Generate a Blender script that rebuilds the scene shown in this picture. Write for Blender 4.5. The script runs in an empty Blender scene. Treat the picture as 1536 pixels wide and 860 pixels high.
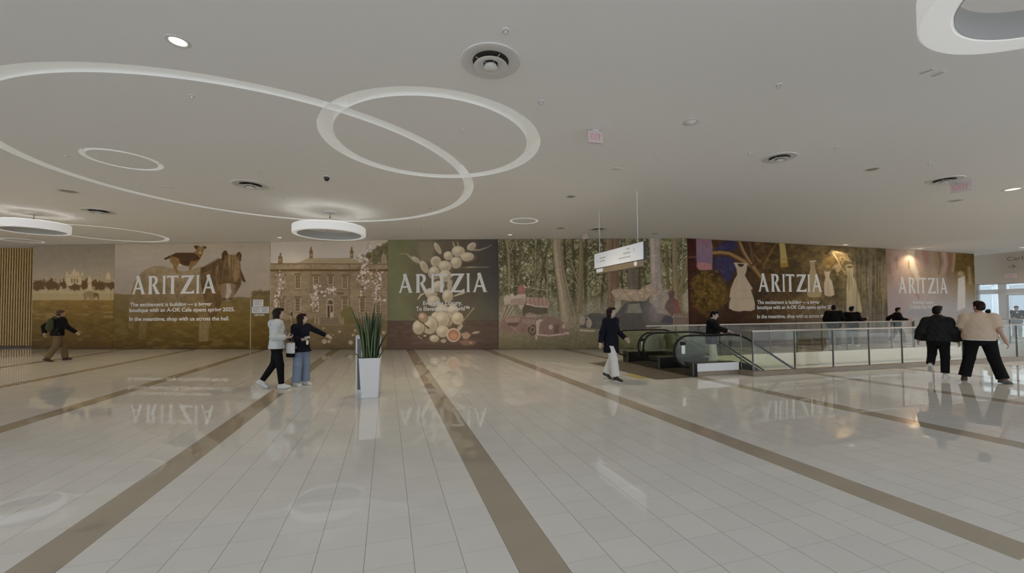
import bpy, bmesh, math, random
import numpy as np
from mathutils import Vector, Matrix

random.seed(7)
SC = bpy.context.scene
COL = SC.collection
PI = math.pi

# ------------------------------------------------------------------ camera
FPX, PITCH, ROLL, CYP, EYE = 621.08, 0.0276, -0.0078, 449.66, 1.6
_c, _s, _cp, _sp = math.cos(ROLL), math.sin(ROLL), math.cos(PITCH), math.sin(PITCH)
CAM_R = Vector((_c, -_s * _sp, _s * _cp))
CAM_U = Vector((-_s, -_c * _sp, _c * _cp))
CAM_F = Vector((0, _cp, _sp))
cam_data = bpy.data.cameras.new('camera')
cam = bpy.data.objects.new('camera', cam_data)
COL.objects.link(cam)
cam_data.sensor_fit = 'HORIZONTAL'
cam_data.sensor_width = 36
cam_data.lens = FPX / 1536 * 36
cam_data.shift_y = (CYP - 430) / 1536
cam_data.clip_end = 300
m = Matrix.Identity(4)
for i in range(3):
    m[i][0] = CAM_R[i]; m[i][1] = CAM_U[i]; m[i][2] = -CAM_F[i]
m[2][3] = EYE
cam.matrix_world = m
SC.camera = cam
SC.view_settings.view_transform = 'Standard'
SC.view_settings.look = 'None'
SC.view_settings.gamma = 1
SC.view_settings.exposure = 0.2
SC.view_settings.use_curve_mapping = False

YAW = 0.2928                       # floor tiles are turned this much from the camera's axes
NV = Vector((math.cos(YAW), math.sin(YAW), 0))
DV = Vector((-math.sin(YAW), math.cos(YAW), 0))

def nd(n, d, z=0.0):
    return NV * n + DV * d + Vector((0, 0, z))

def ray(x, y):
    v = CAM_R * ((x - 768) / FPX) + CAM_U * (-(y - CYP) / FPX) + CAM_F
    return v

def on_floor(x, y, z=0.0):
    r = ray(x, y); k = (z - EYE) / r.z
    return Vector((r.x * k, r.y * k, z))

CA, CB = 4.622, -0.012             # the ceiling falls very slightly to the right
def ceil_z(x):
    return CA + CB * x

def on_ceil(x, y):
    r = ray(x, y); k = (CA - EYE) / (r.z - CB * r.x)
    return Vector((r.x * k, r.y * k, EYE + r.z * k))

def project(p):
    v = Vector(p) - Vector((0, 0, EYE))
    f = v.dot(CAM_F)
    return 768 + v.dot(CAM_R) / f * FPX, CYP - v.dot(CAM_U) / f * FPX

# ------------------------------------------------------------------ objects
def tag(o, label=None, cat=None, group=None, kind=None):
    if label: o['label'] = label
    if cat: o['category'] = cat
    if group: o['group'] = group
    if kind: o['kind'] = kind
    return o

def empty(name, loc=(0, 0, 0), rz=0.0, label=None, cat=None, group=None):
    o = bpy.data.objects.new(name, None)
    o.empty_display_size = 0.1
    COL.objects.link(o)
    o.location = loc
    o.rotation_euler = (0, 0, rz)
    return tag(o, label, cat, group)

def link_mesh(name, me, mat=None, parent=None, loc=None, rz=None):
    o = bpy.data.objects.new(name, me)
    COL.objects.link(o)
    if mat is not None:
        for mm in (mat if isinstance(mat, (list, tuple)) else [mat]):
            me.materials.append(mm)
    if parent: o.parent = parent
    if loc is not None: o.location = loc
    if rz is not None: o.rotation_euler = (0, 0, rz)
    return o

def copy_tree(o, parent=None):
    c = o.copy()
    COL.objects.link(c)
    if parent: c.parent = parent
    for ch in list(o.children):
        copy_tree(ch, c)
    return c

class MB:
    """collects shapes into one mesh"""
    def __init__(s):
        s.v = []; s.f = []; s.mi = []; s.sm = []
    def add(s, vs, fs, mi=0, smooth=False):
        b = len(s.v)
        s.v += [tuple(v) for v in vs]
        for f in fs:
            s.f.append([b + i for i in f]); s.mi.append(mi); s.sm.append(smooth)
        return s
    def box(s, c, size, rz=0.0, mi=0, bev=0.0, ax=None):
        hx, hy, hz = size[0] / 2, size[1] / 2, size[2] / 2
        if ax is None:
            X, Y, Z = Vector((math.cos(rz), math.sin(rz), 0)), Vector((-math.sin(rz), math.cos(rz), 0)), Vector((0, 0, 1))
        else:
            X, Y, Z = ax
        c = Vector(c)
        if bev <= 0:
            vs = [c + X * (a * hx) + Y * (b * hy) + Z * (d * hz) for d in (-1, 1) for a, b in ((-1, -1), (1, -1), (1, 1), (-1, 1))]
            return s.add(vs, [(3, 2, 1, 0), (4, 5, 6, 7), (0, 1, 5, 4), (1, 2, 6, 5), (2, 3, 7, 6), (3, 0, 4, 7)], mi)
        bm = bmesh.new()
        bmesh.ops.create_cube(bm, size=1)
        for v in bm.verts:
            v.co = Vector((v.co.x * 2 * hx, v.co.y * 2 * hy, v.co.z * 2 * hz))
        bmesh.ops.bevel(bm, geom=list(bm.edges), offset=bev, segments=2, affect='EDGES', profile=0.5)
        bm.verts.index_update()
        vs = [c + X * v.co.x + Y * v.co.y + Z * v.co.z for v in bm.verts]
        fs = [[v.index for v in f.verts] for f in bm.faces]
        bm.free()
        return s.add(vs, fs, mi)
    def prism(s, pts, z0, z1, mi=0):
        """upright prism over a convex/simple plan outline (counter-clockwise)"""
        n = len(pts)
        vs = [(p[0], p[1], z0) for p in pts] + [(p[0], p[1], z1) for p in pts]
        fs = [list(range(n))[::-1], list(range(n, 2 * n))]
        fs += [(i, (i + 1) % n, n + (i + 1) % n, n + i) for i in range(n)]
        return s.add(vs, fs, mi)
    def slab(s, pts, off, mi=0):
        """any planar 3D outline pushed along off"""
        n = len(pts); off = Vector(off)
        vs = [Vector(p) for p in pts] + [Vector(p) + off for p in pts]
        fs = [list(range(n))[::-1], list(range(n, 2 * n))]
        fs += [(i, (i + 1) % n, n + (i + 1) % n, n + i) for i in range(n)]
        return s.add(vs, fs, mi)
    def tube(s, path, r, seg=10, closed=False, mi=0, caps=True, flat=None):
        """round tube along points; r number or list; flat=(w,h) makes an elliptical section (h along world up)"""
        P = [Vector(p) for p in path]; n = len(P)
        R = r if isinstance(r, (list, tuple)) else [r] * n
        prev = None; rings = []
        for i in range(n):
            if closed:
                t = P[(i + 1) % n] - P[i - 1]
            else:
                t = P[min(i + 1, n - 1)] - P[max(i - 1, 0)]
            t.normalize()
            if prev is None:
                ref = Vector((0, 0, 1)) if abs(t.z) < 0.9 else Vector((1, 0, 0))
                u = ref.cross(t).normalized()
            else:
                u = (prev - t * prev.dot(t))
                if u.length < 1e-6: u = t.orthogonal()
                u.normalize()
            prev = u
            w = t.cross(u)
            ring = []
            for k in range(seg):
                a = 2 * PI * k / seg
                fu, fw = (flat if flat else (1, 1))
                ring.append(P[i] + u * (math.cos(a) * R[i] * fu) + w * (math.sin(a) * R[i] * fw))
            rings.append(ring)
        vs = [p for rg in rings for p in rg]
        fs = []
        for i in range(n if closed else n - 1):
            j = (i + 1) % n
            for k in range(seg):
                k2 = (k + 1) % seg
                fs.append((i * seg + k, i * seg + k2, j * seg + k2, j * seg + k))
        if caps and not closed:
            fs.append(list(range(seg))[::-1]); fs.append([(n - 1) * seg + k for k in range(seg)])
        return s.add(vs, fs, mi, True)
    def lathe(s, prof, c=(0, 0, 0), seg=32, mi=0, smooth=True, a0=0.0, flip=False):
        """profile of (r,z) turned about the vertical through c"""
        n = len(prof); vs = []
        for k in range(seg):
            a = a0 + 2 * PI * k / seg
            for r, z in prof:
                vs.append((c[0] + r * math.cos(a), c[1] + r * math.sin(a), c[2] + z))
        fs = []
        for k in range(seg):
            k2 = (k + 1) % seg
            for i in range(n - 1):
                q = (k * n + i, k2 * n + i, k2 * n + i + 1, k * n + i + 1)
                fs.append(q[::-1] if flip else q)
        return s.add(vs, fs, mi, smooth)
    def ball(s, c, r, seg=12, ring=8, mi=0):
        rx, ry, rz = r if isinstance(r, (tuple, list)) else (r, r, r)
        prof = [(math.sin(PI * i / ring), -math.cos(PI * i / ring)) for i in range(ring + 1)]
        n = len(prof); vs = []
        for k in range(seg):
            a = 2 * PI * k / seg
            for q, z in prof:
                vs.append((c[0] + rx * q * math.cos(a), c[1] + ry * q * math.sin(a), c[2] + rz * z))
        fs = [(k * n + i, ((k + 1) % seg) * n + i, ((k + 1) % seg) * n + i + 1, k * n + i + 1) for k in range(seg) for i in range(n - 1)]
        return s.add(vs, fs, mi, True)
    def mesh(s, name, sharp=None):
        me = bpy.data.meshes.new(name)
        me.from_pydata(s.v, [], s.f)
        me.polygons.foreach_set('material_index', s.mi)
        me.polygons.foreach_set('use_smooth', s.sm)
        me.validate()
        bm = bmesh.new(); bm.from_mesh(me)
        bmesh.ops.remove_doubles(bm, verts=bm.verts, dist=1e-6)
        bmesh.ops.recalc_face_normals(bm, faces=bm.faces)
        bm.to_mesh(me); bm.free()
        if any(s.sm) and sharp is not None:
            me.set_sharp_from_angle(angle=math.radians(sharp))
        return me
    def build(s, name, mat, parent=None, loc=None, rz=None, sharp=40):
        return link_mesh(name, s.mesh(name, sharp), mat, parent, loc, rz)

# ------------------------------------------------------------------ materials
def srgb(r, g=None, b=None):
    if g is None: r, g, b = r
    def f(c):
        c = c / 255
        return c / 12.92 if c <= 0.04045 else ((c + 0.055) / 1.055) ** 2.4
    return (f(r), f(g), f(b), 1)

def mat(name, col, rough=0.5, metal=0.0, spec=0.5, emit=None, estr=0.0, noise=None, bump=None, alpha=None, trans=0.0, coat=0.0):
    m = bpy.data.materials.new(name)
    m.use_nodes = True
    nt = m.node_tree
    b = nt.nodes['Principled BSDF']
    b.inputs['Base Color'].default_value = col
    b.inputs['Roughness'].default_value = rough
    b.inputs['Metallic'].default_value = metal
    b.inputs['Specular IOR Level'].default_value = spec
    b.inputs['Transmission Weight'].default_value = trans
    b.inputs['Coat Weight'].default_value = coat
    if emit:
        b.inputs['Emission Color'].default_value = emit
        b.inputs['Emission Strength'].default_value = estr
    if noise or bump:
        tc = nt.nodes.new('ShaderNodeTexCoord')
        nz = nt.nodes.new('ShaderNodeTexNoise')
        sc_, amt = noise if noise else bump
        nz.inputs['Scale'].default_value = sc_
        nz.inputs['Detail'].default_value = 5
        nt.links.new(tc.outputs['Object'], nz.inputs['Vector'])
        if noise:
            mx = nt.nodes.new('ShaderNodeMix'); mx.data_type = 'RGBA'
            mx.inputs['A'].default_value = tuple(c * (1 - amt) for c in col[:3]) + (1,)
            mx.inputs['B'].default_value = tuple(min(1, c * (1 + amt)) for c in col[:3]) + (1,)
            nt.links.new(nz.outputs['Fac'], mx.inputs['Factor'])
            nt.links.new(mx.outputs['Result'], b.inputs['Base Color'])
        if bump:
            bp = nt.nodes.new('ShaderNodeBump')
            nz2 = nt.nodes.new('ShaderNodeTexNoise')
            nz2.inputs['Scale'].default_value = bump[0]
            nt.links.new(tc.outputs['Object'], nz2.inputs['Vector'])
            bp.inputs['Strength'].default_value = bump[1]
            bp.inputs['Distance'].default_value = 0.01
            nt.links.new(nz2.outputs['Fac'], bp.inputs['Height'])
            nt.links.new(bp.outputs['Normal'], b.inputs['Normal'])
    return m

def vcol_mat(name, rough=0.55, attr='Col', spec=0.4):
    m = bpy.data.materials.new(name)
    m.use_nodes = True
    nt = m.node_tree
    b = nt.nodes['Principled BSDF']
    a = nt.nodes.new('ShaderNodeAttribute'); a.attribute_name = attr
    nt.links.new(a.outputs['Color'], b.inputs['Base Color'])
    b.inputs['Roughness'].default_value = rough
    b.inputs['Specular IOR Level'].default_value = spec
    return m

def glass_mat(name, tint=(0.9, 0.96, 0.92), refl=1.0, ior=1.45, haze=0.0):
    """thin architectural glass: clear straight through, a fresnel mirror on top"""
    m = bpy.data.materials.new(name); m.use_nodes = True
    nt = m.node_tree; N = nt.nodes; L = nt.links
    N.remove(N['Principled BSDF'])
    out = N['Material Output']
    tr = N.new('ShaderNodeBsdfTransparent'); tr.inputs['Color'].default_value = (*tint, 1)
    gl = N.new('ShaderNodeBsdfGlossy'); gl.inputs['Roughness'].default_value = 0.02
    lw = N.new('ShaderNodeLayerWeight'); lw.inputs['Blend'].default_value = 0.5
    pw = N.new('ShaderNodeMath'); pw.operation = 'POWER'; pw.inputs[1].default_value = 4.0
    fr = N.new('ShaderNodeMath'); fr.operation = 'MULTIPLY_ADD'; fr.inputs[1].default_value = 0.9 * refl; fr.inputs[2].default_value = 0.04 * refl
    mx = N.new('ShaderNodeMixShader')
    L.new(lw.outputs['Facing'], pw.inputs[0]); L.new(pw.outputs[0], fr.inputs[0])
    L.new(fr.outputs[0], mx.inputs[0]); L.new(tr.outputs[0], mx.inputs[1]); L.new(gl.outputs[0], mx.inputs[2])
    last = mx
    if haze > 0:
        df = N.new('ShaderNodeBsdfDiffuse'); df.inputs['Color'].default_value = (0.8, 0.83, 0.85, 1)
        m2 = N.new('ShaderNodeMixShader'); m2.inputs[0].default_value = haze
        L.new(mx.outputs[0], m2.inputs[1]); L.new(df.outputs[0], m2.inputs[2]); last = m2
    L.new(last.outputs[0], out.inputs['Surface'])
    return m

M = {}
def text_mesh(body, name='text', spacing=1.0, bold=0.0):
    cu = bpy.data.curves.new(name, 'FONT')
    cu.body = body
    cu.size = 1.0
    cu.space_character = spacing
    cu.offset = bold
    cu.resolution_u = 3
    cu.extrude = 0.0
    o = bpy.data.objects.new(name, cu)
    COL.objects.link(o)
    dg = bpy.context.evaluated_depsgraph_get()
    me = bpy.data.meshes.new_from_object(o.evaluated_get(dg))
    bpy.data.objects.remove(o)
    bpy.data.curves.remove(cu)
    return me
# ================================================================== THE SETTING
# ---- floor material: 0.305 m porcelain tiles, a dark inlaid row every tenth tile
def floor_material():
    m = bpy.data.materials.new('porcelain_tiles'); m.use_nodes = True
    nt = m.node_tree; N = nt.nodes; L = nt.links
    b = N['Principled BSDF']
    tc = N.new('ShaderNodeTexCoord')
    def math_(op, a, b_=None, c=None):
        n = N.new('ShaderNodeMath'); n.operation = op
        for i, x in enumerate((a, b_, c)):
            if x is None: continue
            if isinstance(x, (int, float)): n.inputs[i].default_value = x
            else: L.new(x, n.inputs[i])
        return n.outputs[0]
    def dot(v):
        n = N.new('ShaderNodeVectorMath'); n.operation = 'DOT_PRODUCT'
        L.new(tc.outputs['Object'], n.inputs[0]); n.inputs[1].default_value = v
        return n.outputs['Value']
    T = 0.305
    u = math_('DIVIDE', math_('SUBTRACT', dot(NV), 0.775), T)
    v = math_('DIVIDE', math_('SUBTRACT', dot(DV), 2.763), T)
    cu = math_('FLOOR', u)
    fu = math_('SUBTRACT', u, cu)
    c10 = math_('FLOORED_MODULO', cu, 10.0)
    stripe = math_('LESS_THAN', c10, 0.5)
    is2 = math_('COMPARE', c10, 2.0, 0.3)
    is8 = math_('COMPARE', c10, 8.0, 0.3)
    shift = math_('MULTIPLY', math_('ADD', is2, is8), 0.5)
    v2 = math_('ADD', v, shift)
    cv = math_('FLOOR', v2)
    fv = math_('SUBTRACT', v2, cv)
    def edge(f):   # distance to the nearest joint, in tiles
        return math_('MINIMUM', f, math_('SUBTRACT', 1.0, f))
    gu = math_('LESS_THAN', edge(fu), 0.0065)
    gv = math_('LESS_THAN', edge(fv), 0.0055)
    wn = N.new('ShaderNodeTexWhiteNoise'); wn.noise_dimensions = '2D'
    cx = N.new('ShaderNodeCombineXYZ'); L.new(cu, cx.inputs[0]); L.new(cv, cx.inputs[1])
    L.new(cx.outputs[0], wn.inputs['Vector'])
    nz = N.new('ShaderNodeTexNoise'); nz.inputs['Scale'].default_value = 3.0; nz.inputs['Detail'].default_value = 6
    L.new(tc.outputs['Object'], nz.inputs['Vector'])
    var = math_('ADD', math_('MULTIPLY', wn.outputs['Value'], 0.05), math_('MULTIPLY', nz.outputs['Fac'], 0.08))
    fac = math_('ADD', var, 0.935)
    def mix(fa, A, B):
        n = N.new('ShaderNodeMix'); n.data_type = 'RGBA'
        L.new(fa, n.inputs['Factor'])
        for key, x in (('A', A), ('B', B)):
            if isinstance(x, tuple): n.inputs[key].default_value = x
            else: L.new(x, n.inputs[key])
        return n.outputs['Result']
    base = mix(stripe, (0.72, 0.71, 0.68, 1), (0.40, 0.35, 0.275, 1))
    sc = N.new('ShaderNodeVectorMath'); sc.operation = 'SCALE'
    L.new(base, sc.inputs[0]); L.new(fac, sc.inputs['Scale'])
    g1 = mix(gv, sc.outputs[0], (0.52, 0.50, 0.47, 1))
    g2 = mix(gu, g1, (0.27, 0.25, 0.22, 1))
    # joints of the dark row hardly show
    g3 = mix(math_('MULTIPLY', stripe, math_('SUBTRACT', 1.0, gu)), g2, sc.outputs[0])
    L.new(g3, b.inputs['Base Color'])
    b.inputs['Roughness'].default_value = 0.07
    b.inputs['Specular IOR Level'].default_value = 0.38
    rr = math_('MULTIPLY_ADD', nz.outputs['Fac'], 0.012, 0.006)
    L.new(rr, b.inputs['Roughness'])
    return m

M['floor'] = floor_material()
M['ceiling'] = mat('ceiling_plaster', (0.88, 0.87, 0.85, 1), 0.9, spec=0.1, noise=(0.35, 0.015))
M['white_paint'] = mat('white_paint', (0.80, 0.80, 0.78, 1), 0.5)
M['fascia'] = mat('fascia_white', (0.82, 0.81, 0.78, 1), 0.6)
M['beige_wall'] = mat('beige_wall_paint', (0.52, 0.455, 0.37, 1), 0.8, noise=(0.6, 0.03))
M['brown_stone'] = mat('brown_stone', (0.22, 0.175, 0.12, 1), 0.35, noise=(6, 0.2))
M['mat_stone'] = mat('dark_landing_stone', (0.17, 0.145, 0.115, 1), 0.3, noise=(9, 0.15))
M['slat_wood'] = mat('slat_wood', (0.47, 0.285, 0.085, 1), 0.5, noise=(5, 0.25))
M['slat_back'] = mat('slat_backing', (0.07, 0.036, 0.012, 1), 0.7)
M['steel'] = mat('brushed_steel', (0.42, 0.37, 0.31, 1), 0.38, metal=0.8)
M['alu'] = mat('door_aluminium', (0.66, 0.67, 0.67, 1), 0.4, metal=0.1)
M['black'] = mat('black_rubber', (0.012, 0.012, 0.012, 1), 0.4)
M['dark_metal'] = mat('dark_metal', (0.035, 0.033, 0.03, 1), 0.35, metal=0.3)
M['glass'] = glass_mat('railing_glass', (0.94, 0.95, 0.92), 0.6)
M['door_glass'] = glass_mat('door_glass', (0.92, 0.96, 0.97), 0.8, haze=0.10)
M['pavement'] = mat('pale_pavement', (0.55, 0.55, 0.54, 1), 0.8)

# ---- floor with the opening over the escalators
VN0, VN1, VD0, VD1 = 8.30, 27.0, 7.93, 11.74        # the opening, along the well's own axes
DEP = 0.45
WELL = YAW - 0.0324
NV2 = Vector((math.cos(WELL), math.sin(WELL), 0)); DV2 = Vector((-math.sin(WELL), math.cos(WELL), 0))
WELL0 = nd(8.37, 7.85) - NV2 * 8.37 - DV2 * 7.85    # origin of the well's axes
def vd(n, d, z=0.0):
    return WELL0 + NV2 * n + DV2 * d + Vector((0, 0, z))
def build_floor():
    mb = MB()
    O = [nd(-50, -10), nd(46, -10), nd(46, 50), nd(-50, 50)]
    H = [vd(VN0, VD0), vd(VN1, VD0), vd(VN1, VD1), vd(VN0, VD1)]
    for k in range(4):
        mb.add([O[k], O[(k + 1) % 4], H[(k + 1) % 4], H[k]], [(0, 1, 2, 3)])
    for k in range(4):          # edges of the slab round the opening
        a, b = H[k], H[(k + 1) % 4]
        mb.add([a, b, b - Vector((0, 0, DEP)), a - Vector((0, 0, DEP))], [(3, 2, 1, 0)], 1)
    o = mb.build('floor', [M['floor'], M['fascia']])
    tag(o, kind='structure')
build_floor()
# walls of the well below the opening, and its lower floor
def build_well():
    mb = MB()
    lo = -5.2
    e = 0.02
    ring = [vd(VN0 - e, VD0 - e), vd(VN1 + e, VD0 - e), vd(VN1 + e, VD1 + e), vd(VN0 - e, VD1 + e)]
    for k in range(4):
        a, b = ring[k], ring[(k + 1) % 4]
        mb.slab([a + Vector((0, 0, lo)), b + Vector((0, 0, lo)), b - Vector((0, 0, 0.02)), a - Vector((0, 0, 0.02))], (b - a).cross(Vector((0, 0, 1))).normalized() * 0.15)
    tag(mb.build('wall_well', M['fascia']), kind='structure')
    f = MB()
    f.add([vd(VN0 - 6, VD0 - 3, lo), vd(VN1 + 3, VD0 - 3, lo), vd(VN1 + 3, VD1 + 3, lo), vd(VN0 - 6, VD1 + 3, lo)], [(0, 1, 2, 3)])
    tag(f.build('floor_lower', M['fascia']), kind='structure')
build_well()

# ---- ceiling slab with ring grooves cut into it
RINGS = [  # centre x,y, radius of the middle of the groove, groove width
    (-5.43, 9.51, 4.43, 0.23), (-1.391, 7.413, 1.80, 0.25), (-7.84, 8.29, 0.585, 0.10), (0.423, 13.81, 0.44, 0.10)]
def circle_fit(P):
    P = np.array([(p.x, p.y) for p in P])
    A = np.c_[2 * P, np.ones(len(P))]
    s = np.linalg.lstsq(A, (P ** 2).sum(1), rcond=None)[0]
    return s[0], s[1], math.sqrt(s[2] + s[0] ** 2 + s[1] ** 2)
_r = circle_fit([on_ceil(*p) for p in [(110, 336.5), (150, 340), (200, 346), (240, 352), (252, 358), (220, 363), (160, 360), (100, 353)]])
RINGS.append((_r[0], _r[1], _r[2] - 0.08, 0.17))
_q = on_ceil(34, 361)
RINGS.append((_q.x, _q.y, 0.62, 0.11))

def annulus(mb, cx, cy, r0, r1, z0, z1, seg, mi=0, smooth=False):
    """ring-shaped prism that follows the slope of the ceiling (z0,z1 measured from it)"""
    vs = []
    for k in range(seg):
        a = 2 * PI * k / seg
        for r, z in ((r0, z0), (r1, z0), (r1, z1), (r0, z1)):
            x, y = cx + r * math.cos(a), cy + r * math.sin(a)
            vs.append((x, y, ceil_z(x) + z))
    fs = []
    for k in range(seg):
        k2 = (k + 1) % seg
        for i in range(4):
            j = (i + 1) % 4
            fs.append((k * 4 + i, k * 4 + j, k2 * 4 + j, k2 * 4 + i))
    mb.add(vs, fs, mi, smooth)

OUT = [(-48, -9), (34.7, -9), (24.75, 24.0), (24.0, 30), (-48, 30)]
def build_ceiling():
    n = len(OUT)
    vs = [(x, y, ceil_z(x)) for x, y in OUT] + [(x, y, ceil_z(x) + 0.5) for x, y in OUT]
    mb = MB()
    fs = [list(range(n))[::-1], list(range(n, 2 * n))] + [(i, (i + 1) % n, n + (i + 1) % n, n + i) for i in range(n)]
    mb.add(vs, fs)
    o = mb.build('ceiling', M['ceiling'])
    cut = bpy.data.collections.new('cutters')
    COL.children.link(cut)
    tmp = []
    for (cx, cy, r, w) in RINGS:
        c = MB()
        dep = 0.22 if w > 0.12 else 0.12
        annulus(c, cx, cy, r - w / 2, r + w / 2, -0.2, dep, 128 if r > 1 else 64)
        co = link_mesh('cutter', c.mesh('cutter'))
        COL.objects.unlink(co); cut.objects.link(co); tmp.append(co)
    md = o.modifiers.new('b', 'BOOLEAN')
    md.operand_type = 'COLLECTION'; md.collection = cut; md.operation = 'DIFFERENCE'; md.solver = 'EXACT'
    dg = bpy.context.evaluated_depsgraph_get()
    me = bpy.data.meshes.new_from_object(o.evaluated_get(dg))
    o.modifiers.clear()
    o.data = me
    for co in tmp: bpy.data.objects.remove(co)
    bpy.data.collections.remove(cut)
    tag(o, kind='structure')
    print('CEILING faces', len(me.polygons))
build_ceiling()

# ---- hoarding line: corners of the printed boards, left to right
HX = [(-22.60, 19.50), (-18.35, 19.08), (-10.65, 18.22), (-5.29, 17.62), (-0.57, 17.34), (7.22, 16.93),
      (17.65, 19.46), (23.60, 21.07)]
def wall_slab(name, pts, thick, mat_, z1off=0.05, side=1):
    mb = MB()
    for (x0, y0), (x1, y1) in zip(pts[:-1], pts[1:]):
        a, b = Vector((x0, y0, 0)), Vector((x1, y1, 0))
        nrm = (b - a).cross(Vector((0, 0, 1))).normalized() * -side
        mb.slab([a, b, b + Vector((0, 0, ceil_z(b.x) + z1off)), a + Vector((0, 0, ceil_z(a.x) + z1off))], nrm * thick)
    return tag(mb.build(name, mat_), kind='structure')
def shift(p, q, off):
    a, b = Vector((*p, 0)), Vector((*q, 0)); nn = (b - a).cross(Vector((0, 0, 1))).normalized()
    return nn * off
# the wall behind the boards
wall_slab('wall_back', [(x, y + 0.10) for x, y in HX[:6]], 0.2, M['beige_wall'])
wall_slab('wall_right', [(HX[5][0] + 0.05, HX[5][1] + 0.12), (23.62, 21.2)], 0.2, M['beige_wall'])

# ---- slatted timber wall on the far left
def build_slats():
    mb = MB()
    a = Vector((-23.05, 20.32, 0)); b = Vector((-46.0, 21.9, 0))
    t = (b - a).normalized(); nrm = Vector((t.y, -t.x, 0))
    if nrm.y > 0: nrm = -nrm
    def zt(x): return ceil_z(x) + 0.03
    mb.slab([a, b, b + Vector((0, 0, zt(b.x))), a + Vector((0, 0, zt(a.x)))], -nrm * 0.15, 1)
    L = (b - a).length; s = 0.05
    while s < L - 0.05:
        p = a + t * s
        h = ceil_z(p.x) - 0.0
        mb.box(p + nrm * 0.035 + Vector((0, 0, h / 2 + 0.04)), (0.068, 0.07, h - 0.08), rz=math.atan2(t.y, t.x), mi=0)
        s += 0.138
    # skirting along its foot
    mb.slab([a + nrm * 0.075, b + nrm * 0.075, b + nrm * 0.075 + Vector((0, 0, 0.09)), a + nrm * 0.075 + Vector((0, 0, 0.09))], -nrm * 0.075, 1)
    tag(mb.build('wall_left', [M['slat_wood'], M['slat_back']]), kind='structure')
    # return between the slats and the first printed board
    r = MB()
    r.slab([(-22.62, 19.56, 0), (-23.05, 20.45, 0), (-23.05, 20.45, ceil_z(-23)), (-22.62, 19.56, ceil_z(-22.6))], (0.12, 0.06, 0))
    tag(r.build('trim_1', M['beige_wall']), kind='structure')
build_slats()

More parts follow.
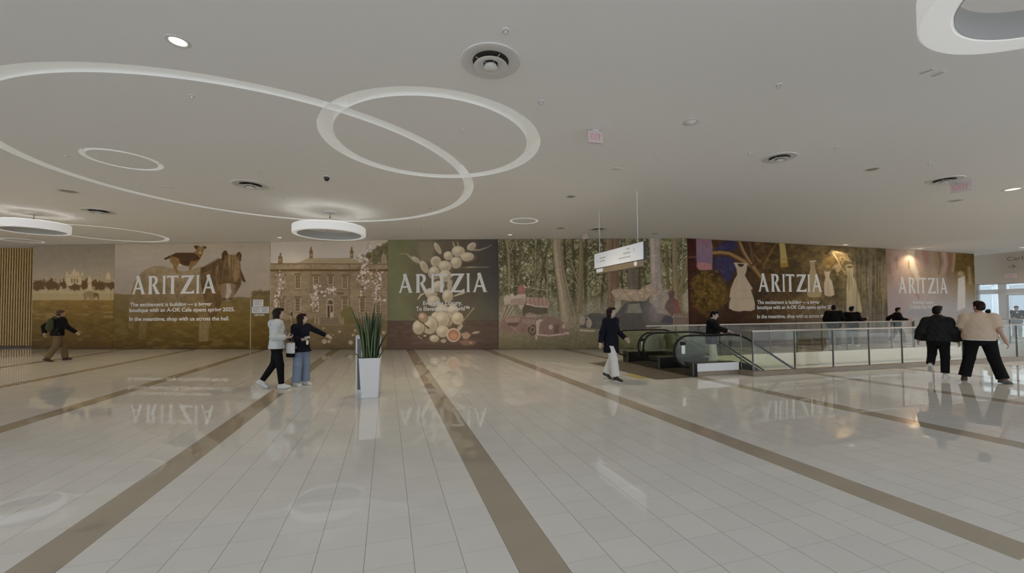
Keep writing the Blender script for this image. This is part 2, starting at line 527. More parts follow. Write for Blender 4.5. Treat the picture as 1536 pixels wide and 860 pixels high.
# ---- beige end wall with the glass doors (runs along the tiles, towards the camera)
WC = Vector((24.30, 22.02, 0)); WT = Vector((0.31, -0.951, 0)).normalized()
WN = Vector((-WT.y, WT.x, 0))            # points out of the room
if WN.x < 0: WN = -WN
def on_plane(px, py, p0, nrm):
    r = ray(px, py); k = (p0 - Vector((0, 0, EYE))).dot(nrm) / r.dot(nrm)
    return Vector((r.x * k, r.y * k, EYE + r.z * k))
def wcoord(px, py):
    p = on_plane(px, py, WC, WN); return (p - WC).dot(WT), p.z
def build_endwall():
    s0 = -1.0; s1 = 9.0
    d0 = wcoord(1464.5, 470)[0]; zh = wcoord(1500, 425)[1]; d1 = d0 + 5.6
    mb = MB()
    def slab(sa, sb, za, zb):
        A, B = WC + WT * sa, WC + WT * sb
        mb.slab([A + Vector((0, 0, za)), B + Vector((0, 0, za)), B + Vector((0, 0, zb)), A + Vector((0, 0, zb))], WN * 0.25)
    top = 4.45
    slab(s0, d0, 0, top); slab(d0, d1, zh, top); slab(d1, s1, 0, top)
    tag(mb.build('wall_end', M['beige_wall']), kind='structure')
    # glazed screen: frame bars + panes
    fr = MB()
    def bar(sa, sb, za, zb, th=0.09):
        A, B = WC + WT * sa + WN * 0.08, WC + WT * sb + WN * 0.08
        fr.slab([A + Vector((0, 0, za)), B + Vector((0, 0, za)), B + Vector((0, 0, zb)), A + Vector((0, 0, zb))], WN * th)
    S = lambda x: wcoord(x, 470)[0]
    Z = lambda y, x=1500: wcoord(x, y)[1]
    z_tr0, z_tr1 = Z(441), Z(435)
    bar(d0, d1, z_tr0, Z(434)); bar(d0, d1, zh - 0.06, zh)
    xs = [(1464.5, 1469), (1497, 1509)]
    bars = [(S(a), S(b)) for a, b in xs]
    w = bars[1][0] - bars[0][1]
    bars.append((bars[1][1] + 1.05, bars[1][1] + 1.17))
    bars.append((bars[2][1] + 1.05, bars[2][1] + 1.45))
    for a, b in bars: bar(a, b, 0, zh)
    bar(d0, bars[1][0], 0, 0.12)
    tag(fr.build('window_1', M['alu']), kind='structure')
    gl = MB()
    def pane(sa, sb, za, zb):
        A, B = WC + WT * sa + WN * 0.12, WC + WT * sb + WN * 0.12
        gl.slab([A + Vector((0, 0, za)), B + Vector((0, 0, za)), B + Vector((0, 0, zb)), A + Vector((0, 0, zb))], WN * 0.01)
    for i in range(3):
        pane(bars[i][1], bars[i + 1][0], Z(434), zh - 0.06)
    pane(bars[0][1], bars[1][0], 0.12, z_tr0)
    tag(gl.build('window_2', M['door_glass']), kind='structure')
    # two door leaves
    for i in (1, 2):
        sa, sb = bars[i][1] + 0.01, bars[i + 1][0] - 0.01
        dr = MB()
        def dbar(a, b, za, zb):
            A, B = WC + WT * a + WN * 0.09, WC + WT * b + WN * 0.09
            dr.slab([A + Vector((0, 0, za)), B + Vector((0, 0, za)), B + Vector((0, 0, zb)), A + Vector((0, 0, zb))], WN * 0.05)
        dbar(sa, sa + 0.07, 0.01, z_tr0 - 0.01); dbar(sb - 0.07, sb, 0.01, z_tr0 - 0.01)
        dbar(sa + 0.07, sb - 0.07, 0.01, 0.14); dbar(sa + 0.07, sb - 0.07, z_tr0 - 0.09, z_tr0 - 0.01)
        do = tag(dr.build('door_%d' % i, M['alu']), kind='structure')
        g2 = MB()
        A, B = WC + WT * (sa + 0.07) + WN * 0.11, WC + WT * (sb - 0.07) + WN * 0.11
        g2.slab([A + Vector((0, 0, .14)), B + Vector((0, 0, .14)), B + Vector((0, 0, z_tr0 - .09)), A + Vector((0, 0, z_tr0 - .09))], WN * 0.01)
        g2.build('door_glass', M['door_glass'], do)
        hb = MB()
        ph = WC + WT * (sa + 0.14) - WN * 0.0
        hb.tube([ph + Vector((0, 0, .85)), ph + Vector((0, 0, 1.25))], 0.016)
        hb.tube([ph + Vector((0, 0, .88)), ph + WN * 0.1 + Vector((0, 0, .88))], 0.012)
        hb.tube([ph + Vector((0, 0, 1.22)), ph + WN * 0.1 + Vector((0, 0, 1.22))], 0.012)
        hb.build('door_handle', M['steel'], do)
build_endwall()
# street paving outside the doors
pv = MB()
pv.add([WC + WT * -8 + WN * 0.26 + Vector((0, 0, 0.004)), WC + WT * 30 + WN * 0.26 + Vector((0, 0, 0.004)), WC + WT * 30 + WN * 30 + Vector((0, 0, 0.004)), WC + WT * -8 + WN * 30 + Vector((0, 0, 0.004))], [(0, 1, 2, 3)])
tag(pv.build('pavement_outside', M['pavement']), kind='structure')

# pale facade added across the street to block bright sky behind the doors
M['facade'] = mat('pale_facade', (0.80, 0.82, 0.83, 1), 0.7)
M['facade_dark'] = mat('facade_window', (0.5, 0.54, 0.56, 1), 0.2)
def facade():
    root = empty('street_building', WC + WT * 2 + WN * 14, math.atan2(WT.y, WT.x), 'pale building added across the street, blocking bright sky behind the glass doors', 'building')
    b = MB(); b.box((0, 3.0, 4.0), (40, 6, 8)); b.build('facade_wall', M['facade'], root)
    side = -1 if WN.dot(Vector((-WT.y, WT.x, 0))) > 0 else 1
    for k in range(-6, 7):
        w = MB(); w.box((k * 2.6, 0, 1.9), (1.7, 0.12, 2.6)); wo = w.build('window', M['facade_dark'], root)
        f = MB()
        for q in (-1, 1): f.box((k * 2.6 + q * 0.88, -0.03, 1.9), (0.08, 0.16, 2.76))
        for q in (-1, 1): f.box((k * 2.6, -0.03, 1.9 + q * 1.34), (1.84, 0.16, 0.08))
        f.build('window_frame', M['facade'], wo)
    for k in range(6): pass
facade()
# ================================================================== PRINTED BOARDS
def _hash(ix, iy, seed):
    h = (ix.astype(np.int64) * 374761393 + iy.astype(np.int64) * 668265263 + seed * 974634541) & 0x7fffffff
    h = ((h ^ (h >> 13)) * 1274126177) & 0x7fffffff
    return ((h ^ (h >> 16)) & 0xffff) / 65535.0

def vnoise(x, y, seed=0):
    ix, iy = np.floor(x), np.floor(y)
    fx, fy = x - ix, y - iy
    fx = fx * fx * (3 - 2 * fx); fy = fy * fy * (3 - 2 * fy)
    a = _hash(ix, iy, seed); b = _hash(ix + 1, iy, seed); c = _hash(ix, iy + 1, seed); d = _hash(ix + 1, iy + 1, seed)
    return (a * (1 - fx) + b * fx) * (1 - fy) + (c * (1 - fx) + d * fx) * fy

def fbm(x, y, s, octv=4, seed=0, sy=None):
    sy = sy or s
    t = 0; amp = 1; tot = 0
    for o in range(octv):
        t = t + amp * vnoise(x / s * 2 ** o, y / sy * 2 ** o, seed + o * 17); tot += amp; amp *= 0.55
    return t / tot

class Paint:
    """paints a printed picture: coordinates are design units, colours 0-255 display values"""
    def __init__(s, X, Y):
        s.X, s.Y = X, Y
        s.img = np.zeros(X.shape + (3,))
    def _put(s, mask, col, a=1.0):
        col = np.asarray(col, float)
        m = (mask * a)[..., None]
        s.img = s.img * (1 - m) + col * m
        return mask
    def full(s, col): s.img[:] = col
    def ramp(s, stops, axis='y', mask=None):
        Q = s.Y if axis == 'y' else s.X
        ks = [k for k, _ in stops]
        col = np.stack([np.interp(Q, ks, [c[i] for _, c in stops]) for i in range(3)], -1)
        if mask is None: s.img = col
        else: s.img = s.img * (1 - mask[..., None]) + col * mask[..., None]
    def poly_mask(s, pts, f=0.8):
        P = np.asarray(pts, float)
        m = np.zeros(s.X.shape)
        x0, y0 = P.min(0) - f - 1; x1, y1 = P.max(0) + f + 1
        sel = (s.X >= x0) & (s.X <= x1) & (s.Y >= y0) & (s.Y <= y1)
        if not sel.any(): return m
        x, y = s.X[sel], s.Y[sel]
        ins = np.zeros(x.shape, bool); d2 = np.full(x.shape, 1e9)
        n = len(P)
        for i in range(n):
            ax, ay = P[i]; bx, by = P[(i + 1) % n]
            dx, dy = bx - ax, by - ay
            L = dx * dx + dy * dy + 1e-12
            t = np.clip(((x - ax) * dx + (y - ay) * dy) / L, 0, 1)
            d2 = np.minimum(d2, (x - ax - t * dx) ** 2 + (y - ay - t * dy) ** 2)
            c = ((ay > y) != (by > y)) & (x < (bx - ax) * (y - ay) / (by - ay + 1e-12) + ax)
            ins ^= c
        sd = np.sqrt(d2) * np.where(ins, 1, -1)
        m[sel] = np.clip(0.5 + sd / f, 0, 1)
        return m
    def poly(s, pts, col, a=1.0, f=0.8): return s._put(s.poly_mask(pts, f), col, a)
    def ell_mask(s, cx, cy, rx, ry, rot=0.0, f=0.8):
        c, q = math.cos(rot), math.sin(rot)
        u = (s.X - cx) * c + (s.Y - cy) * q; v = -(s.X - cx) * q + (s.Y - cy) * c
        r = np.sqrt((u / rx) ** 2 + (v / ry) ** 2)
        return np.clip(0.5 + (1 - r) * min(rx, ry) / f, 0, 1)
    def ell(s, cx, cy, rx, ry, col, a=1.0, rot=0.0, f=0.8): return s._put(s.ell_mask(cx, cy, rx, ry, rot, f), col, a)
    def line(s, pts, w, col, a=1.0, f=0.7):
        P = np.asarray(pts, float); n = len(P)
        W = w if isinstance(w, (list, tuple)) else [w] * n
        best = np.full(s.X.shape, -1e9)
        mw = max(W)
        x0, y0 = P.min(0) - mw - f - 1; x1, y1 = P.max(0) + mw + f + 1
        sel = (s.X >= x0) & (s.X <= x1) & (s.Y >= y0) & (s.Y <= y1)
        m = np.zeros(s.X.shape)
        if not sel.any(): return m
        x, y = s.X[sel], s.Y[sel]; b = best[sel]
        for i in range(n - 1):
            ax, ay = P[i]; bx, by = P[i + 1]; dx, dy = bx - ax, by - ay
            t = np.clip(((x - ax) * dx + (y - ay) * dy) / (dx * dx + dy * dy + 1e-12), 0, 1)
            d = np.sqrt((x - ax - t * dx) ** 2 + (y - ay - t * dy) ** 2)
            b = np.maximum(b, (W[i] + (W[i + 1] - W[i]) * t) / 2 - d)
        m[sel] = np.clip(0.5 + b / f, 0, 1)
        return s._put(m, col, a)
    def noise(s, amt, sc, mask=None, seed=0, octv=4, sy=None):
        k = 1 + amt * (fbm(s.X, s.Y, sc, octv, seed, sy) - 0.5) * 2
        if mask is not None: k = 1 + (k - 1) * mask
        s.img = s.img * k[..., None]
    def speck(s, mask, col, thr, sc, soft=0.12, seed=0, a=1.0, sy=None, octv=3):
        m = np.clip((fbm(s.X, s.Y, sc, octv, seed, sy) - thr) / soft, 0, 1) * mask
        return s._put(m, col, a)
    def below(s, y, f=1.0): return np.clip(0.5 + (s.Y - y) / f, 0, 1)
    def tuft(s, cx, cy, rx, ry, seed=0, rough=0.5, sc=None):
        """ragged blob mask: foliage"""
        sc = sc or max(rx, ry) * 0.45
        r = np.sqrt(((s.X - cx) / rx) ** 2 + ((s.Y - cy) / ry) ** 2)
        n = fbm(s.X, s.Y, sc, 4, seed)
        return np.clip((1 + rough * (n - 0.5) * 2 - r) * 4, 0, 1)

def cropper(x0, y0, k):
    def f(*pts):
        if len(pts) == 2 and not isinstance(pts[0], (tuple, list)): return (x0 + pts[0] * k, y0 + pts[1] * k)
        return [(x0 + a * k, y0 + b * k) for a, b in pts]
    return f
A1 = cropper(50, 360, .1978); A2 = cropper(160, 350, .2209); A2b = cropper(240, 360, .1977)
A3 = cropper(400, 358, .1302); A3b = cropper(390, 340, .2326); A4 = cropper(570, 340, .2326)
A5 = cropper(745, 355, .1977); A5b = cropper(880, 355, .1978); A5c = cropper(740, 340, .2326)
A6 = cropper(1030, 355, .1686); A6b = cropper(1180, 360, .1512); A6c = cropper(1020, 340, .2326)
A7 = cropper(1325, 368, .1303)

def paint_palace(p):      # elephant and white palace over a meadow
    p.ramp([(366, (112, 101, 83)), (395, (120, 108, 90)), (420, (134, 119, 95)), (432, (140, 124, 95))])
    p.noise(0.03, 6, seed=3)
    rnd = random.Random(1)
    # tree belt
    for i in range(26):
        x = 48 + i * 4.9 + rnd.uniform(-2, 2)
        p._put(p.tuft(x, 427 + rnd.uniform(-4, 4), 5, 5.5, seed=i, rough=.7), (84, 58, 26), .85)
    # palace blocks
    W = (155, 136, 103); S = (112, 90, 58)
    p.poly(A1((245, 350), (245, 270), (360, 268), (372, 350)), W)
    p.poly(A1((280, 270), (295, 245), (310, 225), (330, 245), (350, 270)), W)
    for x, h in ((255, 235), (270, 255), (340, 232), (372, 240), (312, 216)):
        p.poly(A1((x - 7, 275), (x - 7, h + 15), (x, h), (x + 7, h + 15), (x + 7, 275)), W)
    for x in (292, 312, 333): p.poly(A1((x - 6, 325), (x - 6, 298), (x, 290), (x + 6, 298), (x + 6, 325)), S, f=.5)
    p.line(A1((245, 282), (365, 280)), .7, S, .6)
    p.poly(A1((405, 400), (412, 300), (425, 270), (440, 300), (448, 400)), W)
    p.line(A1((410, 330), (445, 330)), .8, S, .7)
    p.poly(A1((548, 300), (552, 265), (568, 240), (582, 262), (586, 300)), W)
    p.poly(A1((545, 325), (545, 300), (590, 300), (590, 325)), (138, 118, 84))
    for x in (100, 158, 215, 490): p.poly(A1((x - 9, 320), (x - 6, 290), (x, 278), (x + 6, 290), (x + 9, 320)), (142, 124, 92))
    # round bushes
    for cx, cy, rx, ry in ((40, 345, 45, 42), (130, 350, 42, 46), (320, 365, 45, 34), (385, 345, 30, 36), (500, 355, 48, 42), (20, 375, 25, 25), (235, 350, 20, 26)):
        x, y = A1(cx, cy); p._put(p.tuft(x, y, rx * .1978, ry * .1978, seed=int(cx), rough=.35), (86, 60, 28), .95)
    p.poly(A1((578, 450), (580, 330), (598, 328), (598, 450)), (88, 62, 30))
    # white wall of the garden and pale field
    m = p.below(437.5, 3) * (1 - p.below(451, 2)); p._put(m, (140, 120, 82), .9)
    for i in range(9): p._put(p.tuft(50 + i * 14, 438, 8, 3.6, seed=40 + i, rough=.5), (146, 128, 92), .8)
    # meadow
    m = p.below(450.5, 1.5)
    p.ramp([(450, (112, 86, 34)), (462, (104, 80, 28)), (485, (92, 70, 20)), (510, (82, 60, 16)), (524, (66, 46, 12))], mask=m)
    p.noise(.16, 9, m, 5, sy=3); p.speck(p.below(455) * (1 - p.below(480, 8)), (128, 104, 60), .56, 16, .1, 9, .6, sy=4)
    p.speck(p.below(484, 6) * (1 - p.below(512, 6)), (110, 90, 58), .62, 12, .1, 19, .5, sy=6)
    # elephant
    G = (120, 100, 64); D = (92, 70, 38)
    p.poly(A1((385, 455), (378, 415), (392, 396), (430, 388), (462, 398), (480, 402), (494, 412), (497, 455), (488, 455), (484, 430), (470, 440), (462, 462), (452, 462), (448, 438), (436, 462), (424, 462), (424, 438), (404, 440), (406, 458), (394, 462)), G)
    p.poly(A1((455, 402), (480, 400), (496, 412), (497, 455), (489, 455), (484, 430), (462, 436)), D, .9)
    p.noise(.1, 2.5, p.ell_mask(*A1(440, 425), 13, 8), 8)

def paint_horse(p):       # dog standing on a pony's back
    p.ramp([(365, (134, 121, 104)), (385, (139, 127, 111)), (410, (133, 120, 105)), (450, (126, 113, 96))])
    p.noise(.035, 30, seed=2, sy=9); p.noise(.03, 4, seed=12)
    # far hedge and field
    hl = np.interp(p.X, [170, 195, 260, 330, 375, 382, 390, 398, 406], [441, 442, 446, 446, 447, 441, 438, 437, 440])
    m = np.clip(.5 + (p.Y - hl - 3 * (fbm(p.X, p.Y, 6, 3, 4) - .5)) / 1.2, 0, 1)
    p.ramp([(438, (104, 88, 54)), (452, (94, 78, 40)), (466, (92, 75, 34)), (500, (82, 64, 20)), (524, (66, 49, 12))], mask=m)
    p._put(m * (1 - p.below(466, 3)), (98, 82, 48), .5)
    p.noise(.13, 8, m, 6, sy=4); p.speck(m * p.below(478, 8), (100, 82, 40), .58, 18, .12, 22, .5, sy=6)
    for i in range(6): p._put(p.tuft(381 + i * 4.6, 441 - (i % 3), 4.5, 4.5, seed=70 + i, rough=.6), (88, 72, 42), .75)
    # pony body
    B = (113, 95, 68)
    body = A2((150, 640), (150, 480), (168, 400), (185, 345), (215, 290), (260, 250), (320, 224), (390, 226), (450, 246), (520, 262), (600, 240), (640, 228),
              (700, 250), (770, 420), (770, 470), (745, 520), (752, 560), (720, 600), (712, 642), (695, 640), (700, 560), (690, 690), (690, 732), (628, 736), (626, 690), (632, 590),
              (560, 575), (430, 565), (330, 545), (272, 600), (258, 720), (215, 716), (228, 610), (215, 560), (170, 650))
    mb = p.poly(body, B, f=1.6)
    p.ramp([(400, (122, 104, 78)), (430, (112, 94, 66)), (460, (102, 84, 53)), (490, (94, 76, 42)), (512, (84, 66, 28))], mask=mb)
    p.poly(A2((330, 545), (430, 565), (560, 575), (630, 590), (620, 540), (500, 530), (380, 510)), (78, 60, 28), .7, f=3)
    p.noise(.11, 7, mb, 31)
    # chest and neck, darker
    N_ = (86, 65, 37)
    mn = p.poly(A2((636, 262), (640, 236), (700, 214), (760, 178), (790, 170), (770, 300), (760, 360), (790, 450), (760, 520), (740, 590), (690, 560), (660, 440), (640, 350)), N_, f=1.4)
    p.noise(.22, 5, mn, 33, sy=9)
    p.poly(A2((700, 560), (745, 520), (735, 600), (712, 640)), (78, 58, 30), .9, f=1.2)
    p.poly(A2((628, 736), (626, 690), (632, 600), (690, 600), (690, 732)), (106, 90, 60), .75, f=2)
    # head
    H = (97, 74, 44)
    mh = p.poly(A2((756, 200), (790, 160), (840, 146), (880, 152), (905, 190), (912, 260), (914, 340), (895, 380), (880, 400), (860, 430), (836, 466), (800, 468), (782, 440), (770, 400), (756, 330), (748, 260)), H, f=1.2)
    p.noise(.2, 4, mh, 35, sy=8)
    p.poly(A2((800, 150), (850, 146), (890, 160), (905, 230), (900, 300), (870, 330), (850, 250), (820, 200)), (122, 98, 64), .8, f=2)   # forelock
    p.poly(A2((780, 345), (830, 330), (880, 350), (882, 392), (855, 430), (836, 464), (802, 466), (784, 432), (772, 392)), (112, 92, 70), .9, f=1.5)
    p.poly(A2((815, 345), (840, 345), (848, 400), (830, 440), (806, 440), (812, 395)), (146, 131, 117), .9, f=2)
    p.ell(*A2(800, 448), 2.6, 2.0, (66, 48, 32), .8); p.ell(*A2(840, 446), 2.2, 2.0, (72, 54, 38), .7)
    p.line(A2((760, 342), (830, 330), (890, 345)), 1.5, (70, 48, 24), .9)
    p.line(A2((772, 290), (778, 345)), 1.2, (70, 48, 24), .6); p.ell(*A2(778, 242), 2.0, 1.7, (52, 36, 20), .9)
    p.line(A2((755, 210), (742, 300), (752, 350), (760, 390)), 2.0, (128, 106, 76), .55, f=1.5)
    p.poly(A2((780, 186), (782, 140), (796, 120), (812, 116), (828, 148), (810, 168), (792, 190)), (72, 48, 26), f=1)
    p.poly(A2((876, 150), (888, 132), (904, 126), (916, 146), (912, 190), (896, 190)), (70, 46, 24), f=1)
    p.poly(A2((904, 240), (914, 255), (944, 326), (934, 336), (918, 320), (904, 280)), (74, 50, 26), f=.9)
    hr = random.Random(8)
    p.poly(A2((770, 210), (800, 180), (812, 250), (800, 330), (772, 340), (756, 280)), (78, 58, 34), .6, f=3)      # the darker cheek
    p.poly(A2((880, 330), (912, 300), (912, 350), (890, 385), (868, 420), (872, 370)), (74, 54, 30), .6, f=3)
    for i in range(46):        # shaggy forelock and mane strands
        x = 790 + hr.random() * 112; y0 = 142 + hr.random() * 30; ln = 60 + hr.random() * 130; dx = (x - 848) * .25 + hr.gauss(0, 8)
        p.line(A2((x, y0), (x + dx * .4, y0 + ln * .5), (x + dx, y0 + ln)), [1.1, .9, .3], hr.choice(((134, 110, 76), (120, 97, 64), (74, 54, 32), (92, 70, 42))), .5, f=.6)
    for i in range(60):
        t = hr.random(); x = 645 + t * 130 + hr.gauss(0, 8); y = 235 - t * 62 + hr.random() * 40; ln = 40 + hr.random() * 90
        p.line(A2((x, y), (x - 12, y + ln * .5), (x - 6 + hr.gauss(0, 10), y + ln)), [1.2, 1.0, .3], hr.choice(((64, 46, 24), (98, 76, 46), (112, 90, 58))), .5, f=.6)
    p.poly(A2((180, 420), (205, 350), (240, 300), (262, 330), (236, 420), (222, 520), (180, 560)), (96, 80, 50), .45, f=8)
    p.poly(A2((340, 240), (430, 245), (520, 270), (600, 258), (600, 300), (470, 320), (350, 300)), (130, 112, 86), .4, f=8)
    # mane edge
    for i in range(14):
        x = 645 + i * 9; y = 236 - i * 5.2
        p.line(A2((x, y), (x + 6, y + 40)), 1.6, (76, 54, 28), .7)
    p.noise(.10, 2.2, np.maximum(mb, np.maximum(mn, mh)), 66, sy=3.5)
    # dog
    K = (66, 44, 22); T = (112, 84, 46)
    p.poly(A2((388, 176), (392, 170), (428, 152), (470, 134), (530, 132), (588, 134), (606, 118), (612, 100), (592, 94), (600, 86), (622, 84), (640, 94), (656, 88), (680, 96), (672, 106), (662, 108),
              (652, 140), (644, 160), (630, 180), (612, 210), (588, 226), (572, 246), (556, 248), (562, 222), (520, 214), (492, 210), (478, 230), (484, 262), (500, 274), (474, 272), (456, 246), (452, 220), (432, 196), (426, 172), (400, 180)), T, f=.9)
    p.poly(A2((432, 156), (470, 134), (530, 132), (592, 134), (612, 150), (628, 180), (600, 190), (570, 190), (556, 226), (520, 218), (500, 206), (490, 170), (460, 160)), K, .95, f=1.4)
    p.poly(A2((388, 176), (392, 170), (428, 152), (434, 164), (402, 181)), K)
    p.poly(A2((592, 94), (600, 84), (624, 84), (616, 104), (610, 112)), K); p.poly(A2((656, 90), (664, 86), (680, 97), (666, 108)), K)
    p.poly(A2((618, 104), (648, 100), (650, 126), (636, 152), (624, 140)), (122, 96, 62), f=1); p.ell(*A2(634, 136), 1.2, 1.8, (150, 130, 105), .9)
    p.ell(*A2(626, 116), .7, .7, (40, 26, 14)); p.ell(*A2(646, 114), .7, .7, (40, 26, 14)); p.ell(*A2(634, 148), 1, .8, (40, 26, 14))
    p.noise(.16, 2.5, p.poly_mask(A2((380, 80), (690, 80), (690, 280), (380, 280))) * (p.img[..., 0] < 120), 67)
    p.line(A2((610, 152), (630, 172)), 1.8, (52, 34, 18))
    p.ell(*A2(498, 216), 1.6, 1.6, (170, 150, 125), .8)

def paint_manor(p):       # stone manor house with climbing roses
    p.ramp([(360, (147, 136, 121)), (380, (151, 142, 130)), (398, (150, 139, 124))]); p.noise(.02, 18, seed=4)
    # tree on the right
    for i, (x, y, r) in enumerate(((1180, 195, 35), (1210, 225, 50), (1260, 170, 60), (1320, 140, 70), (1370, 110, 60), (1250, 240, 60), (1340, 220, 80), (1390, 180, 60))):
        a, b = A3(x, y); p._put(p.tuft(a, b, r * .145, r * .145, seed=i, rough=.55), (92, 84, 56), .95)
    p.noise(.25, 3, p.below(365) * (p.X > 549) * (1 - p.below(397)), 9)
    # roof
    p.poly(A3((330, 290), (400, 262), (490, 222), (545, 238), (960, 232), (1020, 240), (1110, 290)), (132, 116, 90), f=1)
    p.noise(.06, 3, p.poly_mask(A3((500, 290), (545, 238), (960, 232), (1020, 290))), 5)
    p.line(A3((505, 230), (970, 228)), .8, (104, 84, 52), .7)
    st = (122, 104, 80)
    mb = p.poly(A3((42, 288), (1392, 292), (1392, 1200), (42, 1200)), st)
    br = fbm(p.X, p.Y, 4.5, 3, 8, sy=1.6); p.img = p.img * (1 + (.26 * (br - .5) * mb))[..., None]
    p.noise(.12, 22, mb, 12)
    ro = np.abs(((p.Y - 396) / 2.4) % 1 - .5) > .42
    p._put(ro * mb, (98, 80, 54), .18)
    # cornices
    p.line(A3((42, 290), (1392, 294)), 1.0, (84, 62, 34)); p.line(A3((42, 366), (510, 362), (960, 366), (1392, 364)), 2.3, (82, 60, 32), .95)
    p.line(A3((42, 376), (1392, 376)), 1.2, (98, 78, 50), .7)
    for x in (508, 955): p.line(A3((x, 290), (x, 860)), 1.3, (98, 78, 50), .75)
    p.poly(A3((514, 376), (955, 376), (955, 1150), (514, 1150)), (104, 88, 66), .25)
    # chimneys
    for x, y in ((512, 92), (980, 98)):
        p.poly(A3((x - 20, 225), (x - 18, 180), (x - 22, 150), (x - 12, 130), (x - 6, 95), (x + 6, 95), (x + 10, 130), (x + 22, 150), (x + 18, 180), (x + 20, 225)), (104, 82, 46), f=.7)
        p.ell(*A3(x, 190), 1.4, 2.4, (140, 122, 92), .8)
    p.poly(A3((132, 285), (134, 205), (150, 198), (152, 165), (166, 165), (168, 205), (182, 210), (182, 285)), (104, 80, 44), f=.7); p.ell(*A3(155, 250), 1.5, 3, (140, 122, 92), .7)
    p.poly(A3((1318, 292), (1322, 200), (1345, 160), (1375, 200), (1388, 292)), (126, 110, 88), f=.8)
    # windows
    def win(x0, y0, x1, y1, arch=False):
        p.poly(A3((x0 - 14, y0 - 30), (x1 + 14, y0 - 30), (x1 + 18, y0 - 4), (x0 - 18, y0 - 4)), (92, 72, 44), .6)
        p.poly(A3((x0 - 8, y0), (x1 + 8, y0), (x1 + 8, y1 + 8), (x0 - 8, y1 + 8)), (146, 132, 110))
        p.poly(A3((x0, y0), (x1, y0), (x1, y1), (x0, y1)), (88, 68, 44), f=.5)
        for k in range(1, 3): p.line(A3((x0 + (x1 - x0) * k / 3, y0), (x0 + (x1 - x0) * k / 3, y1)), .55, (140, 124, 98), .85, f=.4)
        nr = max(3, int((y1 - y0) / 30))
        for k in range(1, nr): p.line(A3((x0, y0 + (y1 - y0) * k / nr), (x1, y0 + (y1 - y0) * k / nr)), .5, (140, 124, 98), .8, f=.4)
        p.line(A3((x0 - 20, y1 + 14), (x1 + 20, y1 + 14)), 1.0, (88, 68, 40), .7)
    for w in ((335, 430, 385, 572), (545, 440, 590, 540), (712, 440, 760, 525), (875, 440, 925, 572), (165, 440, 205, 560), (1280, 440, 1310, 560),
              (155, 695, 205, 830), (332, 695, 382, 835), (540, 700, 590, 835), (875, 695, 925, 830), (1078, 690, 1128, 845), (1262, 700, 1305, 850)): win(*w)
    # porch and door
    p.line(A3((590, 632), (880, 632)), 2.2, (90, 70, 44), .9)
    p.poly(A3((690, 1010), (690, 730), (705, 700), (730, 690), (755, 700), (770, 730), (770, 1010)), (146, 132, 110))
    p.poly(A3((700, 760), (702, 725), (730, 702), (760, 725), (762, 760)), (74, 56, 38), f=.5)
    p.poly(A3((700, 770), (728, 770), (728, 960), (700, 960)), (74, 54, 38), f=.5); p.poly(A3((736, 770), (762, 770), (762, 850), (736, 850)), (78, 58, 40), f=.5)
    p.poly(A3((736, 860), (764, 860), (764, 1000), (736, 1000)), (150, 134, 112), f=.5)
    for k in range(-1, 2): p.line(A3((731 + k * 18, 705), (731 + k * 18, 760)), .4, (140, 124, 98), .8, f=.3)
    # flowering climbers
    rnd = random.Random(5)
    def climb(path, n, spread):
        for i in range(n):
            t = rnd.random() * (len(path) - 1); k = int(t); f_ = t - k
            x = path[k][0] * (1 - f_) + path[k + 1][0] * f_ + rnd.gauss(0, spread); y = path[k][1] * (1 - f_) + path[k + 1][1] * f_ + rnd.gauss(0, 12)
            a, b = A3(x, y); r = rnd.uniform(.8, 2.1)
            c = rnd.choice(((168, 154, 140), (160, 142, 128), (150, 126, 114), (96, 78, 58), (110, 96, 74), (172, 160, 150), (140, 112, 100)))
            p.ell(a, b, r, r * rnd.uniform(.6, 1.1), c, .9, rnd.random() * 3, f=.8)
    climb([(140, 380), (150, 450), (165, 530), (150, 620), (130, 700), (105, 800), (90, 850)], 120, 24)
    climb([(1110, 190), (1120, 260), (1130, 330), (1115, 400), (1110, 480), (1120, 560), (1110, 640)], 150, 34)
    climb([(1275, 360), (1270, 430), (1270, 520), (1280, 590), (1260, 640), (1275, 740)], 110, 26)
    climb([(570, 530), (565, 600), (545, 660), (545, 760), (580, 830)], 90, 20)
    climb([(660, 610), (710, 640), (740, 570), (760, 620)], 60, 22)
    # lawn and shrubs
    gl = 486
    for i in range(28):
        x = 405 + i * 6.5; p._put(p.tuft(x, 482 + (i * 7 % 5), 5, 6, seed=90 + i, rough=.6), (96, 80, 50), .8)
    p._put(p.tuft(*A3b(560, 590), 10, 18, seed=3, rough=.4), (98, 88, 50), .95); p._put(p.tuft(*A3b(590, 610), 10, 10, seed=4, rough=.5), (96, 84, 50), .9)
    m = p.below(gl, 2); p.ramp([(484, (104, 88, 58)), (500, (98, 82, 54)), (515, (92, 76, 48)), (524, (82, 66, 40))], mask=m); p.noise(.08, 8, m, 14, sy=4)
    p.poly(A3b((385, 585), (515, 585), (545, 640), (365, 640)), (112, 96, 74), .8, f=1.5)
    for k in range(3): p.line(A3b((388 - k * 6, 595 + k * 14), (514 + k * 8, 595 + k * 14)), .9, (90, 74, 52), .7)
    for x, y in ((356, 600), (378, 605), (518, 598), (534, 605)):
        p.poly(A3b((x - 7, y + 26), (x - 5, y - 6), (x, y - 26), (x + 5, y - 6), (x + 7, y + 26)), (128, 112, 86), f=.8)
    for x, y, r in ((410, 656, 7), (415, 742, 16), (445, 742, 11), (512, 678, 9), (585, 748, 15), (600, 700, 9), (613, 670, 8), (797, 684, 11), (470, 700, 5), (690, 740, 8)):
        p.ell(*A3b(x, y), r * .23, r * .22, (148, 132, 110), .85, f=1)

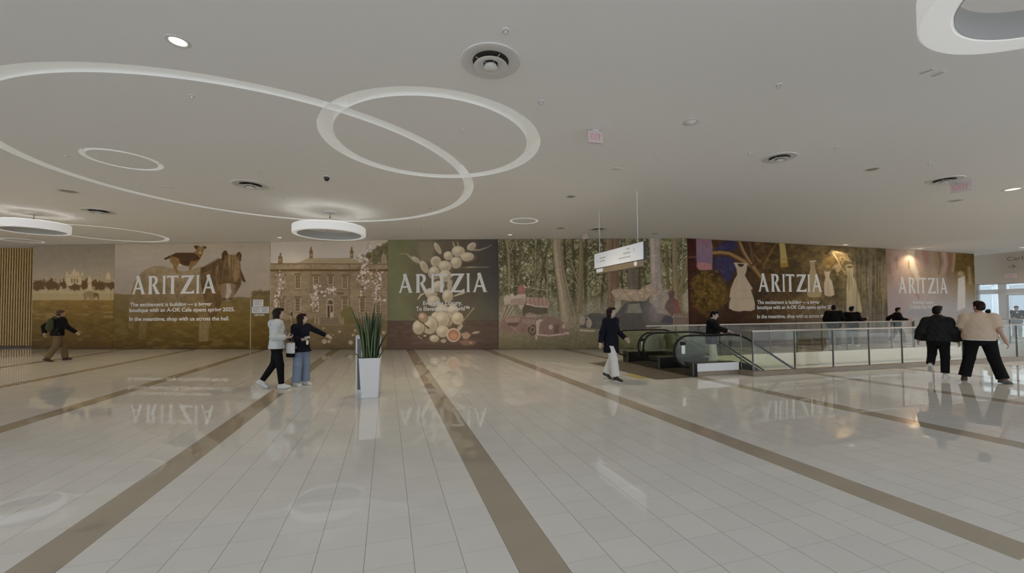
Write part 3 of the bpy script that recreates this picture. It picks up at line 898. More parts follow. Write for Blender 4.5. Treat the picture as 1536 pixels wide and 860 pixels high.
def paint_eggs(p):        # tumbling still life of eggs and petals on a table
    p.ramp([(581, (98, 97, 66)), (600, (98, 96, 66)), (630, (98, 90, 70)), (690, (84, 74, 62)), (725, (70, 64, 60)), (748, (62, 57, 56))], 'x')
    low = p.below(440, 60); p.img = p.img * (1 - .35 * low[..., None]) + np.array((96, 94, 68)) * .35 * low[..., None]
    p.noise(.07, 20, seed=3)
    m = p.below(482, 1.6); p.ramp([(581, (84, 66, 54)), (660, (92, 74, 62)), (748, (76, 62, 54))], 'x', m); p.noise(.14, 12, m, 4, sy=3)
    p.line([(581, 482), (748, 482)], 1.4, (66, 52, 42), .6); p._put(p.below(517), (74, 58, 48), .5)
    p._put(p.ell_mask(672, 440, 46, 82, f=40), (82, 72, 56), .55)
    # soft back shapes: curling petals and stems
    DK = (72, 62, 48); MD = (118, 106, 86); LT = (160, 147, 125)
    p.poly(A4((250, 100), (330, 92), (360, 140), (330, 230), (260, 220), (240, 150)), (112, 102, 80), .8, f=6)
    for pts, w in (([(130, 176), (170, 175), (205, 205), (255, 230), (300, 280)], [.8, 1.2, 3, 4, 5]), ([(520, 258), (560, 262), (620, 262), (700, 262)], [5, 2.4, 1.2, .6]), ([(590, 150), (640, 152), (690, 135), (720, 120)], [3, 2, 1, .6]),
                   ([(470, 100), (480, 130)], [2, 3]), ([(500, 100), (505, 130), (495, 150)], [1.6, 2.4, 4])): p.line(A4(*pts), w, (140, 126, 104), .9, f=1.2)
    p.poly(A4((480, 262), (520, 240), (590, 222), (640, 200), (690, 215), (620, 240), (560, 262), (500, 275)), (74, 62, 50), .9, f=2)
    for x, y, rx, ry, ro in ((372, 140, 16, 42, -.5), (590, 128, 32, 22, -.6), (230, 214, 30, 15, .6), (285, 260, 22, 42, -.45), (360, 225, 34, 34, 0), (350, 300, 40, 40, 0)):
        a, b = A4(x, y); p.ell(a, b, rx * .2326, ry * .2326, LT, .95, ro, f=1.2); p.ell(a + 1.2, b + 1.6, rx * .17, ry * .17, (128, 114, 92), .55, ro, f=2.5)
    def egg(x, y, rx, ry, ro=0, c=(154, 141, 119)):
        a, b = A4(x, y); rx *= .2326; ry *= .2326
        p.ell(a + .6, b + 1.0, rx + .9, ry + .9, (84, 70, 52), .65, ro, f=2)
        p.ell(a, b, rx, ry, c, 1, ro, f=1.0); p.ell(a + rx * .25, b + ry * .35, rx * .75, ry * .65, (132, 116, 92), .55, ro, f=rx * .7)
        p.ell(a - rx * .25, b - ry * .3, rx * .5, ry * .45, (180, 168, 148), .6, ro, f=rx * .6)
    for e in ((440, 188, 30, 28), (505, 160, 42, 34), (562, 195, 44, 28, -.1), (490, 232, 36, 38), (418, 256, 42, 36), (350, 290, 32, 34), (420, 318, 40, 40), (330, 430, 40, 34), (436, 448, 34, 42), (375, 385, 44, 34, -.4), (345, 480, 42, 36), (400, 540, 44, 40), (470, 540, 34, 38)): egg(*e)
    p.line(A4((245, 468), (265, 440), (300, 425)), [1.5, 3, 1], LT, .9); p.line(A4((480, 448), (540, 425)), [2, 4], LT, .9)
    p.poly(A4((440, 340), (468, 350), (462, 400), (440, 420), (430, 380)), LT, .8, f=2)
    for e in ((362, 590, 34, 40), (430, 600, 40, 46), (398, 600, 50, 52), (500, 592, 38, 40), (318, 635, 52, 58), (248, 650, 38, 46), (404, 676, 42, 38), (350, 722, 30, 22)): egg(*e)
    egg(276, 585, 30, 30, 0, (140, 106, 80))
    a, b = A4(474, 700); p.ell(a, b, 10.5, 10.5, (158, 142, 120)); p.ell(a + .3, b + .2, 8.6, 8.4, (140, 100, 78), 1, f=1.5); p.ell(a, b + 1.5, 5.5, 4.5, (160, 116, 90), .8, f=3)
    p.poly(A4((520, 690), (560, 680), (588, 700), (570, 722), (540, 728)), (142, 116, 92), .95, f=1.5); p.poly(A4((505, 740), (560, 728), (622, 742), (600, 765), (540, 768)), (120, 92, 74), .8, f=2.5)
    p.poly(A4((500, 650), (520, 620), (536, 640), (520, 668), (498, 668)), (150, 136, 116), .9, f=1.2); p.ell(*A4(618, 684), 6, 1.8, (146, 128, 108), .9, -.15)
    for x, y, r in ((290, 705, 8), (265, 720, 5), (410, 738, 14), (585, 750, 6), (250, 712, 5)): p.ell(*A4(x, y), r * .3, r * .2, (150, 136, 114), .85)
    p.line(A4((216, 572), (250, 605), (290, 635), (312, 655)), [1, 1.6, 1.6, 3], (80, 66, 50), .95); p.line(A4((605, 525), (570, 570), (530, 615), (512, 645)), [2, 1.4, 1.3, 3], (128, 112, 90), .95)

def paint_forest(p):      # camp of old cars under tall trees
    p.full((118, 110, 80)); X, Y = p.X, p.Y
    n = fbm(X, Y, 14, 5, 3); n2 = fbm(X, Y, 3.2, 3, 9)
    n3 = fbm(X, Y, 1.7, 2, 19)
    p.img = np.array((94, 89, 66)) + (n * .75 + n2 * .45 + n3 * .5 - .85)[..., None] * np.array((112, 110, 98))
    p.speck(1 - p.below(440, 30), (154, 150, 124), .58, 2.4, .12, 21, .8); p.speck(1 - p.below(450, 20), (62, 56, 32), .57, 3.2, .1, 33, .7); p.speck(1 - p.below(440, 30), (104, 106, 58), .55, 9, .15, 35, .5)
    rnd = random.Random(11)
    def tree(pts, w, c=(112, 100, 80), dk=(80, 70, 48)):
        p.line(pts, [q + 1.2 for q in w], dk, .85, f=1.5); p.line(pts, w, c, .9, f=1.3)
        off = [(x - q * .22, y) for (x, y), q in zip(pts, w)]; p.line(off, [q * .35 for q in w], tuple(v * 1.15 for v in c), .6, f=1.5)
    # thin background trunks
    for i in range(34):
        x = 750 + rnd.random() * 280; w = rnd.uniform(.8, 2.4); y0 = 358 + rnd.random() * 40
        p.line([(x, y0), (x + rnd.gauss(0, 2), 420), (x + rnd.gauss(0, 2), 458 + rnd.random() * 8)], w, (88, 80, 56) if i % 3 else (128, 118, 92), .7, f=1)
    for i in range(46):
        x = 748 + rnd.random() * 284; y = 360 + rnd.random() * 70; a = rnd.uniform(-1, 1)
        p.line([(x, y), (x + 9 * a, y - 8), (x + 17 * a + rnd.gauss(0, 3), y - 20)], [1.4, 1.0, .5], (72, 64, 36), .75, f=.8)
    for i in range(15):
        x = 752 + i * 18.6 + rnd.uniform(-5, 5); w = rnd.uniform(2.2, 4.6); c = rnd.choice(((72, 64, 46), (84, 74, 54), (66, 58, 40)))
        x2 = x + rnd.gauss(0, 4); p.line([(x + rnd.gauss(0, 4), 357), (x2, 400), (x, 440), (x + rnd.gauss(0, 2), 466)], [w * .8, w, w * 1.1, w * 1.3], c, .8, f=1.2)
        for k in range(3):
            y = 372 + rnd.random() * 45; sg = rnd.choice((-1, 1)); p.line([(x2, y), (x2 + sg * 6, y - 7), (x2 + sg * 15, y - 12 - rnd.random() * 8), (x2 + sg * 24, y - 16)], [w * .5, w * .4, w * .28, .5], c, .8, f=.8)
    for i in range(60):
        x = 748 + rnd.random() * 284; y = 395 + rnd.random() * 45; sgn = rnd.choice((-1, 1)); ln = rnd.uniform(10, 26)
        p.line([(x, y), (x + sgn * ln * .35, y - ln * .5), (x + sgn * ln * .8, y - ln * .8), (x + sgn * ln * 1.3, y - ln)], [1.7, 1.2, .8, .4], rnd.choice(((66, 58, 34), (76, 68, 44), (122, 112, 84))), .75, f=.7)
    # mist in the middle
    mist = np.exp(-((Y - 468) / 17) ** 2); p._put(mist * (0.5 + .5 * fbm(X, Y, 20, 3, 5)), (132, 121, 104), .7)
    # ground
    m = p.below(478, 12); p.ramp([(474, (122, 111, 92)), (492, (108, 99, 76)), (510, (98, 90, 66)), (524, (88, 80, 58))], mask=m); p.noise(.1, 6, m, 15, sy=3)
    # bigger trees
    tree(A5((70, 0), (90, 120), (95, 250), (100, 360)), [3.5, 4, 4, 4]); tree(A5((150, 20), (112, 100), (90, 130)), [1.5, 2, 2])
    tree(A5((640, 0), (640, 200), (635, 400), (625, 560)), [5, 6, 7, 10], (104, 92, 68)); tree(A5((560, 170), (600, 300), (630, 360)), [1.5, 2, 2.5])
    tree(A5((380, 180), (390, 330), (380, 420)), [1.5, 2.5, 3]); tree(A5((470, 300), (470, 560)), [3, 3], (92, 82, 58))
    tree(A5((455, 0), (462, 120), (478, 260), (500, 380), (525, 520), (545, 640)), [12, 13, 14, 16, 19, 26], (124, 110, 90))
    p.line(A5((485, 60), (500, 260), (540, 450), (580, 600)), [1, 1.4, 2, 3], (90, 78, 58), .7, f=1.4); p.line(A5((450, 120), (468, 300), (500, 480), (505, 600)), [1, 1.4, 2, 2], (146, 132, 110), .6, f=1.4)
    tree(A5b((170, 0), (175, 200), (180, 350), (185, 520)), [9, 10, 9, 9], (104, 84, 66)); tree(A5b((220, 0), (225, 200), (215, 480)), [9, 9, 10], (96, 76, 60))
    tree(A5b((340, 200), (345, 320), (355, 420)), [12, 13, 13], (88, 78, 66)); p.line(A5b((410, 360), (440, 250), (470, 180)), [2.5, 2, 1.5], (84, 72, 52), .8)
    tree(A5b((515, 0), (520, 200), (530, 400), (545, 560), (548, 660)), [15, 15, 16, 17, 18], (128, 116, 106), (110, 98, 88))
    p.noise(.12, 9, p.poly_mask(A5b((480, 0), (560, 0), (600, 660), (490, 660))), 6, sy=16)
    tree(A5b((600, 60), (608, 220), (620, 400), (640, 460)), [2.2, 2.4, 3, 4], (92, 80, 52)); tree(A5b((665, 0), (668, 200), (672, 330), (690, 440), (700, 560)), [6, 7, 8, 14, 18], (110, 96, 70)); tree(A5b((765, 170), (740, 300), (705, 400)), [4, 5, 6], (104, 90, 64)); tree(A5b((775, 360), (730, 410), (700, 450)), [3, 3.5, 4], (100, 88, 62))
    p.line(A5b((690, 200), (740, 150), (780, 110)), [1.5, 1.2, .8], (80, 70, 44), .8)
    # pale opening behind the right-hand tree
    p.poly(A5b((580, 400), (630, 400), (620, 470), (575, 540)), (146, 132, 118), .6, f=4); p.poly(A5b((720, 450), (775, 400), (778, 575), (735, 570)), (146, 132, 118), .6, f=4)
    # left roadster and its baggage
    RD = (112, 86, 78); RL = (132, 108, 98); RK = (80, 62, 54); PW = (152, 137, 124)
    p.line(A5((60, 362), (390, 410)), 1.2, (140, 122, 104), .9); p.line(A5((385, 410), (388, 560)), 1.2, (140, 122, 104), .85); p.line(A5((90, 365), (95, 440)), 1, (140, 122, 104), .8)
    p.ell(*A5(188, 408), 5.8, 7, (134, 90, 84), 1); p.line(A5((205, 370), (222, 390)), 1.6, (160, 140, 128))
    p.poly(A5((60, 520), (52, 470), (75, 440), (95, 450), (120, 428), (135, 450), (165, 440), (220, 436), (222, 470), (210, 520), (185, 560), (160, 520), (100, 510)), PW, .95, f=1)
    p.poly(A5((100, 480), (150, 470), (215, 470), (212, 520), (165, 525), (110, 515)), (134, 108, 96), .8, f=1.5)
    p.poly(A5((225, 460), (385, 468), (402, 510), (390, 535), (300, 530), (228, 512)), (136, 110, 98), 1, f=1); p.line(A5((228, 512), (300, 532), (390, 537)), 1.3, (172, 156, 146))
    for k in range(5): p.line(A5((255 + k * 30, 470), (262 + k * 30, 524)), 1.4, (110, 76, 66), .55)
    p.poly(A5((195, 560), (210, 515), (300, 535), (388, 540), (385, 585), (330, 590), (200, 600)), (72, 62, 50), .95, f=1)
    for k in range(7): p.line(A5((30 + k * 9, 640 - k * 3), (70 + k * 14, 520 + k * 5)), 1.1, (84, 66, 54) if k % 2 else (150, 130, 116), .7)
    body = A5((22, 710), (30, 660), (60, 620), (120, 605), (190, 610), (300, 620), (360, 605), (450, 620), (510, 655), (530, 690), (545, 740), (500, 755), (400, 765), (315, 765), (250, 740), (180, 735), (100, 725))
    p.poly(body, RD, f=1); p.poly(A5((60, 620), (180, 612), (170, 650), (80, 655), (60, 640)), RL, .8, f=1.2); p.poly(A5((190, 625), (300, 630), (290, 660), (200, 665)), RL, .7, f=1.5)
    p.poly(A5((80, 655), (165, 655), (160, 680), (85, 680)), RK, .9); p.line(A5((105, 680), (170, 735)), 1.4, RL); p.line(A5((170, 680), (110, 735)), 1.4, RL)
    p.ell(*A5(272, 705), 7, 9, (70, 54, 44), 1); p.ell(*A5(272, 708), 4.4, 6, (104, 86, 72), 1); p.ell(*A5(272, 708), 2, 2.6, (70, 54, 44), 1)
    p.line(A5((245, 680), (272, 660), (300, 670), (305, 720)), 2.0, RL, .9)
    p.poly(A5((300, 640), (330, 628), (355, 630), (325, 660), (318, 740), (300, 740)), (156, 138, 126), .9, f=1)
    p.ell(*A5(410, 688), 3, 4, (154, 134, 122), .9); p.ell(*A5(510, 682), 2.6, 3.6, (154, 134, 122), .9); p.poly(A5((440, 665), (475, 668), (470, 735), (435, 735)), RK, .7, f=1.5)
    p.line(A5((300, 745), (400, 752), (500, 742), (545, 730)), 2.2, (158, 140, 128), .95); p.ell(*A5(300, 768), 2, 3, (150, 134, 120), .9); p.line(A5((520, 725), (548, 745)), 1.6, (150, 134, 120), .9)
    p.poly(A5((215, 590), (250, 575), (300, 590), (340, 610), (220, 615)), (132, 112, 98), .8, f=1.5)
    # dark saloon with bundled roof load
    NV_ = (66, 62, 60); NL = (92, 84, 80)
    p.poly(A5b((-60, 690), (-40, 620), (40, 580), (130, 585), (230, 580), (290, 510), (330, 490), (460, 488), (500, 520), (540, 580), (640, 600), (660, 660), (560, 690), (420, 705), (250, 705), (60, 700)), NV_, .96, f=1.2)
    p.poly(A5b((300, 580), (320, 515), (400, 505), (420, 580)), (112, 104, 92), .95, f=1); p.poly(A5b((425, 575), (415, 505), (455, 500), (480, 560)), (72, 66, 68), 1, f=1.2); p.line(A5b((285, 585), (310, 515), (330, 500)), 1.6, NL, .9)
    p.line(A5b((40, 600), (130, 595), (270, 600)), 1, NL, .8); p.line(A5b((80, 690), (100, 650), (150, 640)), 1.6, NL, .6)
    for (a, b) in ((650, 640), (700, 660)): p.ell(*A5(a, b), 4.5, 7, (136, 120, 104), .9)
    p.poly(A5((628, 705), (745, 712), (745, 722), (628, 720)), (156, 140, 124), .95); p.line(A5((660, 620), (690, 612), (712, 640), (705, 690)), 1.8, (146, 128, 112), .8); p.line(A5((625, 690), (640, 640)), 1.6, (146, 128, 112), .7)
    p.poly(A5b((185, 420), (200, 400), (260, 395), (330, 402), (400, 405), (440, 375), (480, 360), (540, 400), (560, 440), (480, 450), (440, 490), (330, 492), (260, 480), (215, 460)), (138, 119, 100), 1, f=1)
    p.line(A5b((270, 400), (310, 450), (350, 490)), 1.2, (112, 88, 68), .8); p.line(A5b((270, 440), (350, 425), (440, 430)), 1, (170, 146, 122), .8); p.line(A5b((440, 380), (436, 490)), 1.4, (118, 92, 72), .8); p.noise(.1, 5, p.poly_mask(A5b((185, 395), (560, 360), (560, 490), (185, 490))), 44)
    p.poly(A5b((210, 460), (260, 480), (262, 520), (220, 575), (215, 520)), (140, 128, 116), .7, f=2)
    # smoke by the trunk
    sm = np.exp(-(((X - 984) / 14) ** 2 + ((Y - 466) / 22) ** 2)); p._put(sm, (124, 112, 106), .75)
    # seated figure's cloak and crates
    p.poly(A5b((590, 540), (600, 510), (630, 465), (615, 430), (640, 410), (670, 415), (660, 460), (690, 500), (720, 580), (660, 590), (650, 610)), (88, 64, 64), .95, f=1.2); p.poly(A5b((655, 480), (690, 480), (715, 575), (665, 590)), (108, 62, 56), .9, f=1.5)
    p.poly(A5b((600, 600), (560, 650), (650, 660), (660, 620)), (58, 54, 66), .9, f=1.5); p.poly(A5b((665, 605), (775, 595), (775, 660), (660, 665)), (104, 84, 74), .9, f=1.5)
    for k in range(6): p.line(A5b((675 + k * 18, 600), (675 + k * 18, 662)), .9, (78, 60, 54), .7)
    p.line(A5b((660, 606), (775, 608)), 1.2, (138, 116, 100), .8)
    p._put(p.below(452, 20) * (.5 + .5 * fbm(X, Y, 18, 3, 91)), (116, 106, 90), .28)
    p.noise(.10, 2.2, seed=77)

def paint_gowns(p):       # pale gowns hanging in a tree at night
    X, Y = p.X, p.Y
    p.ramp([(1032, (56, 30, 16)), (1060, (58, 40, 18)), (1110, (58, 38, 20)), (1180, (76, 58, 30)), (1240, (88, 72, 44)), (1300, (92, 80, 54)), (1330, (84, 70, 40))], 'x')
    p.noise(.30, 22, seed=3); p.noise(.26, 5, seed=9); p.noise(.15, 2.2, seed=10)
    lw = p.below(470, 40); p._put(lw * (X > 1180), (98, 84, 76), .35); p._put(lw * (X < 1180), (52, 30, 20), .5)
    # violet night sky between branches
    for pts in (((250, 130), (275, 85), (330, 45), (440, 40), (470, 100), (400, 130), (300, 130)), ((240, 190), (330, 170), (410, 190), (450, 240), (420, 320), (400, 380), (330, 420), (300, 330), (250, 300))):
        mk = p.poly(A6(*pts), (48, 42, 70), .95, f=4); p.noise(.2, 4, mk, 7)
    p.poly(A6((20, 20), (80, 20), (80, 300), (30, 280)), (60, 22, 20), .8, f=3); p.noise(.3, 6, p.poly_mask(A6((20, 20), (80, 20), (80, 300), (30, 280))), 5)
    # olive bushes under the first gown
    for i, (x, y, r) in enumerate(((170, 380, 110), (230, 470, 130), (120, 520, 100), (260, 560, 110), (180, 600, 110), (330, 560, 60), (90, 430, 60))):
        a, b = A6(x, y); mk = p.tuft(a, b, r * .15, r * .15, seed=i, rough=.6); p._put(mk, (84, 64, 20), .75)
    mk = p.poly_mask(A6((40, 300), (320, 300), (380, 640), (40, 640)), 8); p.noise(.38, 3.5, mk, 13); p.speck(mk, (112, 86, 36), .6, 4, .1, 31, .6); p.speck(mk, (48, 32, 12), .6, 5, .1, 37, .6)
    # boughs
    BR = (112, 86, 44); BD = (72, 52, 30)
    p.line(A6((20, 185), (90, 180)), [3, 2.6], (88, 56, 46), .9, f=1.5)
    p.line(A6((235, 150), (300, 145), (380, 155), (450, 190), (520, 230), (590, 270), (660, 360), (720, 470), (760, 560)), [6, 6.5, 6, 7, 8, 9, 8, 7, 6], BD, 1, f=1.5); p.line(A6((235, 145), (300, 140), (380, 150), (450, 185), (520, 225), (590, 265), (655, 350), (710, 450)), [4, 4.6, 4, 4.6, 5, 5, 4, 2], (124, 94, 52), .95, f=1.6)
    p.line(A6((455, 30), (490, 110), (530, 180), (580, 250)), [6, 7, 7, 6], BD, 1, f=1.5); p.line(A6((470, 40), (500, 120), (540, 190), (575, 240)), [3, 3.6, 3.4, 3], (128, 98, 58), .9, f=1.5)
    p.line(A6((555, 40), (575, 130), (590, 220)), [2, 4, 3], (94, 66, 48), .8, f=2)
    p.line(A6((690, 250), (720, 190), (760, 120), (800, 60)), [3, 2.4, 2, 1.5], (108, 80, 34), .8, f=1.2); p.line(A6((600, 160), (660, 240), (690, 280)), [2, 2.6, 3], (104, 76, 32), .8, f=1.2)
    p.line(A6((760, 225), (840, 205), (900, 195), (950, 200)), [2, 2.2, 2, 1.5], (104, 78, 42), .8, f=1.2)
    mk = p.poly_mask(A6((580, 40), (820, 50), (820, 330), (640, 330)), 8); p.speck(mk, (112, 84, 30), .6, 6, .12, 41, .55); p.speck(mk, (50, 34, 16), .58, 7, .12, 43, .5)
    # pink and yellow frocks
    mk = p.poly(A6((85, 18), (220, 24), (230, 100), (228, 290), (180, 298), (110, 296), (90, 270)), (110, 86, 96), 1, f=1.1); p.ramp([(356, (112, 80, 84)), (375, (106, 86, 98)), (390, (102, 82, 96))], mask=mk)
    p.poly(A6((90, 270), (100, 235), (150, 228), (215, 245), (230, 292), (180, 298), (110, 296)), (136, 92, 90), .95, f=1.4); p.noise(.07, 3, p.poly_mask(A6((85, 18), (230, 24), (230, 298), (90, 298))), 3, sy=9)
    p.poly(A6((822, 48), (872, 50), (884, 130), (904, 268), (836, 274), (832, 160)), (136, 116, 66), 1, f=1); p.poly(A6((834, 240), (900, 232), (904, 268), (838, 274)), (120, 94, 34), .9, f=1.2); p.line(A6((832, 205), (892, 200)), 1, (104, 82, 40), .8)
    # big gown
    G = (140, 124, 103)
    g = p.poly(A6((420, 234), (450, 232), (460, 262), (482, 272), (505, 262), (512, 234), (540, 240), (534, 300), (518, 345), (548, 400), (588, 462), (572, 478), (594, 540), (608, 600), (606, 650), (570, 664), (520, 660), (470, 668), (420, 662), (376, 640), (378, 590), (392, 548), (380, 540), (390, 470), (420, 390), (450, 340), (444, 290)), G, f=1)
    p.line(A6((422, 236), (540, 242)), 1.4, G); p.noise(.05, 6, g, 7, sy=20)
    p.line(A6((385, 545), (440, 560), (500, 552), (594, 545)), 1, (122, 106, 86), .6, f=1.2); p.line(A6((440, 470), (520, 490), (580, 474)), 1, (122, 106, 86), .5, f=1.2)
    # three farther gowns
    g = p.poly(A6b((232, 212), (288, 208), (280, 240), (284, 290), (306, 360), (330, 470), (350, 540), (330, 566), (280, 572), (224, 570), (202, 548), (206, 470), (218, 350), (236, 280)), (132, 114, 84), .95, f=1.2); p.line(A6b((234, 215), (290, 208)), 1.8, (152, 136, 108)); p.noise(.08, 4, g, 8, sy=16)
    g = p.poly(A6b((372, 310), (400, 316), (432, 310), (424, 372), (450, 410), (470, 500), (476, 545), (440, 562), (400, 560), (372, 540), (370, 440), (384, 380)), (148, 132, 108), .97, f=1.2); p.ell(*A6b(410, 262), 4, 2.5, (134, 112, 70), .8)
    p.line(A6b((408, 420), (412, 556)), 1, (124, 108, 86), .6); p.line(A6b((436, 410), (452, 550)), 1, (168, 152, 130), .5)
    g = p.poly(A6b((584, 262), (600, 244), (640, 240), (664, 258), (666, 300), (660, 360), (690, 420), (715, 520), (742, 660), (748, 720), (590, 720), (594, 600), (592, 480), (604, 370), (592, 300)), (146, 130, 98), .97, f=1.2); p.ell(*A6b(628, 268), 4.5, 1.8, (84, 64, 30), .9); p.line(A6b((640, 370), (660, 500), (672, 640)), 1, (120, 104, 76), .6); p.noise(.05, 4, g, 18, sy=20)
    # lit twigs at the top
    T = (150, 128, 86)
    for pts in (((440, 110), (480, 160), (520, 230), (550, 290), (590, 340)), ((450, 110), (520, 125), (570, 150), (610, 190)), ((540, 120), (590, 140), (620, 200)), ((470, 130), (460, 110)), ((560, 170), (600, 200), (640, 215))): p.line(A6b(*pts), [2, 1.8, 1.4, 1.1, .8][:len(pts)], T, .9, f=1)
    p.speck(p.poly_mask(A6b((380, 110), (640, 110), (640, 330), (480, 380), (370, 260)), 10), (136, 112, 66), .57, 4, .1, 51, .8)
    p.ell(*A6b(505, 275), 5, 6, (140, 120, 86), .7, f=3); p.ell(*A6b(420, 210), 9, 8, (112, 86, 38), .6, f=5)
    # pale streaks of rain and curtain on the right
    st = fbm(X, Y, 2.2, 3, 61, sy=60); mk = np.clip((X - 1255) / 30, 0, 1) * np.clip((Y - 372) / 25, 0, 1); p._put(np.clip((st - .5) / .2, 0, 1) * mk, (126, 116, 98), .55); p._put(np.clip((.47 - st) / .2, 0, 1) * mk, (70, 60, 44), .5)
    p._put(np.clip((X - 1290) / 30, 0, 1) * p.below(470, 40), (104, 102, 108), .45)
    p._put(p.ell_mask(1262, 512, 70, 40, f=40), (106, 96, 100), .5); p.ell(*A6c(740, 690), 14, 9, (62, 78, 86), .5, f=8); p.ell(*A6c(700, 640), 20, 9, (80, 66, 60), .6, f=8)

def paint_rose(p):        # soft rose and blue abstract drapery
    X, Y = p.X, p.Y
    p.ramp([(1329, (122, 98, 84)), (1345, (140, 117, 104)), (1375, (138, 116, 98)), (1420, (122, 104, 86)), (1440, (104, 84, 56)), (1462, (88, 68, 32))], 'x')
    p.noise(.12, 16, seed=4, sy=30)
    lo = p.below(440, 45); p._put(lo, (136, 131, 131), .85)
    p._put(lo * np.clip((1375 - X) / 30, 0, 1), (132, 112, 110), .7)
    p._put(p.poly_mask(A7((820, 80), (1055, 95), (1070, 440), (960, 420), (900, 300), (830, 330), (800, 220)), 6), (86, 66, 26), .9); p.noise(.22, 4, p.poly_mask(A7((820, 80), (1055, 95), (1070, 440), (960, 420)), 5), 5)
    for pts, w, c in ((((640, 90), (660, 200), (640, 330)), [5, 4, 2], (104, 72, 50)), (((700, 80), (720, 220), (690, 330)), [4, 4, 2], (152, 122, 104)), (((760, 80), (770, 200), (740, 360)), [6, 5, 2], (118, 72, 58)), (((820, 100), (810, 220), (800, 300)), [3, 3, 1.5], (158, 130, 112)), (((600, 100), (620, 230), (650, 330)), [4, 4, 2], (124, 100, 66)), (((480, 90), (500, 200)), [10, 6], (132, 92, 82)), (((560, 120), (530, 300), (520, 360)), [6, 4, 3], (128, 112, 86)),
                      (((380, 80), (380, 180), (410, 300)), [5, 3, 3], (146, 108, 100)), (((150, 150), (160, 260)), [5, 4], (126, 98, 72)), (((70, 220), (70, 320)), [4, 3], (112, 92, 56))): p.line(A7(*pts), w, c, .7, f=3)
    p.line(A7((320, 70), (310, 140), (330, 230), (370, 300), (390, 380)), [11, 12, 10, 8, 6], (164, 152, 130), .9, f=4); p.line(A7((290, 180), (295, 260)), [3, 2.6], (120, 92, 46), .9, f=1.2); p.poly(A7((180, 90), (300, 70), (300, 330), (200, 350)), (152, 132, 108), .5, f=8)
    p.poly(A7((860, 380), (940, 350), (945, 720), (850, 760)), (156, 149, 142), .9, f=2); p.ell(*A7(890, 330), 5, 4, (136, 118, 90), .8, f=2); p.line(A7((985, 260), (1000, 430)), [5, 6], (128, 112, 88), .7, f=3)
    p.line(A7((380, 560), (400, 600), (410, 620)), [4, 4, 2], (140, 96, 92), .7, f=3); p.ell(*A7(400, 780), 18, 6, (116, 118, 122), .6, f=5)
    p._put(p.below(478, 20) * np.clip((X - 1400) / 30, 0, 1), (138, 136, 136), .6)
    p.noise(.03, 2.5, seed=9)

def lin(img):
    c = np.clip(img, 0, 255) / 255
    return np.where(c <= 0.04045, c / 12.92, ((c + 0.055) / 1.055) ** 2.4)

PRINT_GAIN = 2.3
M['print'] = vcol_mat('printed_vinyl', 0.6, spec=0.12)
M['letters'] = mat('white_lettering', (0.84, 0.81, 0.76, 1), 0.5)
BOARDS = []
def board(i, fn, label, res=1.35, gain=None):
    (x0, y0), (x1, y1) = HX[i], HX[i + 1]
    a, b = Vector((x0, y0, 0)), Vector((x1, y1, 0))
    t = (b - a).normalized(); nr = Vector((t.y, -t.x, 0))
    b = b - t * 0.012
    x1, y1 = b.x, b.y
    if nr.dot(-a) < 0: nr = -nr
    Lw = (b - a).length
    ax0, bx0 = project(a)[0], project(b)[0]
    nu = max(20, int(abs(bx0 - ax0) * res)); nv = int(160 * res)
    U, Vv = np.meshgrid(np.linspace(0, 1, nu), np.linspace(0, 1, nv))
    x = x0 + (x1 - x0) * U; y = y0 + (y1 - y0) * U
    # keep a hair's gap to the ceiling
    z = 0.012 + (ceil_z(x) - 0.006 - 0.012) * Vv
    dz = z - EYE
    f = x * CAM_F.x + y * CAM_F.y + dz * CAM_F.z
    PX = 768 + (x * CAM_R.x + y * CAM_R.y + dz * CAM_R.z) / f * FPX
    PY = CYP - (x * CAM_U.x + y * CAM_U.y + dz * CAM_U.z) / f * FPX
    p = Paint(PX, PY)
    fn(p)
    img = np.clip(p.img, 0, 255)                      # the print's tone: deeper darks, a little less colour
    img = 125 * (img / 125) ** 1.13
    lum = (img * (.30, .59, .11)).sum(-1, keepdims=True)
    img = lum + (img - lum) * 0.86
    col = np.minimum(lin(img) * (gain or PRINT_GAIN), 0.9)
    n = nu * nv
    front = np.stack([x, y, z], -1).reshape(-1, 3)
    idx = np.arange(n).reshape(nv, nu)
    q = np.stack([idx[:-1, :-1], idx[:-1, 1:], idx[1:, 1:], idx[1:, :-1]], -1).reshape(-1, 4)
    border = np.concatenate([idx[0, :], idx[1:, -1], idx[-1, -2::-1], idx[-2:0:-1, 0]])
    back = front[border] - np.array(nr) * 0.03
    k = len(border); bi = n + np.arange(k)
    side = np.stack([border, bi, np.roll(bi, -1), np.roll(border, -1)], -1)
    V_ = np.concatenate([front, back]); Fq = np.concatenate([q, side])
    me = bpy.data.meshes.new('mural_board')
    me.vertices.add(len(V_)); me.vertices.foreach_set('co', V_.ravel().astype(np.float32))
    me.loops.add(Fq.size); me.loops.foreach_set('vertex_index', Fq.ravel().astype(np.int32))
    me.polygons.add(len(Fq)); me.polygons.foreach_set('loop_start', np.arange(0, Fq.size, 4, dtype=np.int32))
    me.update(calc_edges=True)
    at = me.color_attributes.new('Col', 'FLOAT_COLOR', 'POINT')
    C4 = np.ones((len(V_), 4), np.float32)
    C4[:n, :3] = col.reshape(-1, 3); C4[n:, :3] = col.reshape(-1, 3)[border]
    at.data.foreach_set('color', C4.ravel())
    o = link_mesh('mural_board', me, M['print'])
    tag(o, label, 'mural', 'printed hoarding boards')
    BOARDS.append(dict(o=o, a=a, t=t, n=nr, L=Lw))
    return o

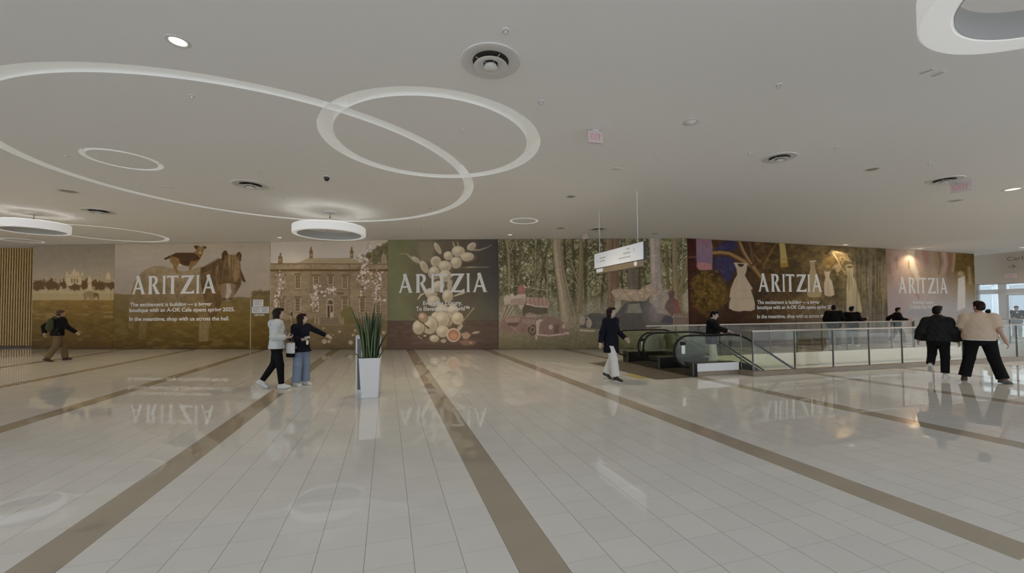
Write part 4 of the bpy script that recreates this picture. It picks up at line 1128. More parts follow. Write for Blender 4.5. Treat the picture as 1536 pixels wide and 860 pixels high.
board(0, paint_palace, 'leftmost printed board, elephant grazing before a white palace')
board(1, paint_horse, 'printed board of a small dog standing on a brown pony')
board(2, paint_manor, 'printed board of a stone manor house with climbing roses')
board(3, paint_eggs, 'green and brown printed board of piled eggs and petals')
board(4, paint_forest, 'printed board of old cars camped under tall forest trees', 1.5)
board(5, paint_gowns, 'dark printed board of pale gowns hanging in a tree', 1.7)
board(6, paint_rose, 'rightmost printed board of soft pink and blue drapery', 1.6)

def bpoint(B, px, py, off=0.0):
    """point of a board seen at design coordinates, as (s along, z)"""
    p = on_plane(px, py, B['a'], B['n'])
    return (p - B['a']).dot(B['t']), p.z

# ---- lettering -----------------------------------------------------------
def glyph(ch):
    """flared capitals; unit cap height, returns list of outlines and width"""
    if ch == 'A':
        return [[(0, 0), (.10, .03), (.345, .78), (.32, .99), (.41, 1.03), (.50, 1.03), (.84, .03), (.93, 0), (.63, 0), (.66, .03), (.43, .72), (.215, .03), (.235, 0)],
                [(.20, .27), (.66, .27), (.63, .365), (.23, .365)]], .93
    if ch == 'I':
        return [[(0, 0), (.30, 0), (.245, .06), (.235, .5), (.245, .94), (.30, 1), (0, 1), (.055, .94), (.065, .5), (.055, .06)]], .30
    if ch == 'T':
        return [[(0, 1), (0, .83), (.06, .90), (.265, .905), (.265, .06), (.215, 0), (.51, 0), (.46, .06), (.46, .905), (.665, .90), (.725, .83), (.725, 1)]], .725
    if ch == 'Z':
        return [[(0, 0), (.45, .895), (.20, .90), (.08, .82), (.06, 1), (.69, 1), (.71, .98), (.255, .105), (.56, .10), (.70, .19), (.71, 0)]], .71
    if ch == 'R':
        return [[(0, 0), (.29, 0), (.245, .06), (.235, .5), (.245, .93), (.245, 1), (0, 1), (.055, .94), (.065, .5), (.055, .06)],
                [(.24, 1), (.38, 1), (.53, .95), (.60, .84), (.60, .70), (.53, .57), (.38, .46), (.28, .44), (.28, .53), (.36, .57), (.42, .66), (.43, .77), (.39, .87), (.32, .915), (.24, .915)],
                [(.27, .50), (.44, .50), (.70, .06), (.77, 0), (.51, 0)]], .77

def headline(B, px0, px1, pyt, pyb, name='headline_lettering'):
    """seven flared capitals across the board between two columns"""
    s0, _ = bpoint(B, px0, (pyt + pyb) / 2); s1, _ = bpoint(B, px1, (pyt + pyb) / 2)
    _, zt = bpoint(B, (px0 + px1) / 2, pyt); _, zb = bpoint(B, (px0 + px1) / 2, pyb)
    h = zt - zb
    rel = [('A', 0, .178), ('R', .199, .348), ('I', .369, .413), ('T', .424, .556), ('Z', .580, .742), ('I', .761, .804), ('A', .822, 1.0)]
    mb = MB()
    for ch, r0, r1 in rel:
        outs, w = glyph(ch)
        for k, ol in enumerate(outs):
            pts = []
            for (gx, gy) in ol:
                s = s0 + (s1 - s0) * (r0 + (r1 - r0) * gx / w)
                pts.append(B['a'] + B['t'] * s + B['n'] * (0.001 + 0.0006 * k) + Vector((0, 0, zb + gy * h)))
            mb.slab(pts, B['n'] * 0.006)
    return mb.build(name, M['letters'], B['o'])

def small_text(B, body, px0, px1, pyb, cap_px, name='small_lettering', bold=0.018, matr=None):
    me = text_mesh(body, name, bold=bold)
    xs = [v.co.x for v in me.vertices]
    x0, x1 = min(xs), max(xs)
    capu = 0.70
    s0, zb = bpoint(B, px0, pyb); s1, _ = bpoint(B, px1, pyb)
    _, zt = bpoint(B, px0, pyb - cap_px)
    kx = (s1 - s0) / (x1 - x0); kz = (zt - zb) / capu
    bm = bmesh.new(); bm.from_mesh(me)
    for v in bm.verts:
        s = s0 + (v.co.x - x0) * kx; z = zb + v.co.y * kz
        v.co = B['a'] + B['t'] * s + B['n'] * 0.004 + Vector((0, 0, z))
    # one mesh per word: gather the letters' islands along the line and cut at the wide gaps
    bm.verts.ensure_lookup_table()
    seen = set(); isl = []
    for v in bm.verts:
        if v.index in seen: continue
        st = [v]; seen.add(v.index); grp = []
        while st:
            q = st.pop(); grp.append(q)
            for e in q.link_edges:
                o_ = e.other_vert(q)
                if o_.index not in seen: seen.add(o_.index); st.append(o_)
        ss_ = [(q.co - B['a']).dot(B['t']) for q in grp]
        isl.append((min(ss_), max(ss_), {q.index for q in grp}))
    isl.sort(key=lambda q: q[0])
    words = []; gap = 0.155 * kx
    for a_, b_, g_ in isl:
        if words and a_ - words[-1][1] < gap: words[-1][1] = max(words[-1][1], b_); words[-1][2] |= g_
        else: words.append([a_, b_, set(g_)])
    for a_, b_, g_ in words:
        w_ = bm.copy()
        bmesh.ops.delete(w_, geom=[v for v in w_.verts if v.index not in g_], context='VERTS')
        m2 = bpy.data.meshes.new(name); w_.to_mesh(m2); w_.free()
        link_mesh(name, m2, matr or M['letters'], B['o'])
    bm.free()

B = BOARDS[1]
headline(B, 196.9, 325.3, 413.6, 441)
small_text(B, 'The excitement is building \u2014 a bigger', 195.3, 317.7, 459.9, 5.6)
small_text(B, 'boutique with an A-OK Cafe opens spring 2025.', 194.4, 352.2, 468.3, 5.6)
small_text(B, 'In the meantime, shop with us across the hall.', 194.2, 344.2, 481.5, 5.6)
B = BOARDS[3]
headline(B, 596.4, 732.1, 410.9, 438.9)
small_text(B, 'Everyday Luxury.', 634.7, 693.3, 457.9, 6.0, bold=.020)
small_text(B, 'To Elevate Your World\u2122', 624.2, 704.2, 466.4, 6.0, bold=.020)
B = BOARDS[5]
headline(B, 1136.2, 1233.6, 411.6, 437.9)
small_text(B, 'The excitement is building \u2014 a bigger', 1135.8, 1229.8, 456.3, 5.6)
small_text(B, 'boutique with an A-OK Cafe opens spring 2025.', 1135.8, 1253.6, 464.0, 5.6)
small_text(B, 'In the meantime, shop with us across the hall.', 1135.8, 1249.0, 477.8, 5.6)
B = BOARDS[6]
headline(B, 1346.8, 1421.8, 416.9, 440.3)
small_text(B, 'Everyday Luxury.', 1369.6, 1401.2, 456.0, 5.2, bold=.012)
small_text(B, 'To Elevate Your World\u2122', 1364.5, 1404.5, 463.2, 5.2, bold=.012)

# ---- door in the boards: pale seams, lever handle, notices ----------------
M['seam'] = mat('pale_door_seam', srgb(190, 178, 150), 0.5)
M['paper'] = mat('white_paper', (0.80, 0.80, 0.79, 1), 0.7)
M['ink'] = mat('grey_print', (0.22, 0.21, 0.21, 1), 0.7)
M['red_ink'] = mat('red_print', (0.45, 0.16, 0.13, 1), 0.7)
def on_board(B, px, py, off):
    s, z = bpoint(B, px, py); return B['a'] + B['t'] * s + B['n'] * off + Vector((0, 0, z))
def board_rect(mb, B, x0, y0, x1, y1, off, th, mi=0):
    # straight metre-true rectangle: s from the middle row, z from the middle column
    s0, _ = bpoint(B, x0, (y0 + y1) / 2); s1, _ = bpoint(B, x1, (y0 + y1) / 2)
    _, za = bpoint(B, (x0 + x1) / 2, y1); _, zb = bpoint(B, (x0 + x1) / 2, y0)
    za = max(za, 0.015)
    pts = [B['a'] + B['t'] * s + B['n'] * off + Vector((0, 0, z)) for s, z in ((s0, za), (s1, za), (s1, zb), (s0, zb))]
    mb.slab(pts, B['n'] * th, mi)
def seam(B, x, y0, y1, w=0.8):
    mb = MB(); board_rect(mb, B, x - w / 2, y0, x + w / 2, y1, 0.002, 0.008)
    mb.build('door_seam', M['seam'], B['o'])
P2, P3 = BOARDS[1], BOARDS[2]
seam(P2, 376.0, 449, 523.5, 1.0); seam(P3, 437.0, 449, 523.5, .7); seam(P2, 405.0, 446, 523.5, .7)
h = MB()
pp = on_board(P3, 437.8, 471.5, 0.0)
h.lathe([(0.0, 0), (0.045, 0.0), (0.045, 0.015), (0, 0.015)], seg=20)
hm = MB()
hm.box(pp + P3['n'] * 0.012, (0.06, 0.02, 0.16), rz=math.atan2(P3['t'].y, P3['t'].x), bev=0.006)
hm.tube([pp + P3['n'] * 0.02, pp + P3['n'] * 0.07, pp + P3['n'] * 0.075 - P3['t'] * 0.14], 0.014)
hm.build('door_handle', M['black'], P3['o'])
def notice(x0, y0, x1, y1, label, lines, red=False):
    B = P2
    mb = MB(); board_rect(mb, B, x0, y0, x1, y1, 0.002, 0.003)
    o = mb.build('paper_notice', M['paper'])
    tag(o, label, 'notice', 'paper notices on the hoarding door')
    pr = MB()
    hgt = y1 - y0
    for k in range(lines):
        y = y0 + hgt * (0.30 + 0.6 * k / lines)
        board_rect(pr, B, x0 + (x1 - x0) * .12, y, x1 - (x1 - x0) * (.12 + .25 * (k % 3 == 2)), y + hgt * .05, 0.0055, 0.0006)
    pr.build('printed_lines', M['ink'], o)
    hd = MB(); board_rect(hd, B, x0 + (x1 - x0) * .1, y0 + hgt * .1, x1 - (x1 - x0) * .1, y0 + hgt * .18, 0.0055, 0.0006)
    hd.build('printed_heading', M['red_ink'] if red else M['ink'], o)
notice(379.7, 449.6, 395.0, 459.8, 'upper paper notice with a red heading on the hoarding door', 4, True)
notice(378.0, 460.3, 391.0, 470.0, 'lower left paper notice with a red heading on the hoarding door', 5, True)
notice(391.4, 460.3, 403.6, 470.0, 'lower right paper notice with grey print on the hoarding door', 5)
headline(P2, 381.0, 397.0, 471.0, 474.2, 'door_lettering')
# ================================================================== THINGS ON THE CEILING
SLOPE = math.atan(CB)
def at_ceil(name, px, py, label=None, cat=None, group=None, dz=0.0):
    p = on_ceil(px, py)
    o = empty(name, p + Vector((0, 0, dz)), 0, label, cat, group)
    o.rotation_euler = (0, -SLOPE, 0)       # lies flush with the slightly falling ceiling
    return o
M['cove'] = mat('cove_diffuser', (0.8, 0.8, 0.78, 1), 0.6, emit=(1.0, 0.99, 0.93, 1), estr=0.10)
M['ring_glow'] = mat('ring_lamp_diffuser', (0.8, 0.8, 0.8, 1), 0.6, emit=(1.0, 0.995, 0.96, 1), estr=0.22)
M['uplight'] = mat('uplight_strip', (0.8, 0.8, 0.8, 1), 0.6, emit=(1.0, 0.98, 0.93, 1), estr=2.2)
M['fixture_white'] = mat('fixture_white', (0.72, 0.71, 0.69, 1), 0.5)
M['fixture_dark'] = mat('fixture_cavity', (0.05, 0.04, 0.03, 1), 0.7)
M['fixture_grey'] = mat('fixture_inner_grey', (0.42, 0.42, 0.41, 1), 0.6)
M['lamp_on'] = mat('lamp_lens_lit', (0.8, 0.8, 0.8, 1), 0.4, emit=(1, 0.97, 0.9, 1), estr=0.75)
M['lamp_off'] = mat('lamp_lens', (0.30, 0.26, 0.2, 1), 0.3)
M['wire'] = mat('suspension_wire', (0.35, 0.28, 0.15, 1), 0.4, metal=0.5)

# LED rings let into the grooves
ring_labels = ['large recessed ring light, the widest loop of the ceiling', 'mid-size recessed ring light overlapping the widest loop',
               'small recessed ring light inside the widest loop', 'small recessed ring light above the green egg board',
               'thin recessed ring light beside the far left hanging ring lamp', 'small recessed ring light nearest the slatted wall']
for (cx, cy, r, w), lab in zip(RINGS, ring_labels):
    mb = MB()
    dep = 0.22 if w > 0.12 else 0.12
    sg = 128 if r > 1 else 64
    annulus(mb, cx, cy, r - w / 2 + 0.002, r + w / 2 - 0.002, dep - 0.012, dep - 0.004, sg)      # top of the channel
    annulus(mb, cx, cy, r - w / 2 + 0.002, r - w / 2 + 0.007, 0.001, dep - 0.012, sg)            # its two lit sides
    annulus(mb, cx, cy, r + w / 2 - 0.007, r + w / 2 - 0.002, 0.001, dep - 0.012, sg)
    o = mb.build('recessed_ring_light', M['cove'])
    tag(o, lab, 'ring light', 'ring lights let into the ceiling')

# hanging ring lamps
def hanging_ring(px, py, R, z0, z1, th, label):
    c = on_ceil(px, py)
    root = empty('hanging_ring_lamp', c, 0, label, 'pendant lamp', 'hanging ring lamps')
    a, b = z0 - c.z, z1 - c.z
    mb = MB()
    e = 0.012
    prof = [(R - th, a + e), (R - th + e, a), (R - e, a), (R, a + e), (R, b - e), (R - e, b), (R - th + e, b), (R - th, b - e)]
    mb.lathe(prof, seg=96)
    mb.build('ring_shade', M['ring_glow'], root, sharp=30)
    if R < 1.042:
        ul = MB(); ul.lathe([(R - th + 0.02, b + 0.001), (R - 0.02, b + 0.001), (R - 0.02, b + 0.004), (R - th + 0.02, b + 0.004), (R - th + 0.02, b + 0.001)], seg=96)
        ul.build('uplight_strip', M['uplight'], root)
    inn = MB()
    inn.lathe([(R - th - 0.004, a + 0.005), (R - th - 0.004, b), (R - th - 0.010, b), (R - th - 0.010, a + 0.005), (R - th - 0.004, a + 0.005)], seg=96)
    inn.build('inner_band', M['fixture_grey'], root)
    cn = MB(); cn.lathe([(0, -0.05), (0.16, -0.05), (0.19, -0.04), (0.19, 0.002), (0, 0.002)], seg=32); cn.build('canopy', M['fixture_white'], root)
    st = MB(); st.tube([(0, 0, -0.05), (0, 0, -0.17)], 0.012); st.ball((0, 0, -0.175), 0.03); st.build('stem', M['wire'], root)
    for k in range(4):
        q = 2 * PI * k / 4 + 0.5
        wv = MB(); wv.tube([(0, 0, -0.175), ((R - th / 2) * math.cos(q), (R - th / 2) * math.sin(q), b + 0.004)], 0.004, seg=5)
        wv.build('cable', M['wire'], root)
    return root
hanging_ring(495, 318, 1.04, 3.975, 4.215, 0.13, 'hanging ring lamp in front of the stone manor board')
hanging_ring(51, 320, 0.83, 4.235, 4.485, 0.10, 'hanging ring lamp at the far left near the slatted wall')
def ring_at(cx, cy, R, z0, z1, th, label):
    px, py = project((cx, cy, ceil_z(cx)))
    return hanging_ring(px, py, R, z0, z1, th, label)
ring_at(4.20, 2.72, 1.045, 3.93, 4.17, 0.21, 'large hanging ring lamp cut off at the upper right corner')

# round air diffusers
def air_diffuser(px, py, R, label):
    root = at_ceil('air_diffuser', px, py, label, 'air diffuser', 'round ceiling air diffusers')
    k = R / 0.36
    f = MB(); f.lathe([(r * k, z * k) for r, z in ((0.36, -0.001), (0.355, -0.014), (0.33, -0.020), (0.27, -0.006), (0.225, -0.010), (0.215, -0.004), (0.215, -0.002)) ], seg=48)
    f.build('flange', M['fixture_white'], root)
    d = MB(); d.lathe([(0.0, -0.003), (0.22 * k, -0.003)], seg=40); d.build('throat', M['fixture_dark'], root)
    c = MB(); c.lathe([(r * k, z * k) for r, z in ((0.10, -0.02), (0.19, -0.05), (0.20, -0.062), (0.185, -0.068), (0.10, -0.045), (0.085, -0.03), (0.10, -0.02))], seg=40)
    c.build('cone', M['fixture_white'], root)
    p = MB(); p.lathe([(0.0, -0.04 * k), (0.07 * k, -0.05 * k), (0.082 * k, -0.085 * k), (0.05 * k, -0.10 * k), (0, -0.104 * k)], seg=32); p.build('centre_plug', M['fixture_white'], root)
    for q in range(4):
        a = q * PI / 2 + 0.6
        s = MB(); s.tube([(0.06 * k * math.cos(a), 0.06 * k * math.sin(a), -0.04 * k), (0.2 * k * math.cos(a), 0.2 * k * math.sin(a), -0.02 * k)], 0.006 * k, seg=6); s.build('strut', M['fixture_grey'], root)
    return root
air_diffuser(736, 92, 0.365, 'nearest round air diffuser, above the centre of the hall')
air_diffuser(376, 277, 0.40, 'round air diffuser inside the widest ceiling loop')
air_diffuser(148, 316.5, 0.42, 'round air diffuser beyond the widest loop on the left')
air_diffuser(1169, 236.5, 0.30, 'round air diffuser above the escalators')
air_diffuser(1417, 270.0, 0.33, 'round air diffuser beside the right-hand exit sign')
air_diffuser(897, 343.8, 0.34, 'far round air diffuser in front of the forest board')

# recessed downlights
def downlight(px, py, label, on=False, r=0.075, eyeball=False):
    root = at_ceil('recessed_downlight', px, py, label, 'downlight', 'recessed ceiling downlights')
    t = MB(); t.lathe([(r * 1.45, 0.0), (r * 1.42, -0.006), (r * 1.05, -0.008), (r, 0.0), (r * 1.0, 0.0)], seg=28); t.build('trim_ring', M['fixture_white'], root)
    l = MB()
    if eyeball: l.lathe([(0, -0.04), (r * 0.5, -0.032), (r * 0.85, -0.012), (r, -0.002)], seg=24)
    else: l.lathe([(0, -0.003), (r * 0.98, -0.003)], seg=24)
    l.build('lens', M['lamp_on'] if on else (M['fixture_white'] if eyeball else M['lamp_off']), root)
    return root
downlight(267, 62, 'lit downlight above the widest ceiling loop', True, 0.085)
downlight(419.5, 356.5, 'lit downlight in front of the pony board', True)
downlight(1268, 367.3, 'lit downlight close above the gown board', True, 0.1)
downlight(1380, 373.0, 'lit downlight close above the pink drapery board', True, 0.1)
downlight(1519, 284, 'lit downlight near the glass doors on the right', True, 0.13)
downlight(1534, 371.5, 'lit downlight against the beige end wall', True, 0.12)
downlight(1036, 183, 'white eyeball downlight right of the near exit sign', False, 0.09, True)
downlight(102.5, 287, 'dark downlight above the left hanging ring lamp', False, 0.16)
downlight(856, 295, 'dark downlight left of the hanging sign', False, 0.1)
downlight(841, 342.5, 'small downlight left of the hanging sign near the boards', False, 0.12)
downlight(1308, 254, 'dark downlight between the two right-hand air diffusers', False, 0.1)
downlight(1433, 301, 'dark downlight just below the right-hand exit sign', False, 0.12)
downlight(765, 352.3, 'small lit downlight above the edge of the forest board', True, 0.08)
downlight(982, 350.5, 'small downlight above the pale tree trunk of the forest board', False, 0.11)

# sprinklers / detectors
def sprinkler(px, py, label, k=1.0):
    root = at_ceil('sprinkler_head', px, py, label, 'sprinkler', 'ceiling sprinklers')
    a = MB(); a.lathe([(0.0, -0.012), (0.035 * k, -0.012), (0.042 * k, -0.005), (0.042 * k, 0.0)], seg=18); a.build('escutcheon', M['fixture_white'], root)
    b = MB(); b.lathe([(0.012 * k, -0.01), (0.012 * k, -0.04), (0.024 * k, -0.042), (0.024 * k, -0.047), (0.0, -0.048)], seg=12); b.build('deflector', M['fixture_white'], root)
    return root
for px, py, k, lab in [
    (758.5, 45, 1.0, 'sprinkler head nearest the big round air diffuser'), (811.5, 152, 1.2, 'sprinkler head right of the mid-size ring light'),
    (1168, 127, 1.0, 'sprinkler head high up, right of the eyeball downlight'), (1125, 229.5, 1.2, 'sprinkler head just left of the air diffuser above the escalators'),
    (986, 232.5, .9, 'sprinkler head below the eyeball downlight'), (694.5, 195, .8, 'sprinkler head inside the mid-size ring light'),
    (1254, 221, 1.0, 'sprinkler head right of the air diffuser above the escalators'), (1394.5, 244, 1.0, 'sprinkler head above the right-hand exit sign'),
    (288, 143.5, 1.0, 'sprinkler head inside the widest loop near its front edge'), (100.5, 234, 1.1, 'sprinkler head left of the small ring light'),
    (391, 257, 1.0, 'sprinkler head just above the air diffuser in the widest loop'), (410, 282.5, 1.0, 'sprinkler head just right of the air diffuser in the widest loop'),
    (425, 296.5, .8, 'sprinkler head left of the manor board ring lamp'), (657.5, 281, .9, 'sprinkler head below the mid-size ring light'),
    (645.5, 312.5, 1.0, 'sprinkler head near the right end of the widest loop'), (113.5, 323, 1.0, 'sprinkler head near the air diffuser beyond the widest loop'),
    (632, 344.5, 1.0, 'sprinkler head above the green egg board')]:
    sprinkler(px, py, lab, k)

# dome camera
cr = at_ceil('dome_camera', 490, 265, 'small dark dome camera inside the widest ceiling loop', 'camera')
a = MB(); a.lathe([(0.0, -0.02), (0.075, -0.02), (0.085, -0.012), (0.085, 0.0)], seg=24); a.build('housing', M['fixture_white'], cr)
a = MB(); a.lathe([(0.06, -0.02), (0.06, -0.05), (0.045, -0.085), (0.02, -0.103), (0.0, -0.107)], seg=24); a.build('dome', mat('smoked_dome', (0.01, 0.01, 0.01, 1), 0.1), cr)
# flat cover plates
for px, py, w, d, lab in [(484.5, 254.5, 0.14, 0.07, 'small white cover plate above the dome camera'), (252, 280.5, 0.28, 0.12, 'white cover plate left of the air diffuser in the widest loop'),
                          (924.5, 253, 0.2, 0.12, 'white cover plate between the near exit sign and hanging sign')]:
    p = on_ceil(px, py); mb = MB(); mb.box((0, 0, -0.006), (w, d, 0.012), bev=0.004)
    o = mb.build('ceiling_plate', M['fixture_white'], None, p, 0.2); o.rotation_euler = (0, -SLOPE, 0.2); tag(o, lab, 'cover plate')
# two slot diffusers
for (x0, y0), (x1, y1), lab in [((1380, 110.2), (1399, 103.2), 'left narrow slot diffuser below the big corner ring lamp'), ((1398, 114.0), (1415, 107.4), 'right narrow slot diffuser below the big corner ring lamp')]:
    A, B_ = on_ceil(x0, y0), on_ceil(x1, y1)
    c = (A + B_) / 2; L_ = (B_ - A).length; rz = math.atan2(B_.y - A.y, B_.x - A.x)
    root = empty('slot_diffuser', c, 0, lab, 'air diffuser', 'slot diffusers'); root.rotation_euler = (0, -SLOPE, rz)
    f = MB()
    for s in (-1, 1): f.box((0, s * 0.022, -0.004), (L_, 0.014, 0.010))
    for s in (-1, 1): f.box((s * L_ / 2, 0, -0.004), (0.012, 0.058, 0.010))
    f.build('frame', M['fixture_white'], root)
    g = MB(); g.box((0, 0, -0.001), (L_ - 0.01, 0.032, 0.004)); g.build('slot', M['fixture_grey'], root)
# small pair of dark outlets before the egg board
for px, lab in ((594.5, 'left small dark ceiling outlet before the egg board'), (599.5, 'right small dark ceiling outlet before the egg board')):
    root = at_ceil('ceiling_outlet', px, 354.4, lab, 'outlet', 'small ceiling outlets')
    a = MB(); a.lathe([(0.05, 0), (0.048, -0.01), (0.036, -0.012), (0.034, -0.002)], seg=18); a.build('rim', M['fixture_white'], root)
    a = MB(); a.lathe([(0, -0.004), (0.036, -0.004)], seg=18); a.build('opening', M['fixture_dark'], root)

# exit signs
M['exit_white'] = mat('exit_sign_face', (0.62, 0.55, 0.54, 1), 0.5)
M['exit_red'] = mat('exit_letters', (0.60, 0.30, 0.31, 1), 0.5, emit=(1.0, 0.5, 0.5, 1), estr=0.06)
def exit_sign(c, rz, w, h, label, hang=0.02, wall=False):
    """c: top centre of the casing; local -y faces the reader"""
    root = empty('exit_sign', c, rz, label, 'exit sign', 'exit signs')
    b = MB(); b.box((0, 0, -h / 2), (w, 0.045, h), bev=0.006); b.build('casing', M['exit_white'], root)
    me = text_mesh('EXIT', 'exit_lettering', bold=0.03)
    xs = [v.co.x for v in me.vertices]; ys = [v.co.y for v in me.vertices]
    x0, x1, y0, y1 = min(xs), max(xs), min(ys), max(ys)
    for s in ((-1,) if wall else (-1, 1)):
        m2 = me.copy()
        for v in m2.vertices:
            u = (v.co.x - x0) / (x1 - x0) - 0.5; q = (v.co.y - y0) / (y1 - y0) - 0.5
            v.co = (u * w * 0.72 * -s, s * 0.0242, -h / 2 + q * h * 0.55)
        link_mesh('exit_lettering', m2, M['exit_red'], root)
    if not wall:
        k = MB(); k.box((0, 0, hang / 2), (w * 0.45, 0.06, hang), bev=0.004); k.build('canopy', M['fixture_white'], root)
    return root
p = on_ceil(892.5, 195.5); exit_sign(p - Vector((0, 0, 0.02)), 0.28, 0.27, 0.20, 'nearest ceiling exit sign, right of the mid-size ring light')
p = on_ceil(1441.5, 272.5); exit_sign(p - Vector((0, 0, 0.02)), YAW - PI / 2 + 0.25, 0.36, 0.215, 'exit sign hanging from the ceiling on the right')
p = on_ceil(878, 350.5); exit_sign(p - Vector((0, 0, 0.02)), -0.9, 0.24, 0.19, 'tiny far exit sign before the forest board')

# hanging directory sign
M['sign_face'] = mat('sign_face_white', (0.78, 0.80, 0.82, 1), 0.4, emit=(0.9, 0.95, 1.0, 1), estr=0.15)  # slight glow added to the face to lift its brightness
M['sign_edge'] = mat('sign_edge_dark', (0.03, 0.04, 0.035, 1), 0.4)
M['sign_wood'] = mat('sign_wood', (0.30, 0.235, 0.16, 1), 0.5, noise=(8, 0.15))
M['sign_print'] = mat('sign_print_grey', (0.60, 0.62, 0.64, 1), 0.6)
M['icon_white'] = mat('sign_icon_white', (0.78, 0.8, 0.82, 1), 0.4, emit=(0.9, 0.95, 1, 1), estr=0.12)  # icons carry a similar small added glow
def hanging_sign():
    A = on_ceil(955.5, 288); Bq = on_ceil(898.6, 314)
    dirv = Vector((Bq.x - A.x, Bq.y - A.y, 0)).normalized()      # from the near rod to the far rod
    def t_for(px):
        lo, hi = -2.0, 4.0
        for _ in range(50):
            mid = (lo + hi) / 2
            q = A + dirv * mid; q.z = 3.0
            if project(q)[0] > px: lo = mid
            else: hi = mid
        return lo
    t0, t1 = t_for(967.5), t_for(893.5)
    P0 = A + dirv * t0
    dist = math.hypot(P0.x, P0.y)
    def z_at(px, py, t):
        r = ray(px, py); q = A + dirv * t; k = math.hypot(q.x, q.y) / math.hypot(r.x, r.y); return EYE + r.z * k
    zt, zb = z_at(967.5, 362.8, t0), z_at(967.5, 389.2, t0)
    zt2, zb2 = z_at(893.5, 381, t1), z_at(893.5, 403.5, t1)
    zt, zb = (zt + zt2) / 2, (zb + zb2) / 2
    L_ = t1 - t0; H_ = zt - zb
    mid = A + dirv * ((t0 + t1) / 2); mid.z = zb
    rz = math.atan2(-dirv.y, -dirv.x)          # local +x towards the camera end, local -y faces left of it
    root = empty('hanging_sign', mid, rz, 'white hanging direction sign with a wooden lower rail', 'sign')
    # which local side faces the camera?
    yl = Vector((-math.sin(rz), math.cos(rz), 0)); s = -1 if yl.dot(-mid) < 0 else 1
    T = 0.10
    e = MB(); e.box((0, 0, H_ / 2), (L_, T * 0.8, H_)); e.build('sign_box', M['sign_edge'], root)
    for q in (s, -s):
        f = MB(); f.box((0, q * T * 0.43, H_ / 2), (L_ - 0.012, T * 0.06, H_ - 0.012), bev=0.004); f.build('sign_face', M['sign_face'], root)
    w = MB(); w.box((-0.02, 0, -0.085), (L_ - 0.16, T * 0.7, 0.15), bev=0.004); w.build('lower_rail', M['sign_wood'], root)
    fy = s * (T * 0.46 + 0.002)
    # faded lines of directions and arrows: left block and right block as the reader sees them
    sx = -s if True else s
    def u(fr): return (fr - 0.5) * L_ * (1 if s < 0 else -1) if False else None
    # reader's left is the far end (-x): fraction 0 at the far end, 1 at the near end
    X = lambda fr: -L_ / 2 + fr * L_
    pr = MB()
    for f0, f1, zz in ((.13, .27, .62), (.13, .25, .42), (.70, .76, .80), (.64, .77, .56), (.55, .77, .32)):
        pr.box(((X(f0) + X(f1)) / 2, fy, zz * H_), (X(f1) - X(f0), 0.002, 0.035))
    pr.build('faded_lettering', M['sign_print'], root)
    ar = MB()
    for fx, zz, up in ((.075, .5, -1), (.84, .62, 1)):
        x = X(fx)
        ar.box((x, fy, zz * H_), (0.012, 0.002, 0.10)); 
        for q in (-1, 1):
            ar.slab([(x, fy - .001, (zz * H_) + up * 0.06), (x + q * 0.04, fy - .001, zz * H_ + up * 0.02), (x + q * 0.04, fy - .001, zz * H_ + up * 0.005), (x, fy - .001, zz * H_ + up * 0.045)], (0, 0.002, 0))
    ar.build('arrow', M['sign_print'], root)
    for fr in (.075, .125, .175, .86):
        ic = MB(); ax = ((Vector((1, 0, 0)), Vector((0, 0, 1)), Vector((0, 1, 0))))
        vs = []; n = 24
        for yy in (0.036 * s, 0.048 * s):
            vs += [(X(fr) + 0.058 * math.cos(2 * PI * k / n), yy, -0.075 + 0.058 * math.sin(2 * PI * k / n)) for k in range(n)]
        ic.add(vs, [list(range(n)), list(range(n, 2 * n))] + [(k, (k + 1) % n, n + (k + 1) % n, n + k) for k in range(n)])
        ic.build('round_icon', M['icon_white'], root)
    for t in (0.0, (Bq - A).xy.length):
        x = (t0 + t1) / 2 - t
        top = ceil_z((A + dirv * t).x) - zb
        rd = MB(); rd.tube([(x, 0, H_), (x, 0, top)], 0.009, seg=8); rd.lathe([(0.03, top - 0.012), (0.03, top - 0.001), (0, top - 0.001)], (x, 0, 0), seg=16)
        rd.build('rod', M['fixture_white'], root)
hanging_sign()

# lettering on the beige end wall
M['wall_print'] = mat('wall_print_brown', (0.20, 0.165, 0.12, 1), 0.6)
def endwall_text():
    def W(s, z, off=0.004): return WC + WT * s - WN * off + Vector((0, 0, z))
    s0, zb = wcoord(1510.5, 391.5); _, zt = wcoord(1510.5, 386.0)
    me = text_mesh("Carl's Jr.", 'wall_lettering', bold=0.01)
    k = (zt - zb) / 0.7 * 1.0
    x0 = min(v.co.x for v in me.vertices)
    sgn = 1
    for v in me.vertices: v.co = W(s0 + (v.co.x - x0) * k * 1.25, zb + v.co.y * k)
    o = link_mesh('wall_lettering', me, M['wall_print'])
    tag(o, 'brown lettering high on the beige end wall', 'lettering')
    sa, za = wcoord(1511.5, 400.5); sb, _ = wcoord(1523.5, 400)
    mb = MB()
    def bar(p, q, w):
        (s1, z1), (s2, z2) = p, q; dx, dz = s2 - s1, z2 - z1; l = math.hypot(dx, dz); ox, oz = -dz / l * w / 2, dx / l * w / 2
        mb.slab([W(s1 + ox, z1 + oz), W(s2 + ox, z2 + oz), W(s2 - ox, z2 - oz), W(s1 - ox, z1 - oz)], -WN * 0.004)
    bar((sa, za), (sb, za), 0.028); bar((sb, za), (sb - 0.12, za + 0.10), 0.028); bar((sb, za), (sb - 0.12, za - 0.10), 0.028)
    o = mb.build('wall_arrow', M['wall_print']); tag(o, 'brown right-pointing arrow below the wall lettering', 'arrow')
    sc_, zc_ = wcoord(1516, 411)
    c = WC + WT * sc_ - WN * 0.03 + Vector((0, 0, zc_))
    exit_sign(c, math.atan2(WT.y, WT.x), 0.42, 0.22, 'exit sign on the beige end wall over the glass doors', wall=True)
